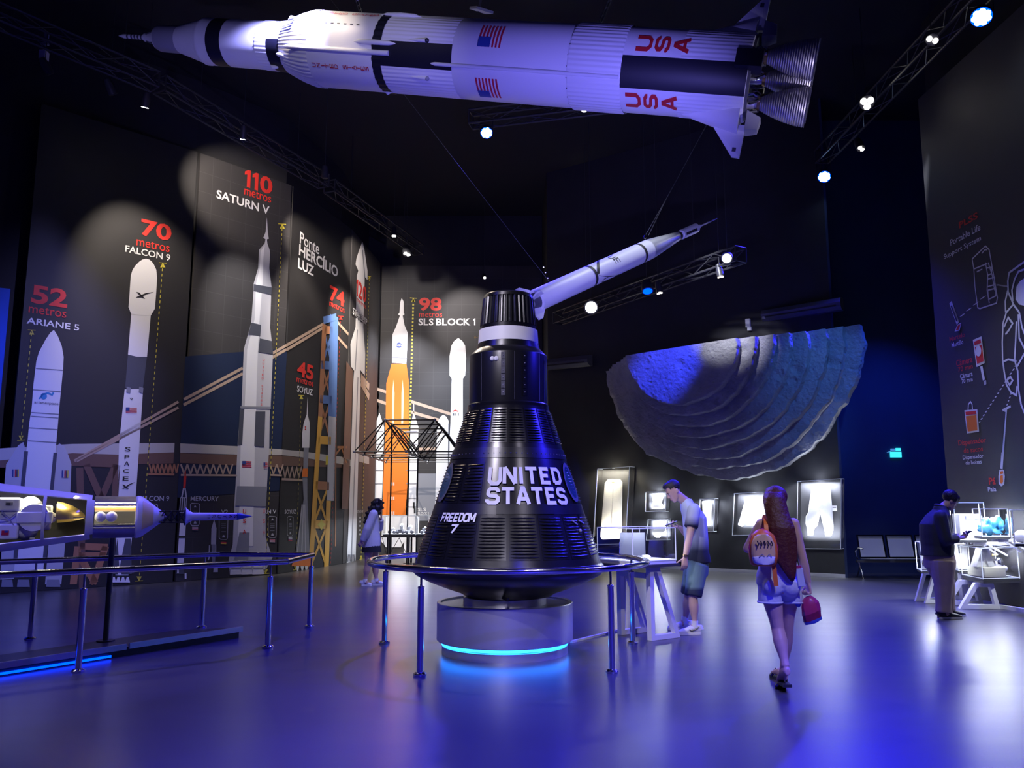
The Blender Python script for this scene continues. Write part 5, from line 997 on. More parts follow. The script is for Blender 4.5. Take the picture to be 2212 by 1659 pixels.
# ------------------------------------------------------------------ fixtures high on the back wall
def duct(label, px0, py0, px1, py1, d0, d1, z=None):
    a_, c_ = at(px0, py0, d0), at(px1, py1, d1); c_.z = a_.z
    t = thing('air_curtain', label, 'air conditioner', (a_ + c_) / 2, math.atan2(c_.y - a_.y, c_.x - a_.x), 'wall air units'); d = (c_ - a_).normalized(); n_ = PB.n
    prof = [(0, -.13), (.16, -.13), (.26, -.07), (.28, .02), (.22, .12), (.10, .15), (0, .15)]
    b = MB(); b.prism([a_ + n_ * x + V((0, 0, y)) for x, y in prof], c_ - a_, M['dark']); b.build('housing', t, 30)
    b = MB(); b.bar(a_ + n_ * .27 + V((0, 0, -.05)) + d * .1, c_ + n_ * .27 + V((0, 0, -.05)) - d * .1, (.02, .03), M['black']); b.build('air_slot', t, 0)
    b = MB(); b.box(a_ + n_ * .25 + d * .06 + V((0, 0, -.06)), (.06, .06, .05), M['grey']); b.build('control_box', t, 0)
duct('black rounded air unit over the right end of the crater model', 1652, 686, 1822, 655, 18.25, 17.05)
duct('black rounded air unit left of the crater model beside the capsule neck', 1182, 790, 1280, 772, 21.3, 20.6)
q_ = PB.uv(1618, 699); b = MB(); b.box(PB.pt(q_[0], q_[1], .06), (.10, .08, .19), M['offwhite'], Matrix.Rotation(math.atan2(PB.u.y, PB.u.x), 3, 'Z')); q_ = PB.uv(1621, 711); b.box(PB.pt(q_[0], q_[1], .05), (.085, .08, .085), M['white'], Matrix.Rotation(math.atan2(PB.u.y, PB.u.x), 3, 'Z')); tag(b.build('emergency_light', None, 0), 'small white emergency light above the middle of the crater model', 'emergency light')
p = at(1935, 982, 18.32); t = thing('exit_sign', 'small glowing cyan exit sign on the navy wall', 'exit sign', p)
b = MB(); b.box(p, (.245, .03, .125), M['exit']); b.build('sign_panel', t, 0)
b = MB(); b.box(p + V((-.06, 0, .105)), (.09, .04, .055), M['exitw']); b.box(p + V((.06, 0, .115)), (.10, .04, .06), M['exit']); b.build('lamp_pair', t, 0)
b = MB(); b.tube([p + V((-.10, -.01, .08)), p + V((-.16, -.01, .06)), p + V((-.20, -.01, .04))], .008, M['exitw'], 5); b.build('cable', t, 0)
# ------------------------------------------------------------------ the crater: stacked rock layers fixed to the back wall
mc = onp(1561, 757, PB.p + PB.n * .15, PB.n); uC = (mc - PB.p).dot(PB.u); zC = mc.z
def uvd(px, py, d): g_ = onp(px, py, PB.p + PB.n * d, PB.n) - PB.p; return g_.dot(PB.u), g_.z
aL, aR = uvd(1292, 809, .15), uvd(1832, 708, .15); R0 = math.hypot(aR[0] - aL[0], aR[1] - aL[1]) / 2; tilt = math.atan2(aR[1] - aL[1], aR[0] - aL[0])
fL, fR = uvd(1352, 768, 1.9), uvd(1592, 729, 1.9); RF = math.hypot(fR[0] - fL[0], fR[1] - fL[1]) / 2; uF, zF = (fL[0] + fR[0]) / 2, (fL[1] + fR[1]) / 2; tF = math.atan2(fR[1] - fL[1], fR[0] - fL[0])
cr = thing('crater_model', 'grey half-moon crater model of stepped rock layers on the back wall', 'moon model', PB.pt(uC, zC - R0, 0), math.atan2(PB.u.y, PB.u.x))
NL = 8; rnd = random.Random(3)
for i in range(NL):
    f_ = i / (NL - 1); rr = R0 + (RF - R0) * f_; cu = uC + (uF - uC) * f_; zc_ = zC + (zF - zC) * f_; tl = tilt + (tF - tilt) * f_; dz = 1.9 / NL; d0_, d1_ = dz * i, dz * (i + 1); b = MB(); n = 120
    ph = [rnd.uniform(0, 6.28) for _ in range(8)]; amp = .018 + .030 * (1 - f_) ** 2; out = []
    for k in range(n + 1):
        a_ = tl + math.pi + math.pi * k / n; e_ = sum(math.sin(a_ * w_ + ph[j]) / w_ ** .5 for j, w_ in enumerate((5, 9, 17, 29, 43, 61, 83))) * amp * 1.3
        out.append((cu + (rr + e_) * math.cos(a_), zc_ + (rr + e_) * math.sin(a_) * .97))
    rings = [[PB.pt(u_, z_, d0_ + .004) for u_, z_ in out]]
    for kk, dd in ((1.0, d1_ - .10), (.997, d1_ - .012), (.985, d1_), (.92, d1_), (.80, d1_), (.5, d1_)):
        rings.append([PB.pt(cu + (u_ - cu) * kk, zc_ + (z_ - zc_) * kk, dd + rnd.uniform(-.006, .006) * (1 if kk < .99 else 1.5)) for u_, z_ in out])
    b.ring_loft(rings, M['rock'], False, False); b.add(rings[-1], [tuple(range(len(out)))], M['rock'])
    b.add([r_[0] for r_ in rings] + [r_[-1] for r_ in rings], [(j, j + 1, len(rings) + j + 1, len(rings) + j) for j in range(len(rings) - 1)], M['rock'])
    b.build('rock_layer', cr, 32)
# ------------------------------------------------------------------ wall cases with spacesuit garments
def case(label, quad, depth, power, color=COOL, name='wall_case'):
    d = depth; Q = []
    for px, py in quad:
        g_ = onp(px, py, PB.p + PB.n * d, PB.n) - PB.p; Q.append((g_.dot(PB.u), g_.z))
    uc = sum(a for a, _ in Q) / 4; zc = sum(a for _, a in Q) / 4
    t = thing(name, label, 'display case', PB.pt(uc, min(Q[2][1], Q[3][1]), 0), math.atan2(PB.u.y, PB.u.x), 'lit wall cases')
    k = MB(); k.prism([PB.pt(u, z, .012) for u, z in Q], PB.n * .02, M['wall']); k.build('backboard', t, 0)
    k = MB()
    for i in range(4):
        (u0, z0), (u1, z1) = Q[i], Q[(i + 1) % 4]; k.add([PB.pt(u0, z0, .04), PB.pt(u1, z1, .04), PB.pt(u1, z1, d), PB.pt(u0, z0, d)], [(0, 1, 2, 3)], M['acr'])
    k.add([PB.pt(u, z, d) for u, z in Q], [(0, 1, 2, 3)], M['acr']); k.build('acrylic_cover', t, 0)
    k = MB()
    for i in range(4):
        (u0, z0), (u1, z1) = Q[i], Q[(i + 1) % 4]; k.bar(PB.pt(u0, z0, d), PB.pt(u1, z1, d), .014, M['acredge_glow'], PB.n); k.bar(PB.pt(u0, z0, .04), PB.pt(u0, z0, d), .012, M['acredge_glow'])
    k.build('edge_frame', t, 0)
    zt = min(Q[0][1], Q[1][1]); wd = abs(Q[1][0] - Q[0][0])
    light('AREA', 'case_lamp', PB.pt(uc, zt - .02, d * .55), power * 2.6, color, PB.pt(uc, zt - 1.0, d * .35), shape='RECTANGLE', size=wd * .85, size_y=.06)
    zb = max(Q[2][1], Q[3][1]); light('AREA', 'case_lamp', PB.pt(uc, zb + .02, d * .7), power * 1.0, color, PB.pt(uc, zb + (zt - zb) * .3, 0.05), shape='RECTANGLE', size=wd * .85, size_y=.06, spread=1.0)  # second light added at the bottom to brighten the garment evenly
    light('POINT', 'case_glow', PB.pt(uc, zt + .02, d * .5), power * .22, color, shadow_soft_size=.05)  # added point light for the glow leaking onto the wall above
    return t, d
def garment(label, cat, poly, d, m='cloth', name='suit_garment', th=.07, extra=()):
    pl = []
    for px, py in poly:
        g_ = onp(px, py, PB.p + PB.n * (d * .55), PB.n) - PB.p; pl.append((g_.dot(PB.u), g_.z))
    k = MB(); k.prism([PB.pt(u, z, .06) for u, z in pl], PB.n * th, M[m]); o = k.build(name, None, 0)
    md = o.modifiers.new('b', 'BEVEL'); md.width = .022; md.segments = 3
    o.data.polygons.foreach_set('use_smooth', [True] * len(o.data.polygons))
    for pts, w_, mm, nm in extra:
        k = MB()
        gg = [onp(px, py, PB.p + PB.n * (d * .55), PB.n) - PB.p for px, py in pts]; k.tube([PB.pt(g_.dot(PB.u), g_.z, .06 + th + .004) for g_ in gg], w_, M[mm], 6); k.build(nm, o, 0)
    tag(o, label, cat); return o
t, d = case('tall leaning wall case with yellowish light left of the man in the dip-dyed shirt', [(1291, 1013), (1360, 1008), (1351, 1175), (1281, 1176)], .30, 10, (1.0, .93, .70))
garment('long white zipped suit liner inside the tall wall case', 'suit liner', [(1310, 1036), (1336, 1035), (1341, 1042), (1339, 1158), (1335, 1164), (1299, 1166), (1294, 1160), (1304, 1044)], d, extra=[([(1323, 1056), (1321, 1095), (1318, 1150)], .006, 'grey', 'zip'), ([(1320, 1041), (1326, 1041)], .010, 'brass', 'neck_label')])
t, d = case('small square wall case above another left of the man in the dip-dyed shirt', [(1395, 1063), (1440, 1062), (1437, 1105), (1394, 1105)], .22, 10)
garment('white suit cap inside the upper small square wall case', 'suit cap', [(1407, 1067), (1432, 1067), (1431, 1076), (1428, 1086), (1431, 1092), (1430, 1098), (1408, 1098), (1406, 1092), (1410, 1085)], d, extra=[([(1411, 1094), (1427, 1094)], .008, 'dark', 'ear_cup')])
t, d = case('small square wall case directly below the suit cap case', [(1400, 1122), (1442, 1121), (1441, 1166), (1396, 1167)], .22, 10)
garment('white suit cover inside the lower small square wall case', 'suit cover', [(1411, 1126), (1438, 1126), (1437, 1148), (1428, 1154), (1424, 1161), (1416, 1161), (1412, 1155), (1409, 1150)], d)
t, d = case('wall case half hidden by the back of the man in the dip-dyed shirt', [(1512, 1078), (1544, 1077), (1541, 1148), (1510, 1149)], .24, 8)
garment('white suit piece behind the back of the man in the dip-dyed shirt', 'suit piece', [(1516, 1083), (1536, 1083), (1534, 1135), (1518, 1137)], d)
t, d = case('wide wall case half hidden by the long haired woman', [(1586, 1066), (1672, 1062), (1671, 1154), (1582, 1157)], .28, 16)
garment('white suit jacket in the wide wall case beside the long haired woman', 'suit jacket', [(1608, 1080), (1626, 1076), (1642, 1076), (1662, 1084), (1668, 1128), (1660, 1132), (1654, 1116), (1650, 1135), (1612, 1135), (1608, 1126), (1602, 1138), (1592, 1134), (1596, 1122)], d)
t, d = case('large wall case with white trousers right of the long haired woman', [(1723, 1040), (1817, 1034), (1816, 1186), (1721, 1185)], .28, 18)
garment('white spacesuit trousers hanging in the large wall case', 'suit trousers', [(1752, 1056), (1792, 1055), (1796, 1100), (1799, 1138), (1798, 1146), (1794, 1158), (1782, 1158), (1780, 1145), (1770, 1107), (1764, 1136), (1757, 1142), (1755, 1156), (1744, 1157), (1742, 1140), (1739, 1130), (1740, 1114), (1744, 1110)], d, th=.09)
q_ = PB.uv(1804, 1098); b = MB(); b.box(PB.pt(q_[0], q_[1], .045), (.09, .02, .11), M['white'], Matrix.Rotation(math.atan2(PB.u.y, PB.u.x), 3, 'Z')); b.box(PB.pt(q_[0], q_[1] + .02, .06), (.07, .006, .02), M['dark'], Matrix.Rotation(math.atan2(PB.u.y, PB.u.x), 3, 'Z')); tag(b.build('case_label', None, 0), 'small printed label beside the white spacesuit trousers', 'label')
# ------------------------------------------------------------------ tables and cases on the floor
def box_case(label, K, A, B, z0, z1, power, slab=True, name='display_case', color=COOL, foot_m='tabletop', grp='lit table cases'):
    K, A, B = [V((p[0], p[1], 0)) for p in (K, A, B)]; C4 = A + B - K; Q = [K, A, C4, B]; c = sum(Q, V((0, 0, 0))) / 4
    t = thing(name, label, 'display case', (c.x, c.y, z0), 0, grp)
    k = MB(); k.prism([p + V((0, 0, z0)) for p in Q], (0, 0, .035), M[foot_m]); k.build('base_tray', t, 0)
    k = MB()
    for i in range(4): a_, b_ = Q[i], Q[(i + 1) % 4]; k.add([a_ + V((0, 0, z0 + .035)), b_ + V((0, 0, z0 + .035)), b_ + V((0, 0, z1)), a_ + V((0, 0, z1))], [(0, 1, 2, 3)], M['acr'])
    k.add([p + V((0, 0, z1)) for p in Q], [(0, 1, 2, 3)], M['acr']); k.build('acrylic_cover', t, 0)
    k = MB()
    for i in range(4):
        a_, b_ = Q[i], Q[(i + 1) % 4]; k.bar(a_ + V((0, 0, z1)), b_ + V((0, 0, z1)), .010, M['acredge_glow']); k.bar(a_ + V((0, 0, z0 + .03)), a_ + V((0, 0, z1)), .010, M['acredge_glow']); k.bar(a_ + V((0, 0, z0 + .04)), b_ + V((0, 0, z0 + .04)), .010, M['acredge_glow'])
    k.build('edge_frame', t, 0)
    light('AREA', 'case_lamp', V((c.x, c.y, z1 - .015)), power * 1.9, color, V((c.x, c.y, 0)), shape='RECTANGLE', size=(A - K).length * .7, size_y=.05)
    return t, c
def frame(b, poly, w, th, m):           # closed bar frame with mitred corners in the plane of poly; th = thickness vector
    n = len(poly); c = sum(poly, V((0, 0, 0))) / n; e1 = (poly[1] - poly[0]).normalized(); nn = th.normalized(); e2 = nn.cross(e1)
    g_ = [((p - poly[0]).dot(e1), (p - poly[0]).dot(e2)) for p in poly]; L, Rr = ribbon2(g_, w, True)
    f3 = lambda q: poly[0] + e1 * q[0] + e2 * q[1]
    for i in range(n):
        j = (i + 1) % n; b.prism([f3(L[i]), f3(L[j]), f3(Rr[j]), f3(Rr[i])], th, m)
# centre table
O = fl(1409, 1385); e1 = V((.83, .56, 0)).normalized(); e2 = V((-.56, .83, 0)).normalized()
tb = thing('display_table', 'white trestle table on trapezoid legs right of the capsule', 'table', O)
zt = .80
def tf(u_, v_, z): return V((O.x, O.y, 0)) + e1 * u_ + e2 * v_ + V((0, 0, z))
for v_ in (0.0, .50):
    b = MB(); frame(b, [tf(.02, v_, .03), tf(.40, v_, .03), tf(.12, v_, zt - .03), tf(.02, v_, zt - .03)], .055, e2 * .07, M['table']); b.build('leg_frame', tb, 0)
b = MB(); b.prism([tf(-.32, -.06, zt), tf(.40, -.06, zt), tf(.40, .62, zt), tf(-.32, .62, zt)], (0, 0, .03), M['tabletop']); b.build('table_top', tb, 0)
b = MB(); b.box(tf(.02, .3, .70), (.06, .45, .06), M['table'], Matrix((e1, e2, V((0, 0, 1)))).transposed()); b.build('cross_rail', tb, 0)
t, c = box_case('clear table case on the white trestle table right of the capsule', tf(-.28, -.02, 0), tf(.38, -.02, 0), tf(-.28, .58, 0), zt + .032, zt + .43, 3.2, foot_m='white')
b = MB(); cc = tf(.12, .25, zt + .07); b.sphere(cc, (.10, .14, .03), M['white'], None, 14, 8); b.sphere(cc + V((.05, .02, .02)), (.05, .05, .03), M['white'], None, 10, 6); b.tube([cc + V((-.08, .05, .0)), cc + V((-.02, .1, .04)), cc + V((.06, .08, .03))], .012, M['grey'], 6); tag(b.build('glove_exhibit', None, 60), 'pale glove lying in the trestle table case', 'exhibit')
b = MB(); p0, p1 = tf(.20, .30, zt + .07), tf(-.05, .45, zt + .07); b.prism([p0, p1, p1 + V((0, 0, .30)), p0 + V((0, 0, .30))], (.01, .012, 0), M['pdark']); b.prism([p0 + e1 * .03, p0 + e1 * .03 + e2 * .08, p0 + e2 * .08], (0, 0, .01), M['pdark']); tag(b.build('info_card', None, 0), 'grey card standing inside the trestle table case', 'card')
b = MB(); w0, w1, w2, w3 = at(1338, 1171, 9.85), at(1352, 1170, 9.9), at(1368, 1192, 9.9), at(1368, 1205, 9.85)
b.prism([w0, at(1338, 1370, 9.85), at(1350, 1371, 9.88), at(1352, 1230, 9.88), w3, w2, w1], (.02, .10, 0), M['table']); tag(b.build('sign_stand', None, 0), 'white slanted sign stand beside the capsule barrier and trestle table', 'sign stand')
b = MB(); p0, p1 = fl(1234, 1389), fl(1342, 1362); b.bar(p0 + V((0, 0, .012)), p1 + V((0, 0, .012)), (.035, .022), M['table']); tag(b.build('cable_cover', None, 0), 'white cable cover on the floor from drum to trestle table', 'cable cover')
b = MB(); c0 = fl(1343, 1362)
for k in range(5): b.tube([c0 + V((.04 * math.cos(x + k), .05 * math.sin(x * 1.3 + k), .02 + .09 * abs(math.sin(x * .7 + k * .5)))) for x in [j * .35 for j in range(16)]], .007, M['black'], 5)
tag(b.build('cable_bundle', None, 0), 'black tangle of cable on the floor at the sign stand foot', 'cable')
# right-hand group
def trestle(label, corners, z, n_leg, Y):
    t = thing('display_table', label, 'table', n_leg[0]); b = MB(); b.prism([p + V((0, 0, z)) for p in corners], (0, 0, .03), M['tabletop']); b.build('table_top', t, 0); return t
def gf(px, py, z): q_ = fl(px, py, z); return V((q_.x, q_.y, 0))
zl = .40
K, A, B = gf(2124, 1256, zl), gf(2203, 1254, zl), gf(2079, 1247, zl)
A = K + (A - K) * 1.0; C4 = A + B - K
t = trestle('low white trestle table in front of the spacesuit panel', [K, A, C4, B], zl - .032, [K], 0)
for dy in (0, .42):
    b = MB(); Yq = 12.05; pp_ = [at(2078, 1310, Yq), at(2156, 1310, Yq), at(2148, 1263, Yq), at(2106, 1263, Yq)]; k0 = fl(2078, 1316)
    base = V((k0.x, k0.y + dy, 0)); s_ = k0.y / F
    frame(b, [base + V((0.03, 0, .035)), base + V((.52, 0, .035)), base + V((.46, 0, zl - .06)), base + V((.24, 0, zl - .06))], .06, V((0, .07, 0)), M['table']); b.build('leg_frame', t, 0)
t, c = box_case('largest clear table case on the low trestle table at far right', K, A, B, zl, zl + .47, 9, foot_m='tabletop')
b = MB(); b.prism([K.lerp(C4, .14) + V((0, 0, zl + .05)), K.lerp(C4, .14) + (A - K) * .58 + V((0, 0, zl + .05)), K.lerp(C4, .45) + (A - K) * .45 + V((0, 0, zl + .05)), K.lerp(B, .8) + (A - K) * .05 + V((0, 0, zl + .05))], (0, 0, .13), M['cream']); o = b.build('plinth_block', None, 0); tag(o, 'cream block inside the largest table case at right', 'plinth')
b = MB(); bc = K.lerp(C4, .38) + V((0, 0, zl + .185)); ex = (A - K).normalized(); ey = V((-ex.y, ex.x, 0))
for s_, dx in ((-1, -.15), (1, .07)):
    b.prism([bc + ex * (dx - .05), bc + ex * (dx + .06), bc + ex * (-.02 + .06) + V((0, 0, .27)), bc + ex * (-.02 - .05) + V((0, 0, .27))], ey * .12, M['white'])
b.prism([bc + ex * -.07 + V((0, 0, .26)), bc + ex * .09 + V((0, 0, .26)), bc + ex * .09 + V((0, 0, .27)), bc + ex * -.07 + V((0, 0, .27))], ey * .12, M['cream']); tag(b.build('strut_exhibit', None, 0), 'white A-shaped strut standing on the cream block', 'exhibit')
b = MB(); sc_ = K.lerp(C4, .5) + (A - K) * .28 + V((0, 0, zl + .22)); b.sphere(sc_, (.07, .06, .09), M['chrome'], None, 12, 8); b.sphere(sc_ + V((.03, -.02, -.07)), (.08, .06, .05), M['cloth'], None, 10, 7); b.box(sc_ + V((-.06, 0, .13)), (.06, .02, .02), M['pgold']); tag(b.build('foil_exhibit', None, 60), 'silver foil object beside the A-shaped strut', 'exhibit')
def pedestal_case(label, quad, z0, z1, power, Y=12.2, dp=.32):
    K, A = [V((at(px, py, Y).x, Y, 0)) for px, py in quad[:2]]; bx_ = at(quad[2][0], quad[2][1], Y + dp); B = V((bx_.x, Y + dp, 0)); t, c = box_case(label, K, A, B, z0, z1, power); return K, A, B, t, c
zu = 1.0
K2, A2_, B2, t2, c2 = pedestal_case('raised clear case holding the crumpled blue cloth', [(2122, 1160), (2181, 1158), (2104, 1151)], zu, zu + .43, 12, 11.98, .36)
def bracket(K, A, B, z, t):
    for k in (.2, .8):
        w_ = K.lerp(B, k) + (A - K) * .6; x_ = 7.40 + .22 * (14.05 - w_.y) / 4.45; c = MB(); c.bar(w_ + V((0, 0, z - .02)), V((x_, w_.y, z - .02)), .035, M['table']); c.bar(V((x_ - .02, w_.y, z - .20)), w_.lerp(V((x_, w_.y, 0)), .4) + V((0, 0, z - .03)), .025, M['table']); c.build('wall_bracket', t, 0)
bracket(K2, A2_, B2, zu, t2)
b = MB(); rn = random.Random(5)
for k in range(26):
    cc = c2 + V((rn.uniform(-.12, .16), rn.uniform(-.06, .06), zu + .10 + rn.uniform(0, .17))); b.sphere(cc, (rn.uniform(.05, .11), rn.uniform(.02, .06), rn.uniform(.03, .08)), M['cyan'], Matrix.Rotation(rn.uniform(0, 3), 3, 'X') @ Matrix.Rotation(rn.uniform(0, 3), 3, 'Z'), 12, 8)
h_ = thing('t', 'x', 'x', (c2.x, c2.y, zu)); o = remesh(b, .010, 'blue_cloth', M['cyan'], h_, 1); o.parent = None; o.location = (c2.x, c2.y, zu); bpy.data.objects.remove(h_); tag(o, 'crumpled light blue cloth bundle in the raised case', 'cloth')
K3, A3_, B3, t3, c3 = pedestal_case('tall glowing clear case left of the crumpled blue cloth', [(2066, 1168), (2131, 1164), (2056, 1156)], .93, 1.52, 18, 12.5, .40)
bracket(K3, A3_, B3, .93, t3)
b = MB(); b.box(c3 + V((0, .03, 1.16)), (.32, .20, .38), M['white']); b.box(c3 + V((.05, -.09, 1.30)), (.24, .03, .05), M['pgrey']); tag(b.build('pack_exhibit', None, 0), 'white boxy life support pack inside the tall glowing case', 'exhibit')
K4, A4, B4, t4, c4 = pedestal_case('clear case on a low trestle between the bench and the khaki trousers', [(1991, 1234), (2040, 1232), (1981, 1229)], .46, .92, 12, 12.7, .42)
for dy in (0, .3):
    b = MB(); k0 = fl(2004, 1304); base = V((k0.x, k0.y + dy, 0)); frame(b, [base + V((0, 0, .03)), base + V((.42, 0, .03)), base + V((.34, 0, .43)), base + V((.14, 0, .43))], .05, V((0, .05, 0)), M['table']); b.build('leg_frame', t4, 0)
b = MB(); b.box(c4 + V((0, 0, .66)), (.2, .12, .3), M['white']); b.sphere(c4 + V((-.08, -.06, .6)), .07, M['chrome'], None, 10, 7); tag(b.build('helmet_exhibit', None, 0), 'white and silver piece in the case beside the steel bench', 'exhibit')
K5, A5, B5, t5, c5 = pedestal_case('clear case with white block just right of the khaki trousers', [(2072, 1240), (2096, 1238), (2062, 1236)], .46, 1.0, 12, 12.75, .35)
b = MB(); w_ = K5.lerp(A5 + B5 - K5, .5); b.limb(w_, w_ + V((0, 0, .458)), [.07, .07], M['table'], 4); b.build('case_column', t5, 0)
b = MB(); b.box(c5 + V((0, 0, .70)), (.14, .12, .38), M['white']); b.box(c5 + V((-.05, -.07, .8)), (.04, .01, .1), M['pdark']); tag(b.build('block_exhibit', None, 0), 'white upright block inside the case right of the khaki trousers', 'exhibit')
K6, A6, B6, t6, c6 = pedestal_case('raised clear case right of the crumpled blue cloth at the picture edge', [(2192, 1172), (2250, 1170), (2186, 1166)], .93, 1.42, 10, 11.3, .30)
bracket(K6, A6, B6, .93, t6)
b = MB(); b.sphere(c6 + V((-.06, 0, 1.06)), (.10, .08, .09), M['white'], None, 12, 8); b.sphere(c6 + V((.08, 0, 1.05)), (.09, .08, .07), M['cloth'], None, 12, 8); tag(b.build('glove_exhibit', None, 60), 'white glove in the raised case at the right picture edge', 'exhibit')
# steel bench
p = at(1838, 1249, 17.25); bx, by = p.x + .06, 17.25
bn = thing('waiting_bench', 'steel waiting bench with perforated seats against the navy wall', 'bench', (bx + .9, by, 0))
for k in range(3):
    x0 = bx + .20 + k * .60
    b = MB(); b.prism([(x0, by + .10, .40), (x0 + .53, by + .10, .40), (x0 + .53, by + .22, .84), (x0, by + .22, .84)], (0, .012, .003), M['seat']); o = b.build('backrest', bn, 0)
    b = MB(); frame(b, [V((x0, by + .10, .40)), V((x0 + .53, by + .10, .40)), V((x0 + .53, by + .22, .84)), V((x0, by + .22, .84))], .03, V((0, -.02, .005)), M['chrome']); b.build('back_rim', o, 0)
    b = MB(); b.prism([(x0, by - .36, .40), (x0 + .53, by - .36, .40), (x0 + .53, by + .08, .37), (x0, by + .08, .37)], (0, 0, .018), M['seat']); b.build('seat', bn, 0)
b = MB(); b.bar((bx + .05, by - .05, .34), (bx + 2.1, by - .05, .34), (.07, .05), M['dark']); b.build('beam', bn, 0)
for x_ in (bx + .10, bx + 1.95):
    b = MB(); b.tube([(x_, by - .05, .34), (x_ + .02, by - .05, .22), (x_ - .0, by - .22, .10), (x_ - .02, by - .28, .0)], .018, M['chrome'], 8); b.tube([(x_ + .02, by - .05, .22), (x_ + .04, by + .10, .10), (x_ + .05, by + .2, .0)], .018, M['chrome'], 8); b.build('leg', bn, 60)
b = MB(); b.tube([(bx + .12, by + .05, .38), (bx + .06, by - .02, .46), (bx + .03, by - .10, .56), (bx + .06, by - .20, .62), (bx + .10, by - .30, .60)], .018, M['chrome'], 8); b.build('armrest', bn, 60)
# far table near the orange mural
Yt = 21.2; x0, x1 = at(824, 1156, Yt).x, at(927, 1156, Yt).x; zt = .70
ft = thing('display_table', 'black framed table with cross braces below the orange rocket mural', 'table', ((x0 + x1) / 2, Yt + .3, 0))
b = MB(); b.box(((x0 + x1) / 2, Yt + .3, zt - .02), (x1 - x0, .7, .04), M['tabletop']); b.build('table_top', ft, 0)
for x_ in (x0 + .16, x0 + .70, x1 - .05):
    [MB().bar((x_, Yt + y_, 0), (x_, Yt + y_, zt - .04), .045, M['black']).build('leg', ft, 0) for y_ in (.03, .55)]
b = MB()
for a_, c_ in ((x0 + .02, x0 + .16), (x0 + .16, x0 + .45), (x0 + .45, x0 + .70)): b.tube([(a_, Yt + .03, zt - .05), (c_, Yt + .03, .12)] if a_ < x0 + .1 else [(a_, Yt + .03, .15 if a_ < x0 + .3 else zt - .05), (c_, Yt + .03, zt - .05 if a_ < x0 + .3 else .12)], .008, M['black'], 5)
b.build('brace', ft, 0)
box_case('wide glowing case on the black framed table below the orange mural', (x0 + .03, Yt + .0), (x0 + .86, Yt), (x0 + .03, Yt + .55), zt, zt + .50, 26)
box_case('smaller glowing case at the right end of the black framed table', (x0 + .88, Yt + .0), (x1 - .02, Yt), (x0 + .88, Yt + .55), zt, zt + .50, 12)
def mini(label, x, w_, h_, m, seed):
    b = MB(); r_ = random.Random(seed); c_ = V((x, Yt + .22, zt + .045))
    b.box(c_ + V((0, 0, h_ * .25)), (w_, .12, h_ * .35), M[m])
    for s_ in (-1, 1): 
        for y_ in (-.06, .06): b.sphere(c_ + V((s_ * w_ * .38, y_, .045)), (.045, .02, .045), M['dark'], None, 10, 6)
    b.box(c_ + V((r_.uniform(-.2, .2) * w_, 0, h_ * .6)), (w_ * .4, .08, h_ * .4), M['grey']); b.sphere(c_ + V((w_ * .2, 0, h_ * .8)), h_ * .2, M['white'], None, 10, 6)
    tag(b.build('vehicle_model', None, 50), label, 'scale model', 'small vehicle models')
mini('leftmost small wheeled vehicle model in the wide glowing case', x0 + .24, .16, .16, 'offwhite', 1); mini('dark tall wheeled vehicle model in the middle of the wide glowing case', x0 + .45, .18, .26, 'dark', 2); mini('rightmost pale wheeled vehicle model in the wide glowing case', x0 + .68, .18, .22, 'offwhite', 3); mini('small vehicle model alone in the smaller glowing case', x0 + 1.06, .15, .18, 'offwhite', 4)
# space frame
sf = thing('lattice_canopy', 'black space frame lattice on poles above the far glowing cases', 'lattice structure', (-2.6, 21.4, 0))
bn_ = {(i, j): V((-3.65 + 1.2 * i, 19.0 + 1.2 * j, 2.70)) for i in range(3) for j in range(5)}
tn_ = {(i, j): V((-3.05 + 1.2 * i, 19.6 + 1.2 * j, 3.50)) for i in range(2) for j in range(4)}
def mesh_bars(name, prs, r_): b = MB(); [b.tube([a_, c_], r_, M['black'], 6) for a_, c_ in prs]; b.build(name, sf, 0)
mesh_bars('bottom_chord', [(bn_[i, j], bn_[i + 1, j]) for i in range(2) for j in range(5)] + [(bn_[i, j], bn_[i, j + 1]) for i in range(3) for j in range(4)], .017)
mesh_bars('top_chord', [(tn_[0, j], tn_[1, j]) for j in range(4)] + [(tn_[i, j], tn_[i, j + 1]) for i in range(2) for j in range(3)], .020)
mesh_bars('diagonal', [(tn_[i, j], bn_[i + a_, j + c_]) for i in range(2) for j in range(4) for a_ in (0, 1) for c_ in (0, 1)], .015)
for p in list(bn_.values()) + list(tn_.values()): b = MB(); b.sphere(p, .036, M['steel'], None, 10, 6); b.build('node', sf)
for (i, j) in ((0, 1), (0, 2), (1, 2)):
    p = tn_[i, j] if i == 0 and j == 1 else bn_[i + 0, j] if i else bn_[0, j].lerp(bn_[1, j], .8); b = MB(); b.tube([(p.x, p.y, 0), (p.x, p.y, p.z)], .020, M['black'], 8); b.limb((p.x, p.y, 0), (p.x, p.y, .012), [.09, .09], M['black'], 14); b.build('pole', sf, 60)
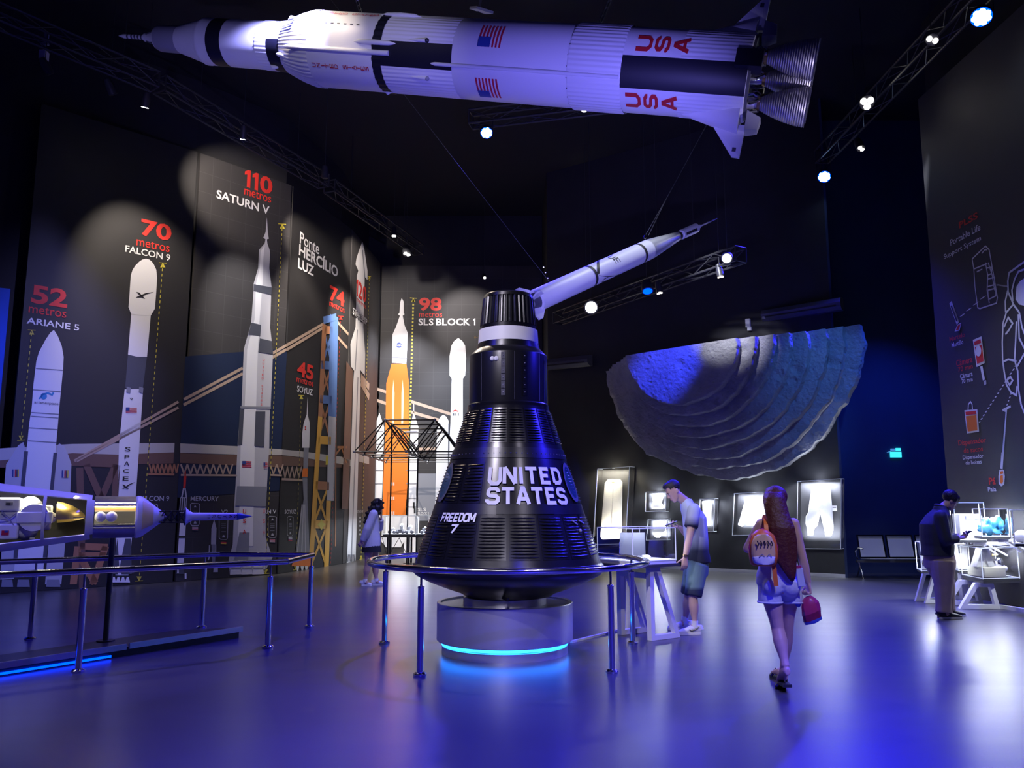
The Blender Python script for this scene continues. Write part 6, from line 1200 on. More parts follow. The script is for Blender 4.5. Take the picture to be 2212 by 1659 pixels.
# ------------------------------------------------------------------ visitors
def head(mb, c, hf, hu, k=1.0):
    hf = hf.normalized(); hu = (hu - hf * hu.dot(hf)).normalized(); hr = hf.cross(hu); Rm = Matrix((hr, hf, hu)).transposed()
    P = lambda x, y, z: c + (hr * x + hf * y + hu * z) * k
    m = M['skin']
    mb.sphere(P(0, -.012, .035), (.074 * k, .093 * k, .085 * k), m, Rm, 20, 14)
    mb.loft([(P(0, y, z), hr * rx * k, hf * ry * k) for y, z, rx, ry in ((.058, -.118, .016, .016), (.052, -.110, .030, .032), (.034, -.088, .050, .052), (.022, -.055, .060, .068), (.014, -.015, .066, .078), (.008, .03, .070, .084), (.0, .06, .06, .07))], m, 18)
    mb.loft([(P(0, y, z), hr * rx * k, hf * ry * k) for y, z, rx, ry in ((.094, -.036, .017, .012), (.104, -.030, .016, .014), (.098, -.012, .010, .012), (.090, .012, .008, .010))], m, 10)     # nose
    mb.sphere(P(0, .086, -.064), (.024 * k, .010 * k, .007 * k), m, Rm, 10, 6); mb.sphere(P(0, .083, -.077), (.021 * k, .011 * k, .007 * k), m, Rm, 10, 6)
    mb.sphere(P(0, .080, .022), (.045 * k, .012 * k, .008 * k), m, Rm, 10, 6)
    for s in (-1, 1):
        mb.sphere(P(s * .072, -.012, -.012), (.010 * k, .020 * k, .031 * k), m, Rm, 10, 8)
    return P, Rm
def eyes(parent, P, Rm, k=1.0):
    for s in (-1, 1):
        b = MB(); b.sphere(P(s * .031, .083, .002), (.012 * k, .006 * k, .006 * k), M['eyew'], Rm, 10, 6); b.sphere(P(s * .031, .088, .002), (.005 * k, .003 * k, .005 * k), M['eyeb'], Rm, 8, 5); b.build('eye', parent)
        b = MB(); b.sphere(P(s * .031, .090, .022), (.020 * k, .006 * k, .0045 * k), M['hair'], Rm, 10, 6); b.build('eyebrow', parent)
    b = MB(); b.sphere(P(0, .092, -.069), (.022 * k, .006 * k, .008 * k), M['lip'], Rm, 10, 6); b.build('lips', parent)
def hand(mb, w, d, n, t, curl=.35, k=1.0, thumb=.9):
    """w wrist, d along the hand, n out of the palm, t towards the thumb"""
    d = d.normalized(); t = (t - d * t.dot(d)).normalized(); n = d.cross(t) * (1 if d.cross(t).dot(n) > 0 else -1); m = M['skin']
    mb.loft([(w + d * y * k, t * a * k, n * b_ * k) for y, a, b_ in ((-.012, .026, .019), (.015, .031, .018), (.05, .041, .016), (.085, .043, .014), (.098, .040, .011))], m, 14)
    for x, L, c_ in ((.031, .070, 0), (.0105, .080, .05), (-.0105, .075, .1), (-.031, .060, .18)):
        p = w + d * .092 * k + t * x * k; a = curl * .5 + c_
        for sl, r in ((.44, .0098), (.31, .0090), (.25, .0082)):
            a += curl * .8 + c_ * .4; q_ = p + (d * math.cos(a) + n * math.sin(a) + t * x * .6) .normalized() * L * sl * k
            mb.limb(p, q_, [r * k * .96, r * k * 1.02, r * k * .9], m, 10); mb.sphere(q_, r * k * .93, m, None, 8, 6); p = q_
    p = w + d * .025 * k + t * .028 * k; dd = (d * .55 + t * .8 + n * .35 * thumb).normalized()
    for L, r in ((.042, .0125), (.034, .0105), (.026, .009)):
        q_ = p + dd * L * k; mb.limb(p, q_, [r * k, r * k, r * k * .9], m, 10); mb.sphere(q_, r * k * .92, m, None, 8, 6); p = q_; dd = (dd + d * .35 + n * .18 * thumb).normalized()
def leg(mb, hip, knee, ank, m=None, k=1.0, fat=1.0):
    m = m or M['skin']
    mb.limb(hip, knee, [.088 * fat, .084 * fat, .072 * fat, .058 * fat, .053 * fat], m, 16); mb.sphere(knee, .053 * fat, m, None, 12, 8)
    d = (ank - knee).normalized(); mb.limb(knee, ank, [.052 * fat, .055 * fat, .058 * fat, .052 * fat, .040 * fat, .033 * fat, .034 * fat], m, 16)
def arm(mb, sh, el, wr, m=None, fat=1.0):
    m = m or M['skin']; mb.sphere(sh, .056 * fat, m, None, 12, 8); mb.limb(sh, el, [.054 * fat, .052 * fat, .046 * fat, .041 * fat], m, 14); mb.sphere(el, .041 * fat, m, None, 10, 7); mb.limb(el, wr, [.041 * fat, .043 * fat, .036 * fat, .027 * fat], m, 14)
def bare_foot(mb, ank, toe, k=1.0):
    d = toe - ank; h = V((d.x, d.y, 0)).normalized(); s_ = h.cross(V((0, 0, 1)))
    mb.loft([(ank - h * .045 + (toe - ank) * 0 + V((0, 0, -.035)), s_ * .022, V((0, 0, .025))), (ank - h * .02 + V((0, 0, -.03)), s_ * .032, V((0, 0, .04))), (ank.lerp(toe, .35), s_ * .036, V((0, 0, .036))), (ank.lerp(toe, .7), s_ * .043, V((0, 0, .024))), (toe, s_ * .034, V((0, 0, .013)))], M['skin'], 12)
def torso(mb, J, sd, fw, W, m, grow=0.0):
    """sections from the crotch to the neck; J: pel, wai, che, nek; W: half widths"""
    up = (J['nek'] - J['pel']).normalized(); sp = [J['pel'] - up * .09, J['pel'] - up * .03, J['pel'] + up * .05, J['wai'], J['wai'].lerp(J['che'], .5), J['che'], J['che'].lerp(J['nek'], .55), J['nek'] - up * .015, J['nek'] + up * .03]
    for i in range(1): pass
    mb.loft([(p, sd * (w + grow), fw * (d + grow)) for p, (w, d) in zip(sp, W)], m, 22)
MALE = [(.10, .09), (.165, .112), (.165, .112), (.145, .10), (.155, .108), (.175, .115), (.175, .095), (.10, .065), (.055, .055)]
FEM = [(.10, .09), (.175, .115), (.165, .11), (.128, .092), (.13, .095), (.145, .105), (.145, .085), (.085, .055), (.045, .045)]
def shoe(parent, heel, toe, m, sole, name='shoe', k=1.0, up=.085):
    d = (toe - heel); L = d.length; h = d.normalized(); s_ = h.cross(V((0, 0, 1))).normalized(); u = s_.cross(h)
    b = MB(); b.loft([(heel + h * L * a + u * z, s_ * w_ * k, u * t_ * k) for a, z, w_, t_ in ((0, .052, .028, .036), (.06, .058, .037, .045), (.25, .062, .040, .050), (.42, .058, .041, .044), (.62, .046, .046, .032), (.82, .038, .047, .024), (.96, .032, .034, .016), (1, .030, .018, .010))], M[m], 16)
    b.loft([(heel + h * L * .05 + u * .06, s_ * .034 * k, h * .05 * k), (heel + h * L * .10 + u * (up + .012), s_ * .036 * k, h * .052 * k), (heel + h * L * .12 + u * (up + .022), s_ * .035 * k, h * .05 * k)], M[m], 14)
    o = b.build(name, parent, 60)
    b = MB(); pts = []
    for a, w_ in ((0, .026), (.06, .037), (.25, .041), (.42, .042), (.62, .048), (.82, .049), (.96, .036), (1.02, .016)): pts.append((a, w_))
    poly = [heel + h * L * a + s_ * w_ * k + u * .002 for a, w_ in pts] + [heel + h * L * a - s_ * w_ * k + u * .002 for a, w_ in pts[::-1]]
    b.prism(poly, u * .026, M[sole]); b.build('sole', o, 0); return o
def pt(px, py, Y): return at(px, py, Y)

# --- man in the dip-dyed shirt, reading his phone
Ym = 9.86
man = thing('person', 'person in dip-dyed blue shirt and knee shorts bending over a phone by the trestle table', 'person', (pt(1500, 1370, Ym).x, Ym + .15, 0))
fw = V((-1, .0, 0)); sd = V((0, 1, 0)); up = V((0, 0, 1))
J = dict(pel=pt(1504, 1215, Ym + .15), wai=pt(1504, 1168, Ym + .15), che=pt(1500, 1118, Ym + .13), nek=pt(1483, 1083, Ym + .12))
hc = pt(1455, 1061, Ym + .08)
hf = V((-.80, -.22, -.56)); hu = V((-.56, 0, .82))
mb = MB(); Pm, Rmm = head(mb, hc, hf, hu, 1.0)
mb.limb(J['nek'] + V((.03, 0, -.04)), hc + V((.04, 0, -.04)), [.066, .056, .054], M['skin'], 14)
W_ = [(a, b_) for a, b_ in MALE]
torso(mb, J, sd, V((-1, 0, 0)), W_, M['skin'])
shL, elL, wrL = pt(1499, 1101, Ym - .05), pt(1489, 1163, Ym - .14), pt(1480, 1204, Ym - .16)
shR, elR, wrR = pt(1493, 1100, Ym + .33), pt(1488, 1158, Ym + .40), pt(1468, 1139, Ym + .22)
arm(mb, shL, elL, wrL); arm(mb, shR, elR, wrR)
hand(mb, wrL, pt(1478, 1236, Ym - .16) - wrL, V((0, 1, 0)), V((-1, -.1, .1)), .30)
hand(mb, wrR, V((-1, -.25, .12)), V((.1, .2, 1)), V((-.2, -1, 0)), .75)
hipL, hipR = J['pel'] + V((0, -.09, -.04)), J['pel'] + V((0, .09, -.04))
knL, anL = pt(1497, 1289, Ym), pt(1501, 1349, Ym); knR, anR = pt(1488, 1285, Ym + .30), pt(1480, 1339, Ym + .36)
leg(mb, hipL, knL, anL); leg(mb, hipR, knR, anR)
for a_ in (anL, anR): mb.limb(a_, V((a_.x - .04, a_.y, .05)), [.036, .045], M['skin'], 10)
remesh(mb, .0065, 'body', M['skinlight'], man, 3); eyes(man, Pm, Rmm)
b = MB(); b.sphere(Pm(0, -.022, .048), (.082, .098, .088), M['hair'], Rmm, 20, 12)
b.sphere(Pm(0, .02, .10), (.06, .07, .035), M['hair'], Rmm, 14, 8)
keep = MB(); keep = b; cut_ = remesh(b, .008, 'hair', M['hair'], man, 2)
bmx = bmesh.new(); bmx.from_mesh(cut_.data); inv = wmat(man)
dele = [v for v in bmx.verts if ((Rmm.transposed() @ (inv @ v.co - hc)).y > .050 and (Rmm.transposed() @ (inv @ v.co - hc)).z < .072) or (Rmm.transposed() @ (inv @ v.co - hc)).z < -.03 - .4 * min(0, (Rmm.transposed() @ (inv @ v.co - hc)).y) * -1 or ((Rmm.transposed() @ (inv @ v.co - hc)).y > .0 and (Rmm.transposed() @ (inv @ v.co - hc)).z < .04)]
bmesh.ops.delete(bmx, geom=dele, context='VERTS'); bmx.to_mesh(cut_.data); bmx.free()
mb = MB(); J2 = dict(J); J2['pel'] = pt(1505, 1199, Ym + .15)
torso(mb, J2, sd, fw, [(.19, .15), (.19, .15), (.185, .145), (.178, .138), (.178, .138), (.19, .138), (.185, .11), (.10, .075), (.066, .066)], M['tee'], .004)
remesh(mb, .012, 'shirt', M['tee'], man, 4)
for s_, e_ in ((shL, elL), (shR, elR)):
    mb = MB(); q_ = s_.lerp(e_, .62); mb.sphere(s_, .078, M['tee'], None, 14, 9); mb.limb(s_, q_, [.078, .078, .080, .082], M['tee'], 16); remesh(mb, .010, 'sleeve', M['teesleeve'], man, 3)
mb = MB()
mb.loft([(J['pel'] + V((0, 0, z)), sd * a, fw * c_) for z, a, c_ in ((-.16, .17, .13), (-.08, .185, .14), (0, .185, .14), (.08, .175, .13))], M['shorts'], 20)
for h_, k_ in ((hipL, knL), (hipR, knR)): mb.limb(h_ + V((0, 0, .02)), k_ + (h_ - k_) * .02, [.118, .118, .112, .106, .102], M['shorts'], 18)
remesh(mb, .011, 'shorts', M['shorts'], man, 3)
shoe(man, V((anL.x + .065, anL.y, 0)), V((anL.x - .215, anL.y - .02, 0)), 'shoewhite', 'shoewhite'); shoe(man, V((anR.x + .065, anR.y, 0)), V((anR.x - .21, anR.y + .0, 0)), 'shoewhite', 'shoewhite')
mb = MB(); q0 = V((anL.x - .02, anL.y - .048, .06)); mb.tube([q0 + V((-.06, .0, .0)), q0 + V((-.035, 0, -.012)), q0 + V((.01, -.002, .0)), q0 + V((.06, .002, .032))], [.006, .013, .009, .003], M['phone'], 8); mb.build('shoe_emblem', man)
for a_ in (anL, anR): mb = MB(); mb.limb(V((a_.x - .005, a_.y, .075)), V((a_.x, a_.y, .155)), [.047, .041, .041], M['shoewhite'], 14); mb.build('sock', man)
mb = MB(); d_ = (wrL - elL).normalized(); mb.limb(wrL - d_ * .03, wrL - d_ * .012, [.034, .034], M['brass'], 14); mb.box(wrL - d_ * .02 + V((-.01, -.03, 0)), (.03, .012, .03), M['brass']); mb.build('wristwatch', man)
ph_ = wrR + V((-.105, -.03, .045)); Rp = Matrix.Rotation(-.35, 3, 'Y') ; mb = MB(); mb.box(ph_, (.155, .075, .010), M['phone'], Rp); mb.box(ph_ + V((0, 0, .006)), (.145, .068, .002), M['phonew'], Rp); tag(mb.build('mobile_phone', None, 0), 'phone held level by the man in the dip-dyed shirt', 'phone')

# --- long-haired woman walking away
Yw = 7.0
wo = thing('person', 'person with very long auburn hair and pale shorts walking away with an orange backpack', 'person', (pt(1690, 1480, Yw).x, Yw, 0))
fw = V((.06, 1, 0)).normalized(); sd = V((1, -.06, 0)).normalized()
J = dict(pel=pt(1683, 1256, Yw), wai=pt(1681, 1205, Yw), che=pt(1678, 1160, Yw + .02), nek=pt(1677, 1116, Yw + .03))
hc = pt(1673, 1084, Yw + .06); hf = V((-.60, .80, -.10)); hu = V((-.05, 0, 1))
mb = MB(); Pw, Rw = head(mb, hc, hf, hu, .95); mb.limb(J['nek'] - V((0, 0, .03)), hc + V((0, 0, -.04)), [.056, .048, .048], M['skin'], 14)
torso(mb, J, sd, fw, FEM, M['skin'])
shL, elL, wrL = pt(1645, 1134, Yw), pt(1615, 1185, Yw + .06), pt(1640, 1160, Yw + .26)
shR, elR, wrR = pt(1714, 1132, Yw + .02), pt(1733, 1204, Yw - .02), pt(1746, 1259, Yw - .02)
arm(mb, shL, elL, wrL, None, .95); arm(mb, shR, elR, wrR, None, .92)
hand(mb, wrL, V((.7, .3, .7)), V((.4, -.9, 0)), V((0, .4, .8)), .8, .92); hand(mb, wrR, pt(1749, 1290, Yw - .03) - wrR, V((-1, .2, 0)), V((-.1, 1, 0)), .95, .92)
hipL, hipR = pt(1664, 1272, Yw), pt(1704, 1272, Yw + .02)
knL, anL, toL = pt(1680, 1357, Yw + .0), pt(1697, 1440, Yw - .12), V((pt(1697, 1480, Yw).x + .0, Yw + .02, .035))
knR, anR = pt(1701, 1350, Yw + .10), pt(1691, 1432, Yw + .28); anR.z = .085
leg(mb, hipL, knL, anL, None, 1, 1.0); leg(mb, hipR, knR, anR, None, 1, .97)
toL = V((anL.x + .0, anL.y + .16, .045)); bare_foot(mb, anL, toL); toR = V((anR.x - .02, anR.y + .19, .045)); bare_foot(mb, anR, toR)
remesh(mb, .0065, 'body', M['skinlight'], wo, 3); eyes(wo, Pw, Rw, .95)
b = MB(); b.sphere(Pw(0, -.02, .045), (.086, .104, .094), M['hairred'], Rw, 20, 12); b.sphere(Pw(0, .02, .115), (.04, .05, .02), M['hairred'], Rw, 12, 7)
hb = [(pt(1672, 1064, Yw + .02), .078, .08), (pt(1672, 1074, Yw - .01), .092, .085), (pt(1674, 1088, Yw - .05), .096, .065), (pt(1679, 1110, Yw - .09), .098, .055), (pt(1689, 1140, Yw - .14), .105, .05), (pt(1693, 1170, Yw - .15), .108, .045), (pt(1696, 1195, Yw - .155), .098, .04), (pt(1700, 1215, Yw - .16), .078, .034), (pt(1706, 1236, Yw - .165), .048, .028), (pt(1710, 1250, Yw - .165), .026, .018), (pt(1712, 1257, Yw - .165), .010, .010)]
b.loft([(p, sd * a, fw * c_) for p, a, c_ in hb], M['hairred'], 18)
rn = random.Random(2)
for k in range(16):
    x0 = -.085 + .17 * k / 15; b.tube([p + sd * (x0 / .1 * a) - fw * (c_ * .55 * (1 - abs(x0 / .1)) + .012) for p, a, c_ in hb[1:10]], [.006, .010, .012, .013, .013, .012, .010, .009, .006], M['hairred'], 6)
hair = remesh(b, .008, 'hair', M['hairred'], wo, 2)
mb = MB(); torso(mb, {k_: v_ - V((0, 0, .0)) for k_, v_ in J.items()}, sd, fw, [(.10, .09), (.17, .11), (.165, .11), (.138, .10), (.138, .10), (.150, .108), (.128, .085), (.05, .05), (.03, .03)], M['skirt'], .006)
top_ = remesh(mb, .011, 'halter_top', M['skirt'], wo, 3)
bmx = bmesh.new(); bmx.from_mesh(top_.data); iw = wmat(wo); zt_, zb_ = pt(1680, 1150, Yw).z, pt(1680, 1222, Yw).z
bmesh.ops.delete(bmx, geom=[v for v in bmx.verts if (iw @ v.co).z > zt_ or (iw @ v.co).z < zb_], context='VERTS'); bmx.to_mesh(top_.data); bmx.free()
mb = MB(); zz = J['pel']
mb.loft([(zz + V((0, 0, z)), sd * a, fw * c_) for z, a, c_ in ((-.045, .150, .115), (-.02, .188, .133), (.05, .186, .130), (.12, .163, .115), (.165, .155, .108))], M['denim'], 22)
for s_ in (-.07, .07): mb.sphere(zz + sd * s_ - fw * .075 + V((0, 0, -.03)), (.085, .07, .09), M['denim'], None, 14, 10)
hemL, hemR = pt(1664, 1300, Yw), pt(1711, 1300, Yw + .03)
mb.limb(hipL + V((0, 0, .03)), hemL, [.100, .099, .099], M['denim'], 18); mb.limb(hipR + V((0, 0, .03)), hemR, [.100, .094, .092], M['denim'], 18)
remesh(mb, .010, 'shorts', M['denim'], wo, 3)
for p, r_ in ((hemL, .100), (hemR, .093)): mb = MB(); mb.tube([p + sd * r_ * math.cos(a) + fw * r_ * math.sin(a) for a in [math.pi * 2 * k / 24 for k in range(24)]], .008, M['denim'], 6, True); mb.build('hem_roll', wo)
for an_, to_ in ((anL, toL), (anR, toR)):
    mb = MB(); h_ = (to_ - an_); h_.z = 0; h_.normalize(); s2 = h_.cross(V((0, 0, 1)))
    tip = to_ + h_ * .03; tip.z = .0; back_ = to_ - h_ * .19; back_.z = .0 if an_ is anR else .045
    mb.prism([back_ + s2 * .035, back_ + h_ * .1 + s2 * .034, to_ + s2 * .045 - V((0, 0, to_.z)), tip + s2 * .02, tip - s2 * .02, to_ - s2 * .045 - V((0, 0, to_.z)), back_ + h_ * .1 - s2 * .034, back_ - s2 * .035], V((0, 0, .024)), M['shoeblack'])
    mb.tube([to_ - h_ * .04 + s2 * .048 + V((0, 0, -.02)), to_ - h_ * .04 + V((0, 0, .028)), to_ - h_ * .04 - s2 * .048 + V((0, 0, -.02))], .016, M['shoeblack'], 8); mb.build('sandal', wo, 40)
# backpack worn on the left shoulder: a thing of its own
bc = pt(1648, 1182, Yw - .20)
bp = thing('backpack', 'small orange and yellow backpack on the shoulder of the long haired woman', 'backpack', bc - V((0, 0, .16)))
mb = MB(); mb.loft([(bc + V((0, 0, z)), V((a, -.04 * 0, 0)), V((0, c_, 0))) for z, a, c_ in ((-.150, .075, .04), (-.135, .108, .065), (-.06, .118, .08), (.04, .112, .078), (.10, .09, .065), (.135, .05, .04), (.145, .02, .02))], M['orange'], 22); mb.build('pack_body', bp, 60)
mb = MB(); mb.loft([(bc + V((-.012, -.045, z)), V((a, 0, 0)), V((0, .045, 0))) for z, a in ((-.135, .06), (-.12, .088), (-.05, .098), (.03, .094), (.085, .07), (.105, .04))], M['yellow'], 20); pk = mb.build('front_pocket', bp, 60)
mb = MB(); mb.loft([(bc + V((-.012, -.052, z)), V((a, 0, 0)), V((0, .045, 0))) for z, a in ((-.133, .06), (-.12, .085), (-.075, .094), (-.07, .08))], M['offwhite'], 20); mb.build('pale_lower_patch', bp, 60)
mb = MB()
for k in range(5): mb.tube([bc + V((-.075 + .028 * k, -.100, .055)), bc + V((-.065 + .028 * k, -.102, .030)), bc + V((-.07 + .028 * k, -.103, .015))], .005, M['skirt'], 5)
for k in range(2): mb.tube([bc + V((-.06 + .06 * k, -.098, -.07)), bc + V((-.04 + .06 * k, -.099, -.05)), bc + V((-.02 + .06 * k, -.098, -.07))], .004, M['grey'], 5)
mb.build('printed_marks', pk, 0)
mb = MB(); mb.tube([bc + V((-.10, -.02, -.10)), bc + V((-.115, -.01, 0)), bc + V((-.09, -.01, .09)), bc + V((0, -.01, .148)), bc + V((.09, -.01, .09)), bc + V((.115, -.01, 0)), bc + V((.10, -.02, -.10))], .007, M['bag'], 6); mb.build('piping', bp, 60)
def strap(pts, w_, name='strap'):
    mb = MB(); rings = [[p - V((w_, 0, 0)), p + V((w_, 0, 0)), p + V((w_, .006, .004)), p + V((-w_, .006, .004))] for p in pts]; mb.ring_loft(rings, M['orange']); mb.build(name, bp, 40)
strap([pt(1656, 1150, Yw - .14), pt(1655, 1135, Yw - .13), pt(1654, 1120, Yw - .07), pt(1653, 1113, Yw + .01), pt(1650, 1122, Yw + .09)], .017)
strap([pt(1669, 1160, Yw - .185), pt(1672, 1185, Yw - .20), pt(1671, 1215, Yw - .205), pt(1674, 1240, Yw - .20), pt(1677, 1266, Yw - .19)], .018, 'hanging_strap')
mb = MB(); c_ = pt(1729, 1247, Yw - .14); mb.box(c_, (.058, .012, .15), M['phonew'], Matrix.Rotation(-.10, 3, 'Y')); mb.box(c_ + V((-.01, 0, .08)), (.045, .010, .03), M['bag'], Matrix.Rotation(-.10, 3, 'Y')); o = mb.build('mobile_phone', None, 0); md = o.modifiers.new('b', 'BEVEL'); md.width = .004; tag(o, 'pale phone sticking out of the back pocket of the pale shorts', 'phone')
mb = MB(); rn = random.Random(9); top = pt(1745, 1288, Yw - .03); ax_ = (pt(1758, 1345, Yw - .03) - top); s3 = V((.9, 0, .35))
rings = []
for k, (t_, a, c_) in enumerate(((0, .03, .015), (.12, .055, .035), (.3, .075, .05), (.6, .085, .06), (.85, .085, .06), (.97, .075, .045), (1.0, .04, .03))):
    rings.append([top + ax_ * t_ + s3 * (a + rn.uniform(-.012, .012)) * math.cos(x) + V((0, 1, 0)) * (c_ + rn.uniform(-.008, .008)) * math.sin(x) for x in [2 * math.pi * j / 12 for j in range(12)]])
pb_ = thing('plastic_bag', 'glossy magenta and blue plastic bag in the right hand of the long haired woman', 'bag', top + ax_)
mb.ring_loft(rings[:5], M['bag']); mb.build('bag_body', pb_, 25); mb = MB(); mb.ring_loft(rings[3:], M['bagblue']); mb.build('bag_bottom', pb_, 25)
mb = MB(); mb.sphere(pt(1724, 1300, Yw - .02), (.03, .03, .045), M['bagblue'], None, 8, 6); mb.build('bag_corner', pb_, 25)

# --- woman in the white shirt by the far mural
Yl = 15.6
lw = thing('person', 'person with black curly hair in loose white shirt and black skirt by the orange rocket', 'person', (pt(802, 1265, Yl).x, Yl, 0))
fw = V((1, .22, 0)).normalized(); sd = V((.22, -1, 0)).normalized()
J = dict(pel=pt(803, 1172, Yl), wai=pt(803, 1148, Yl), che=pt(804, 1124, Yl), nek=pt(809, 1104, Yl))
hc = pt(817, 1093, Yl - .02); hf = V((.92, .25, -.28)); hu = V((.25, 0, 1))
mb = MB(); Pl, Rl = head(mb, hc, hf, hu, .95); mb.limb(J['nek'] - V((0, 0, .03)), hc + V((-.02, 0, -.04)), [.054, .048, .046], M['skin'], 12)
torso(mb, J, sd, fw, FEM, M['skin'])
shN, elN, wrN = pt(807, 1110, Yl - .17), pt(793, 1143, Yl - .22), pt(783, 1168, Yl - .20)
shF, elF, wrF = pt(808, 1110, Yl + .17), pt(820, 1140, Yl + .16), pt(823, 1122, Yl + .02)
arm(mb, shN, elN, wrN, None, .9); arm(mb, shF, elF, wrF, None, .9)
hand(mb, wrN, V((-.55, -.05, -.8)), V((.6, .6, 0)), V((.7, 0, -.5)), .5, .95); hand(mb, wrF, V((.05, -.3, 1)), V((-1, 0, 0)), V((0, -1, 0)), .8, .9)
knN, anN = pt(794, 1222, Yl - .09), pt(789, 1252, Yl - .10); knF, anF = pt(810, 1221, Yl + .08), pt(813, 1252, Yl + .04)
leg(mb, J['pel'] + V((-.03, -.08, -.03)), knN, anN, None, 1, 1.05); leg(mb, J['pel'] + V((.03, .09, -.03)), knF, anF, None, 1, 1.05)
for a_ in (anN, anF): mb.limb(a_, V((a_.x + .03, a_.y, .05)), [.036, .042], M['skin'], 10)
remesh(mb, .007, 'body', M['skin'], lw, 3); eyes(lw, Pl, Rl, .95)
b = MB(); b.sphere(Pl(0, -.03, .04), (.092, .104, .098), M['hair'], Rl, 18, 12)
rn = random.Random(4)
hb = [(pt(816, 1086, Yl), .09, .10), (pt(812, 1097, Yl), .13, .125), (pt(806, 1108, Yl), .15, .125), (pt(800, 1119, Yl), .13, .10), (pt(795, 1128, Yl), .09, .07), (pt(792, 1134, Yl), .04, .03)]
b.loft([(p, sd * a, fw * c_) for p, a, c_ in hb], M['hair'], 16)
for k in range(120):
    p, a, c_ = hb[rn.randrange(5)]; x = rn.uniform(0, 6.28); b.sphere(p + sd * a * math.cos(x) + fw * c_ * math.sin(x), rn.uniform(.018, .034), M['hair'], None, 8, 6)
for k in range(26): x = rn.uniform(-2.2, 2.2); z = rn.uniform(-.05, .12); b.sphere(Pl(math.sin(x) * .085, -.03 - math.cos(x) * .09 + (.02 if z > .05 else 0), z), rn.uniform(.018, .03), M['hair'], None, 8, 6)
for s_ in (-1, 1): b.sphere(Pl(.075 * s_, .03, .0), (.03, .04, .08), M['hair'], Rl, 10, 8)
remesh(b, .008, 'hair', M['hair'], lw, 1)
mb = MB(); J2 = dict(J); torso(mb, J2, sd, fw, [(.195, .165), (.195, .165), (.19, .16), (.18, .145), (.175, .135), (.17, .125), (.16, .10), (.09, .07), (.07, .07)], M['shirtwhite'])
for a_, e_, w_ in ((shN, elN, wrN), (shF, elF, wrF)): mb.sphere(a_, .08, M['shirtwhite'], None, 12, 8); mb.limb(a_, e_, [.080, .076, .074], M['shirtwhite'], 14); mb.sphere(e_, .073, M['shirtwhite'], None, 12, 8); mb.limb(e_, w_, [.073, .068, .060, .050], M['shirtwhite'], 14)
mb.tube([J['nek'] + sd * .07 * math.cos(x) + fw * .07 * math.sin(x) + V((0, 0, .02)) for x in [2 * math.pi * k / 16 for k in range(16)]], .018, M['shirtwhite'], 6, True)
remesh(mb, .010, 'shirt', M['shirtwhite'], lw, 2)
mb = MB(); mb.loft([(J['pel'] + V((0, 0, z)), sd * a, fw * c_) for z, a, c_ in ((-.17, .205, .185), (-.1, .20, .175), (0, .185, .145), (.06, .17, .125))], M['skirt'], 20); mb.build('skirt', lw, 60)
for a_ in (anN, anF):
    shoe(lw, V((a_.x - .07, a_.y, 0)), V((a_.x + (.12 if a_ is anN else .17), a_.y + .03, 0)), 'shoewhite', 'shoewhite'); mb = MB(); mb.limb(V((a_.x, a_.y, .075)), V((a_.x, a_.y, .13)), [.045, .041], M['shoewhite'], 12); mb.build('sock', lw)

# --- man in the dark jacket at the right
Yr = 11.25
rm = thing('person', 'person in dark jacket and khaki trousers holding a phone beside the lit cases', 'person', (pt(2045, 1335, Yr).x, Yr, 0))
fw = V((.97, .12, 0)).normalized(); sd = V((.12, -.97, 0)).normalized()
J = dict(pel=pt(2029, 1205, Yr), wai=pt(2024, 1172, Yr), che=pt(2020, 1132, Yr), nek=pt(2031, 1098, Yr))
hc = pt(2052, 1081, Yr - .02); hf = V((.84, .05, -.52)); hu = V((.5, 0, .86))
mb = MB(); Pr, Rr_ = head(mb, hc, hf, hu, 1.0); mb.limb(J['nek'] + V((-.02, 0, -.03)), hc + V((-.03, 0, -.04)), [.066, .058, .056], M['skin'], 12)
torso(mb, J, sd, fw, MALE, M['skin'])
shN, elN, wrN = pt(2032, 1116, Yr - .20), pt(2044, 1166, Yr - .24), pt(2071, 1163, Yr - .16)
shF, elF, wrF = pt(2034, 1115, Yr + .20), pt(2050, 1164, Yr + .20), pt(2072, 1160, Yr + .04)
arm(mb, shN, elN, wrN); arm(mb, shF, elF, wrF); hand(mb, wrN, V((1, .25, .15)), V((0, 0, 1)), V((.3, 1, .2)), .7); hand(mb, wrF, V((1, -.3, .15)), V((0, 0, 1)), V((.3, -1, .2)), .7)
knN, anN = pt(2038, 1262, Yr - .10), pt(2038, 1318, Yr - .10); knF, anF = pt(2043, 1260, Yr + .12), pt(2046, 1312, Yr + .14)
hipN, hipF = J['pel'] + V((0, -.09, -.03)), J['pel'] + V((0, .09, -.03)); anN.z = max(anN.z, .09); anF.z = max(anF.z, .09)
leg(mb, hipN, knN, anN); leg(mb, hipF, knF, anF)
for a_ in (anN, anF): mb.limb(a_, V((a_.x + .04, a_.y, .05)), [.036, .045], M['skin'], 10)
remesh(mb, .007, 'body', M['skinlight'], rm, 3); eyes(rm, Pr, Rr_)
b = MB(); b.sphere(Pr(0, -.02, .05), (.088, .104, .095), M['hair'], Rr_, 20, 12)
for x_ in (-.05, -.017, .017, .05): b.sphere(Pr(x_, .056, .062), (.026, .028, .044), M['hair'], Rr_, 10, 7)
for s_ in (-1, 1): b.sphere(Pr(s_ * .074, .005, .03), (.02, .05, .045), M['hair'], Rr_, 10, 7)
hr_ = remesh(b, .008, 'hair', M['hair'], rm, 2)
bmx = bmesh.new(); bmx.from_mesh(hr_.data); im = wmat(rm)
def hl(v): return Rr_.transposed() @ (im @ v.co - hc)
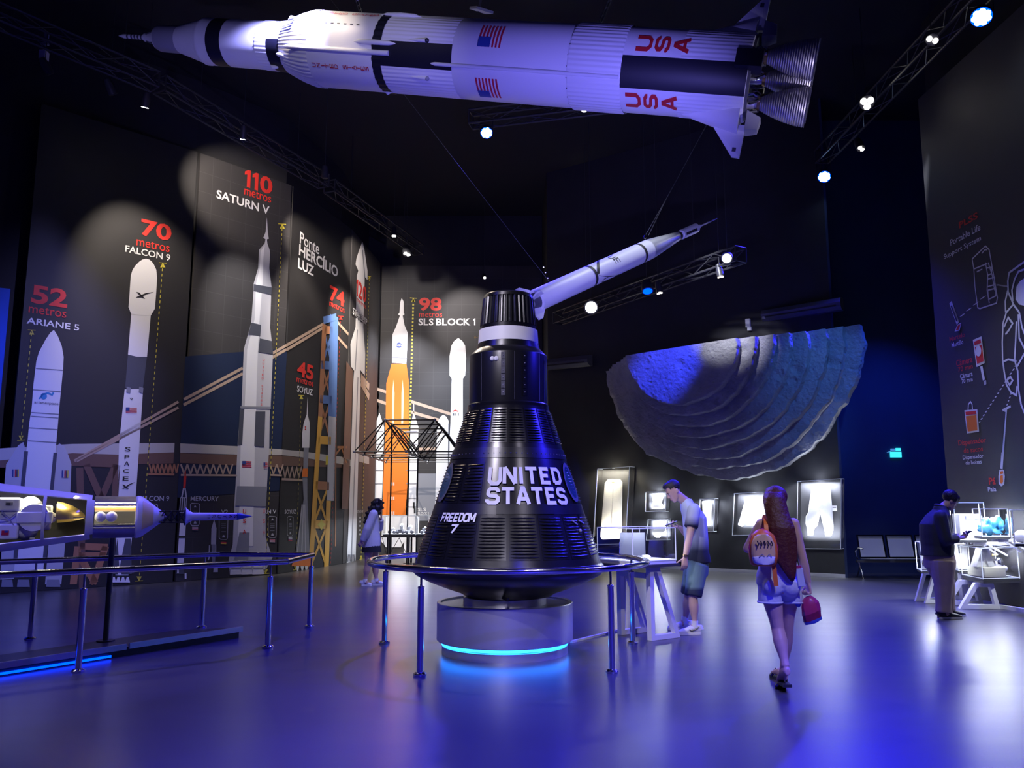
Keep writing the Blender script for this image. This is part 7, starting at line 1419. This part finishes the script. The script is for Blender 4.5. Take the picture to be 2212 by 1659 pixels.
bmesh.ops.delete(bmx, geom=[v for v in bmx.verts if (hl(v).y > .05 and hl(v).z < .025) or hl(v).z < -.045], context='VERTS'); bmx.to_mesh(hr_.data); bmx.free()
mb = MB(); J2 = dict(J); J2['pel'] = pt(2025, 1186, Yr)
torso(mb, J2, sd, fw, [(.215, .205), (.215, .20), (.215, .20), (.215, .20), (.22, .20), (.22, .185), (.20, .13), (.11, .085), (.085, .085)], M['jacket'])
for a_, e_, w_ in ((shN, elN, wrN), (shF, elF, wrF)): mb.sphere(a_, .088, M['jacket'], None, 12, 8); mb.limb(a_, e_, [.088, .082, .076], M['jacket'], 14); mb.sphere(e_, .075, M['jacket'], None, 12, 8); mb.limb(e_, e_.lerp(w_, .85), [.074, .066, .055], M['jacket'], 14)
remesh(mb, .011, 'jacket', M['jacket'], rm, 3)
mb = MB(); mb.tube([J['nek'] + sd * .068 * math.cos(x) + fw * (.02 + .072 * math.sin(x)) + V((0, 0, .012 - .03 * math.sin(x))) for x in [2 * math.pi * k / 20 for k in range(20)]], .022, M['jacket'], 8, True); mb.build('collar', rm, 60)
mb = MB(); mb.loft([(J['pel'] + V((0, 0, z)), sd * a, fw * c_) for z, a, c_ in ((-.14, .19, .185), (-.05, .20, .20), (.03, .195, .19), (.09, .18, .165))], M['khaki'], 20)
for h_, k_, a_, s_ in ((hipN, knN, anN, 1), (hipF, knF, anF, 1)):
    q_ = V((a_.x, a_.y, .085)); mb.limb(h_ + V((-.01, 0, .0)), k_, [.155, .15, .135, .118], M['khaki'], 16); mb.sphere(k_, .116, M['khaki'], None, 12, 8); mb.limb(k_, q_, [.116, .11, .102, .098, .104], M['khaki'], 16)
remesh(mb, .012, 'trousers', M['khaki'], rm, 3)
for a_ in (anN, anF): shoe(rm, V((a_.x - .075, a_.y, 0)), V((a_.x + .245, a_.y + .02, 0)), 'shoeblack', 'shoewhite', 'shoe', 1.1)
mb = MB(); p_ = wrN.lerp(wrF, .5) + V((.10, 0, .055)); mb.box(p_, (.14, .075, .010), M['phone'], Matrix.Rotation(-.5, 3, 'Y')); tag(mb.build('mobile_phone', None, 0), 'dark phone in the hands of the man in the dark jacket', 'phone')
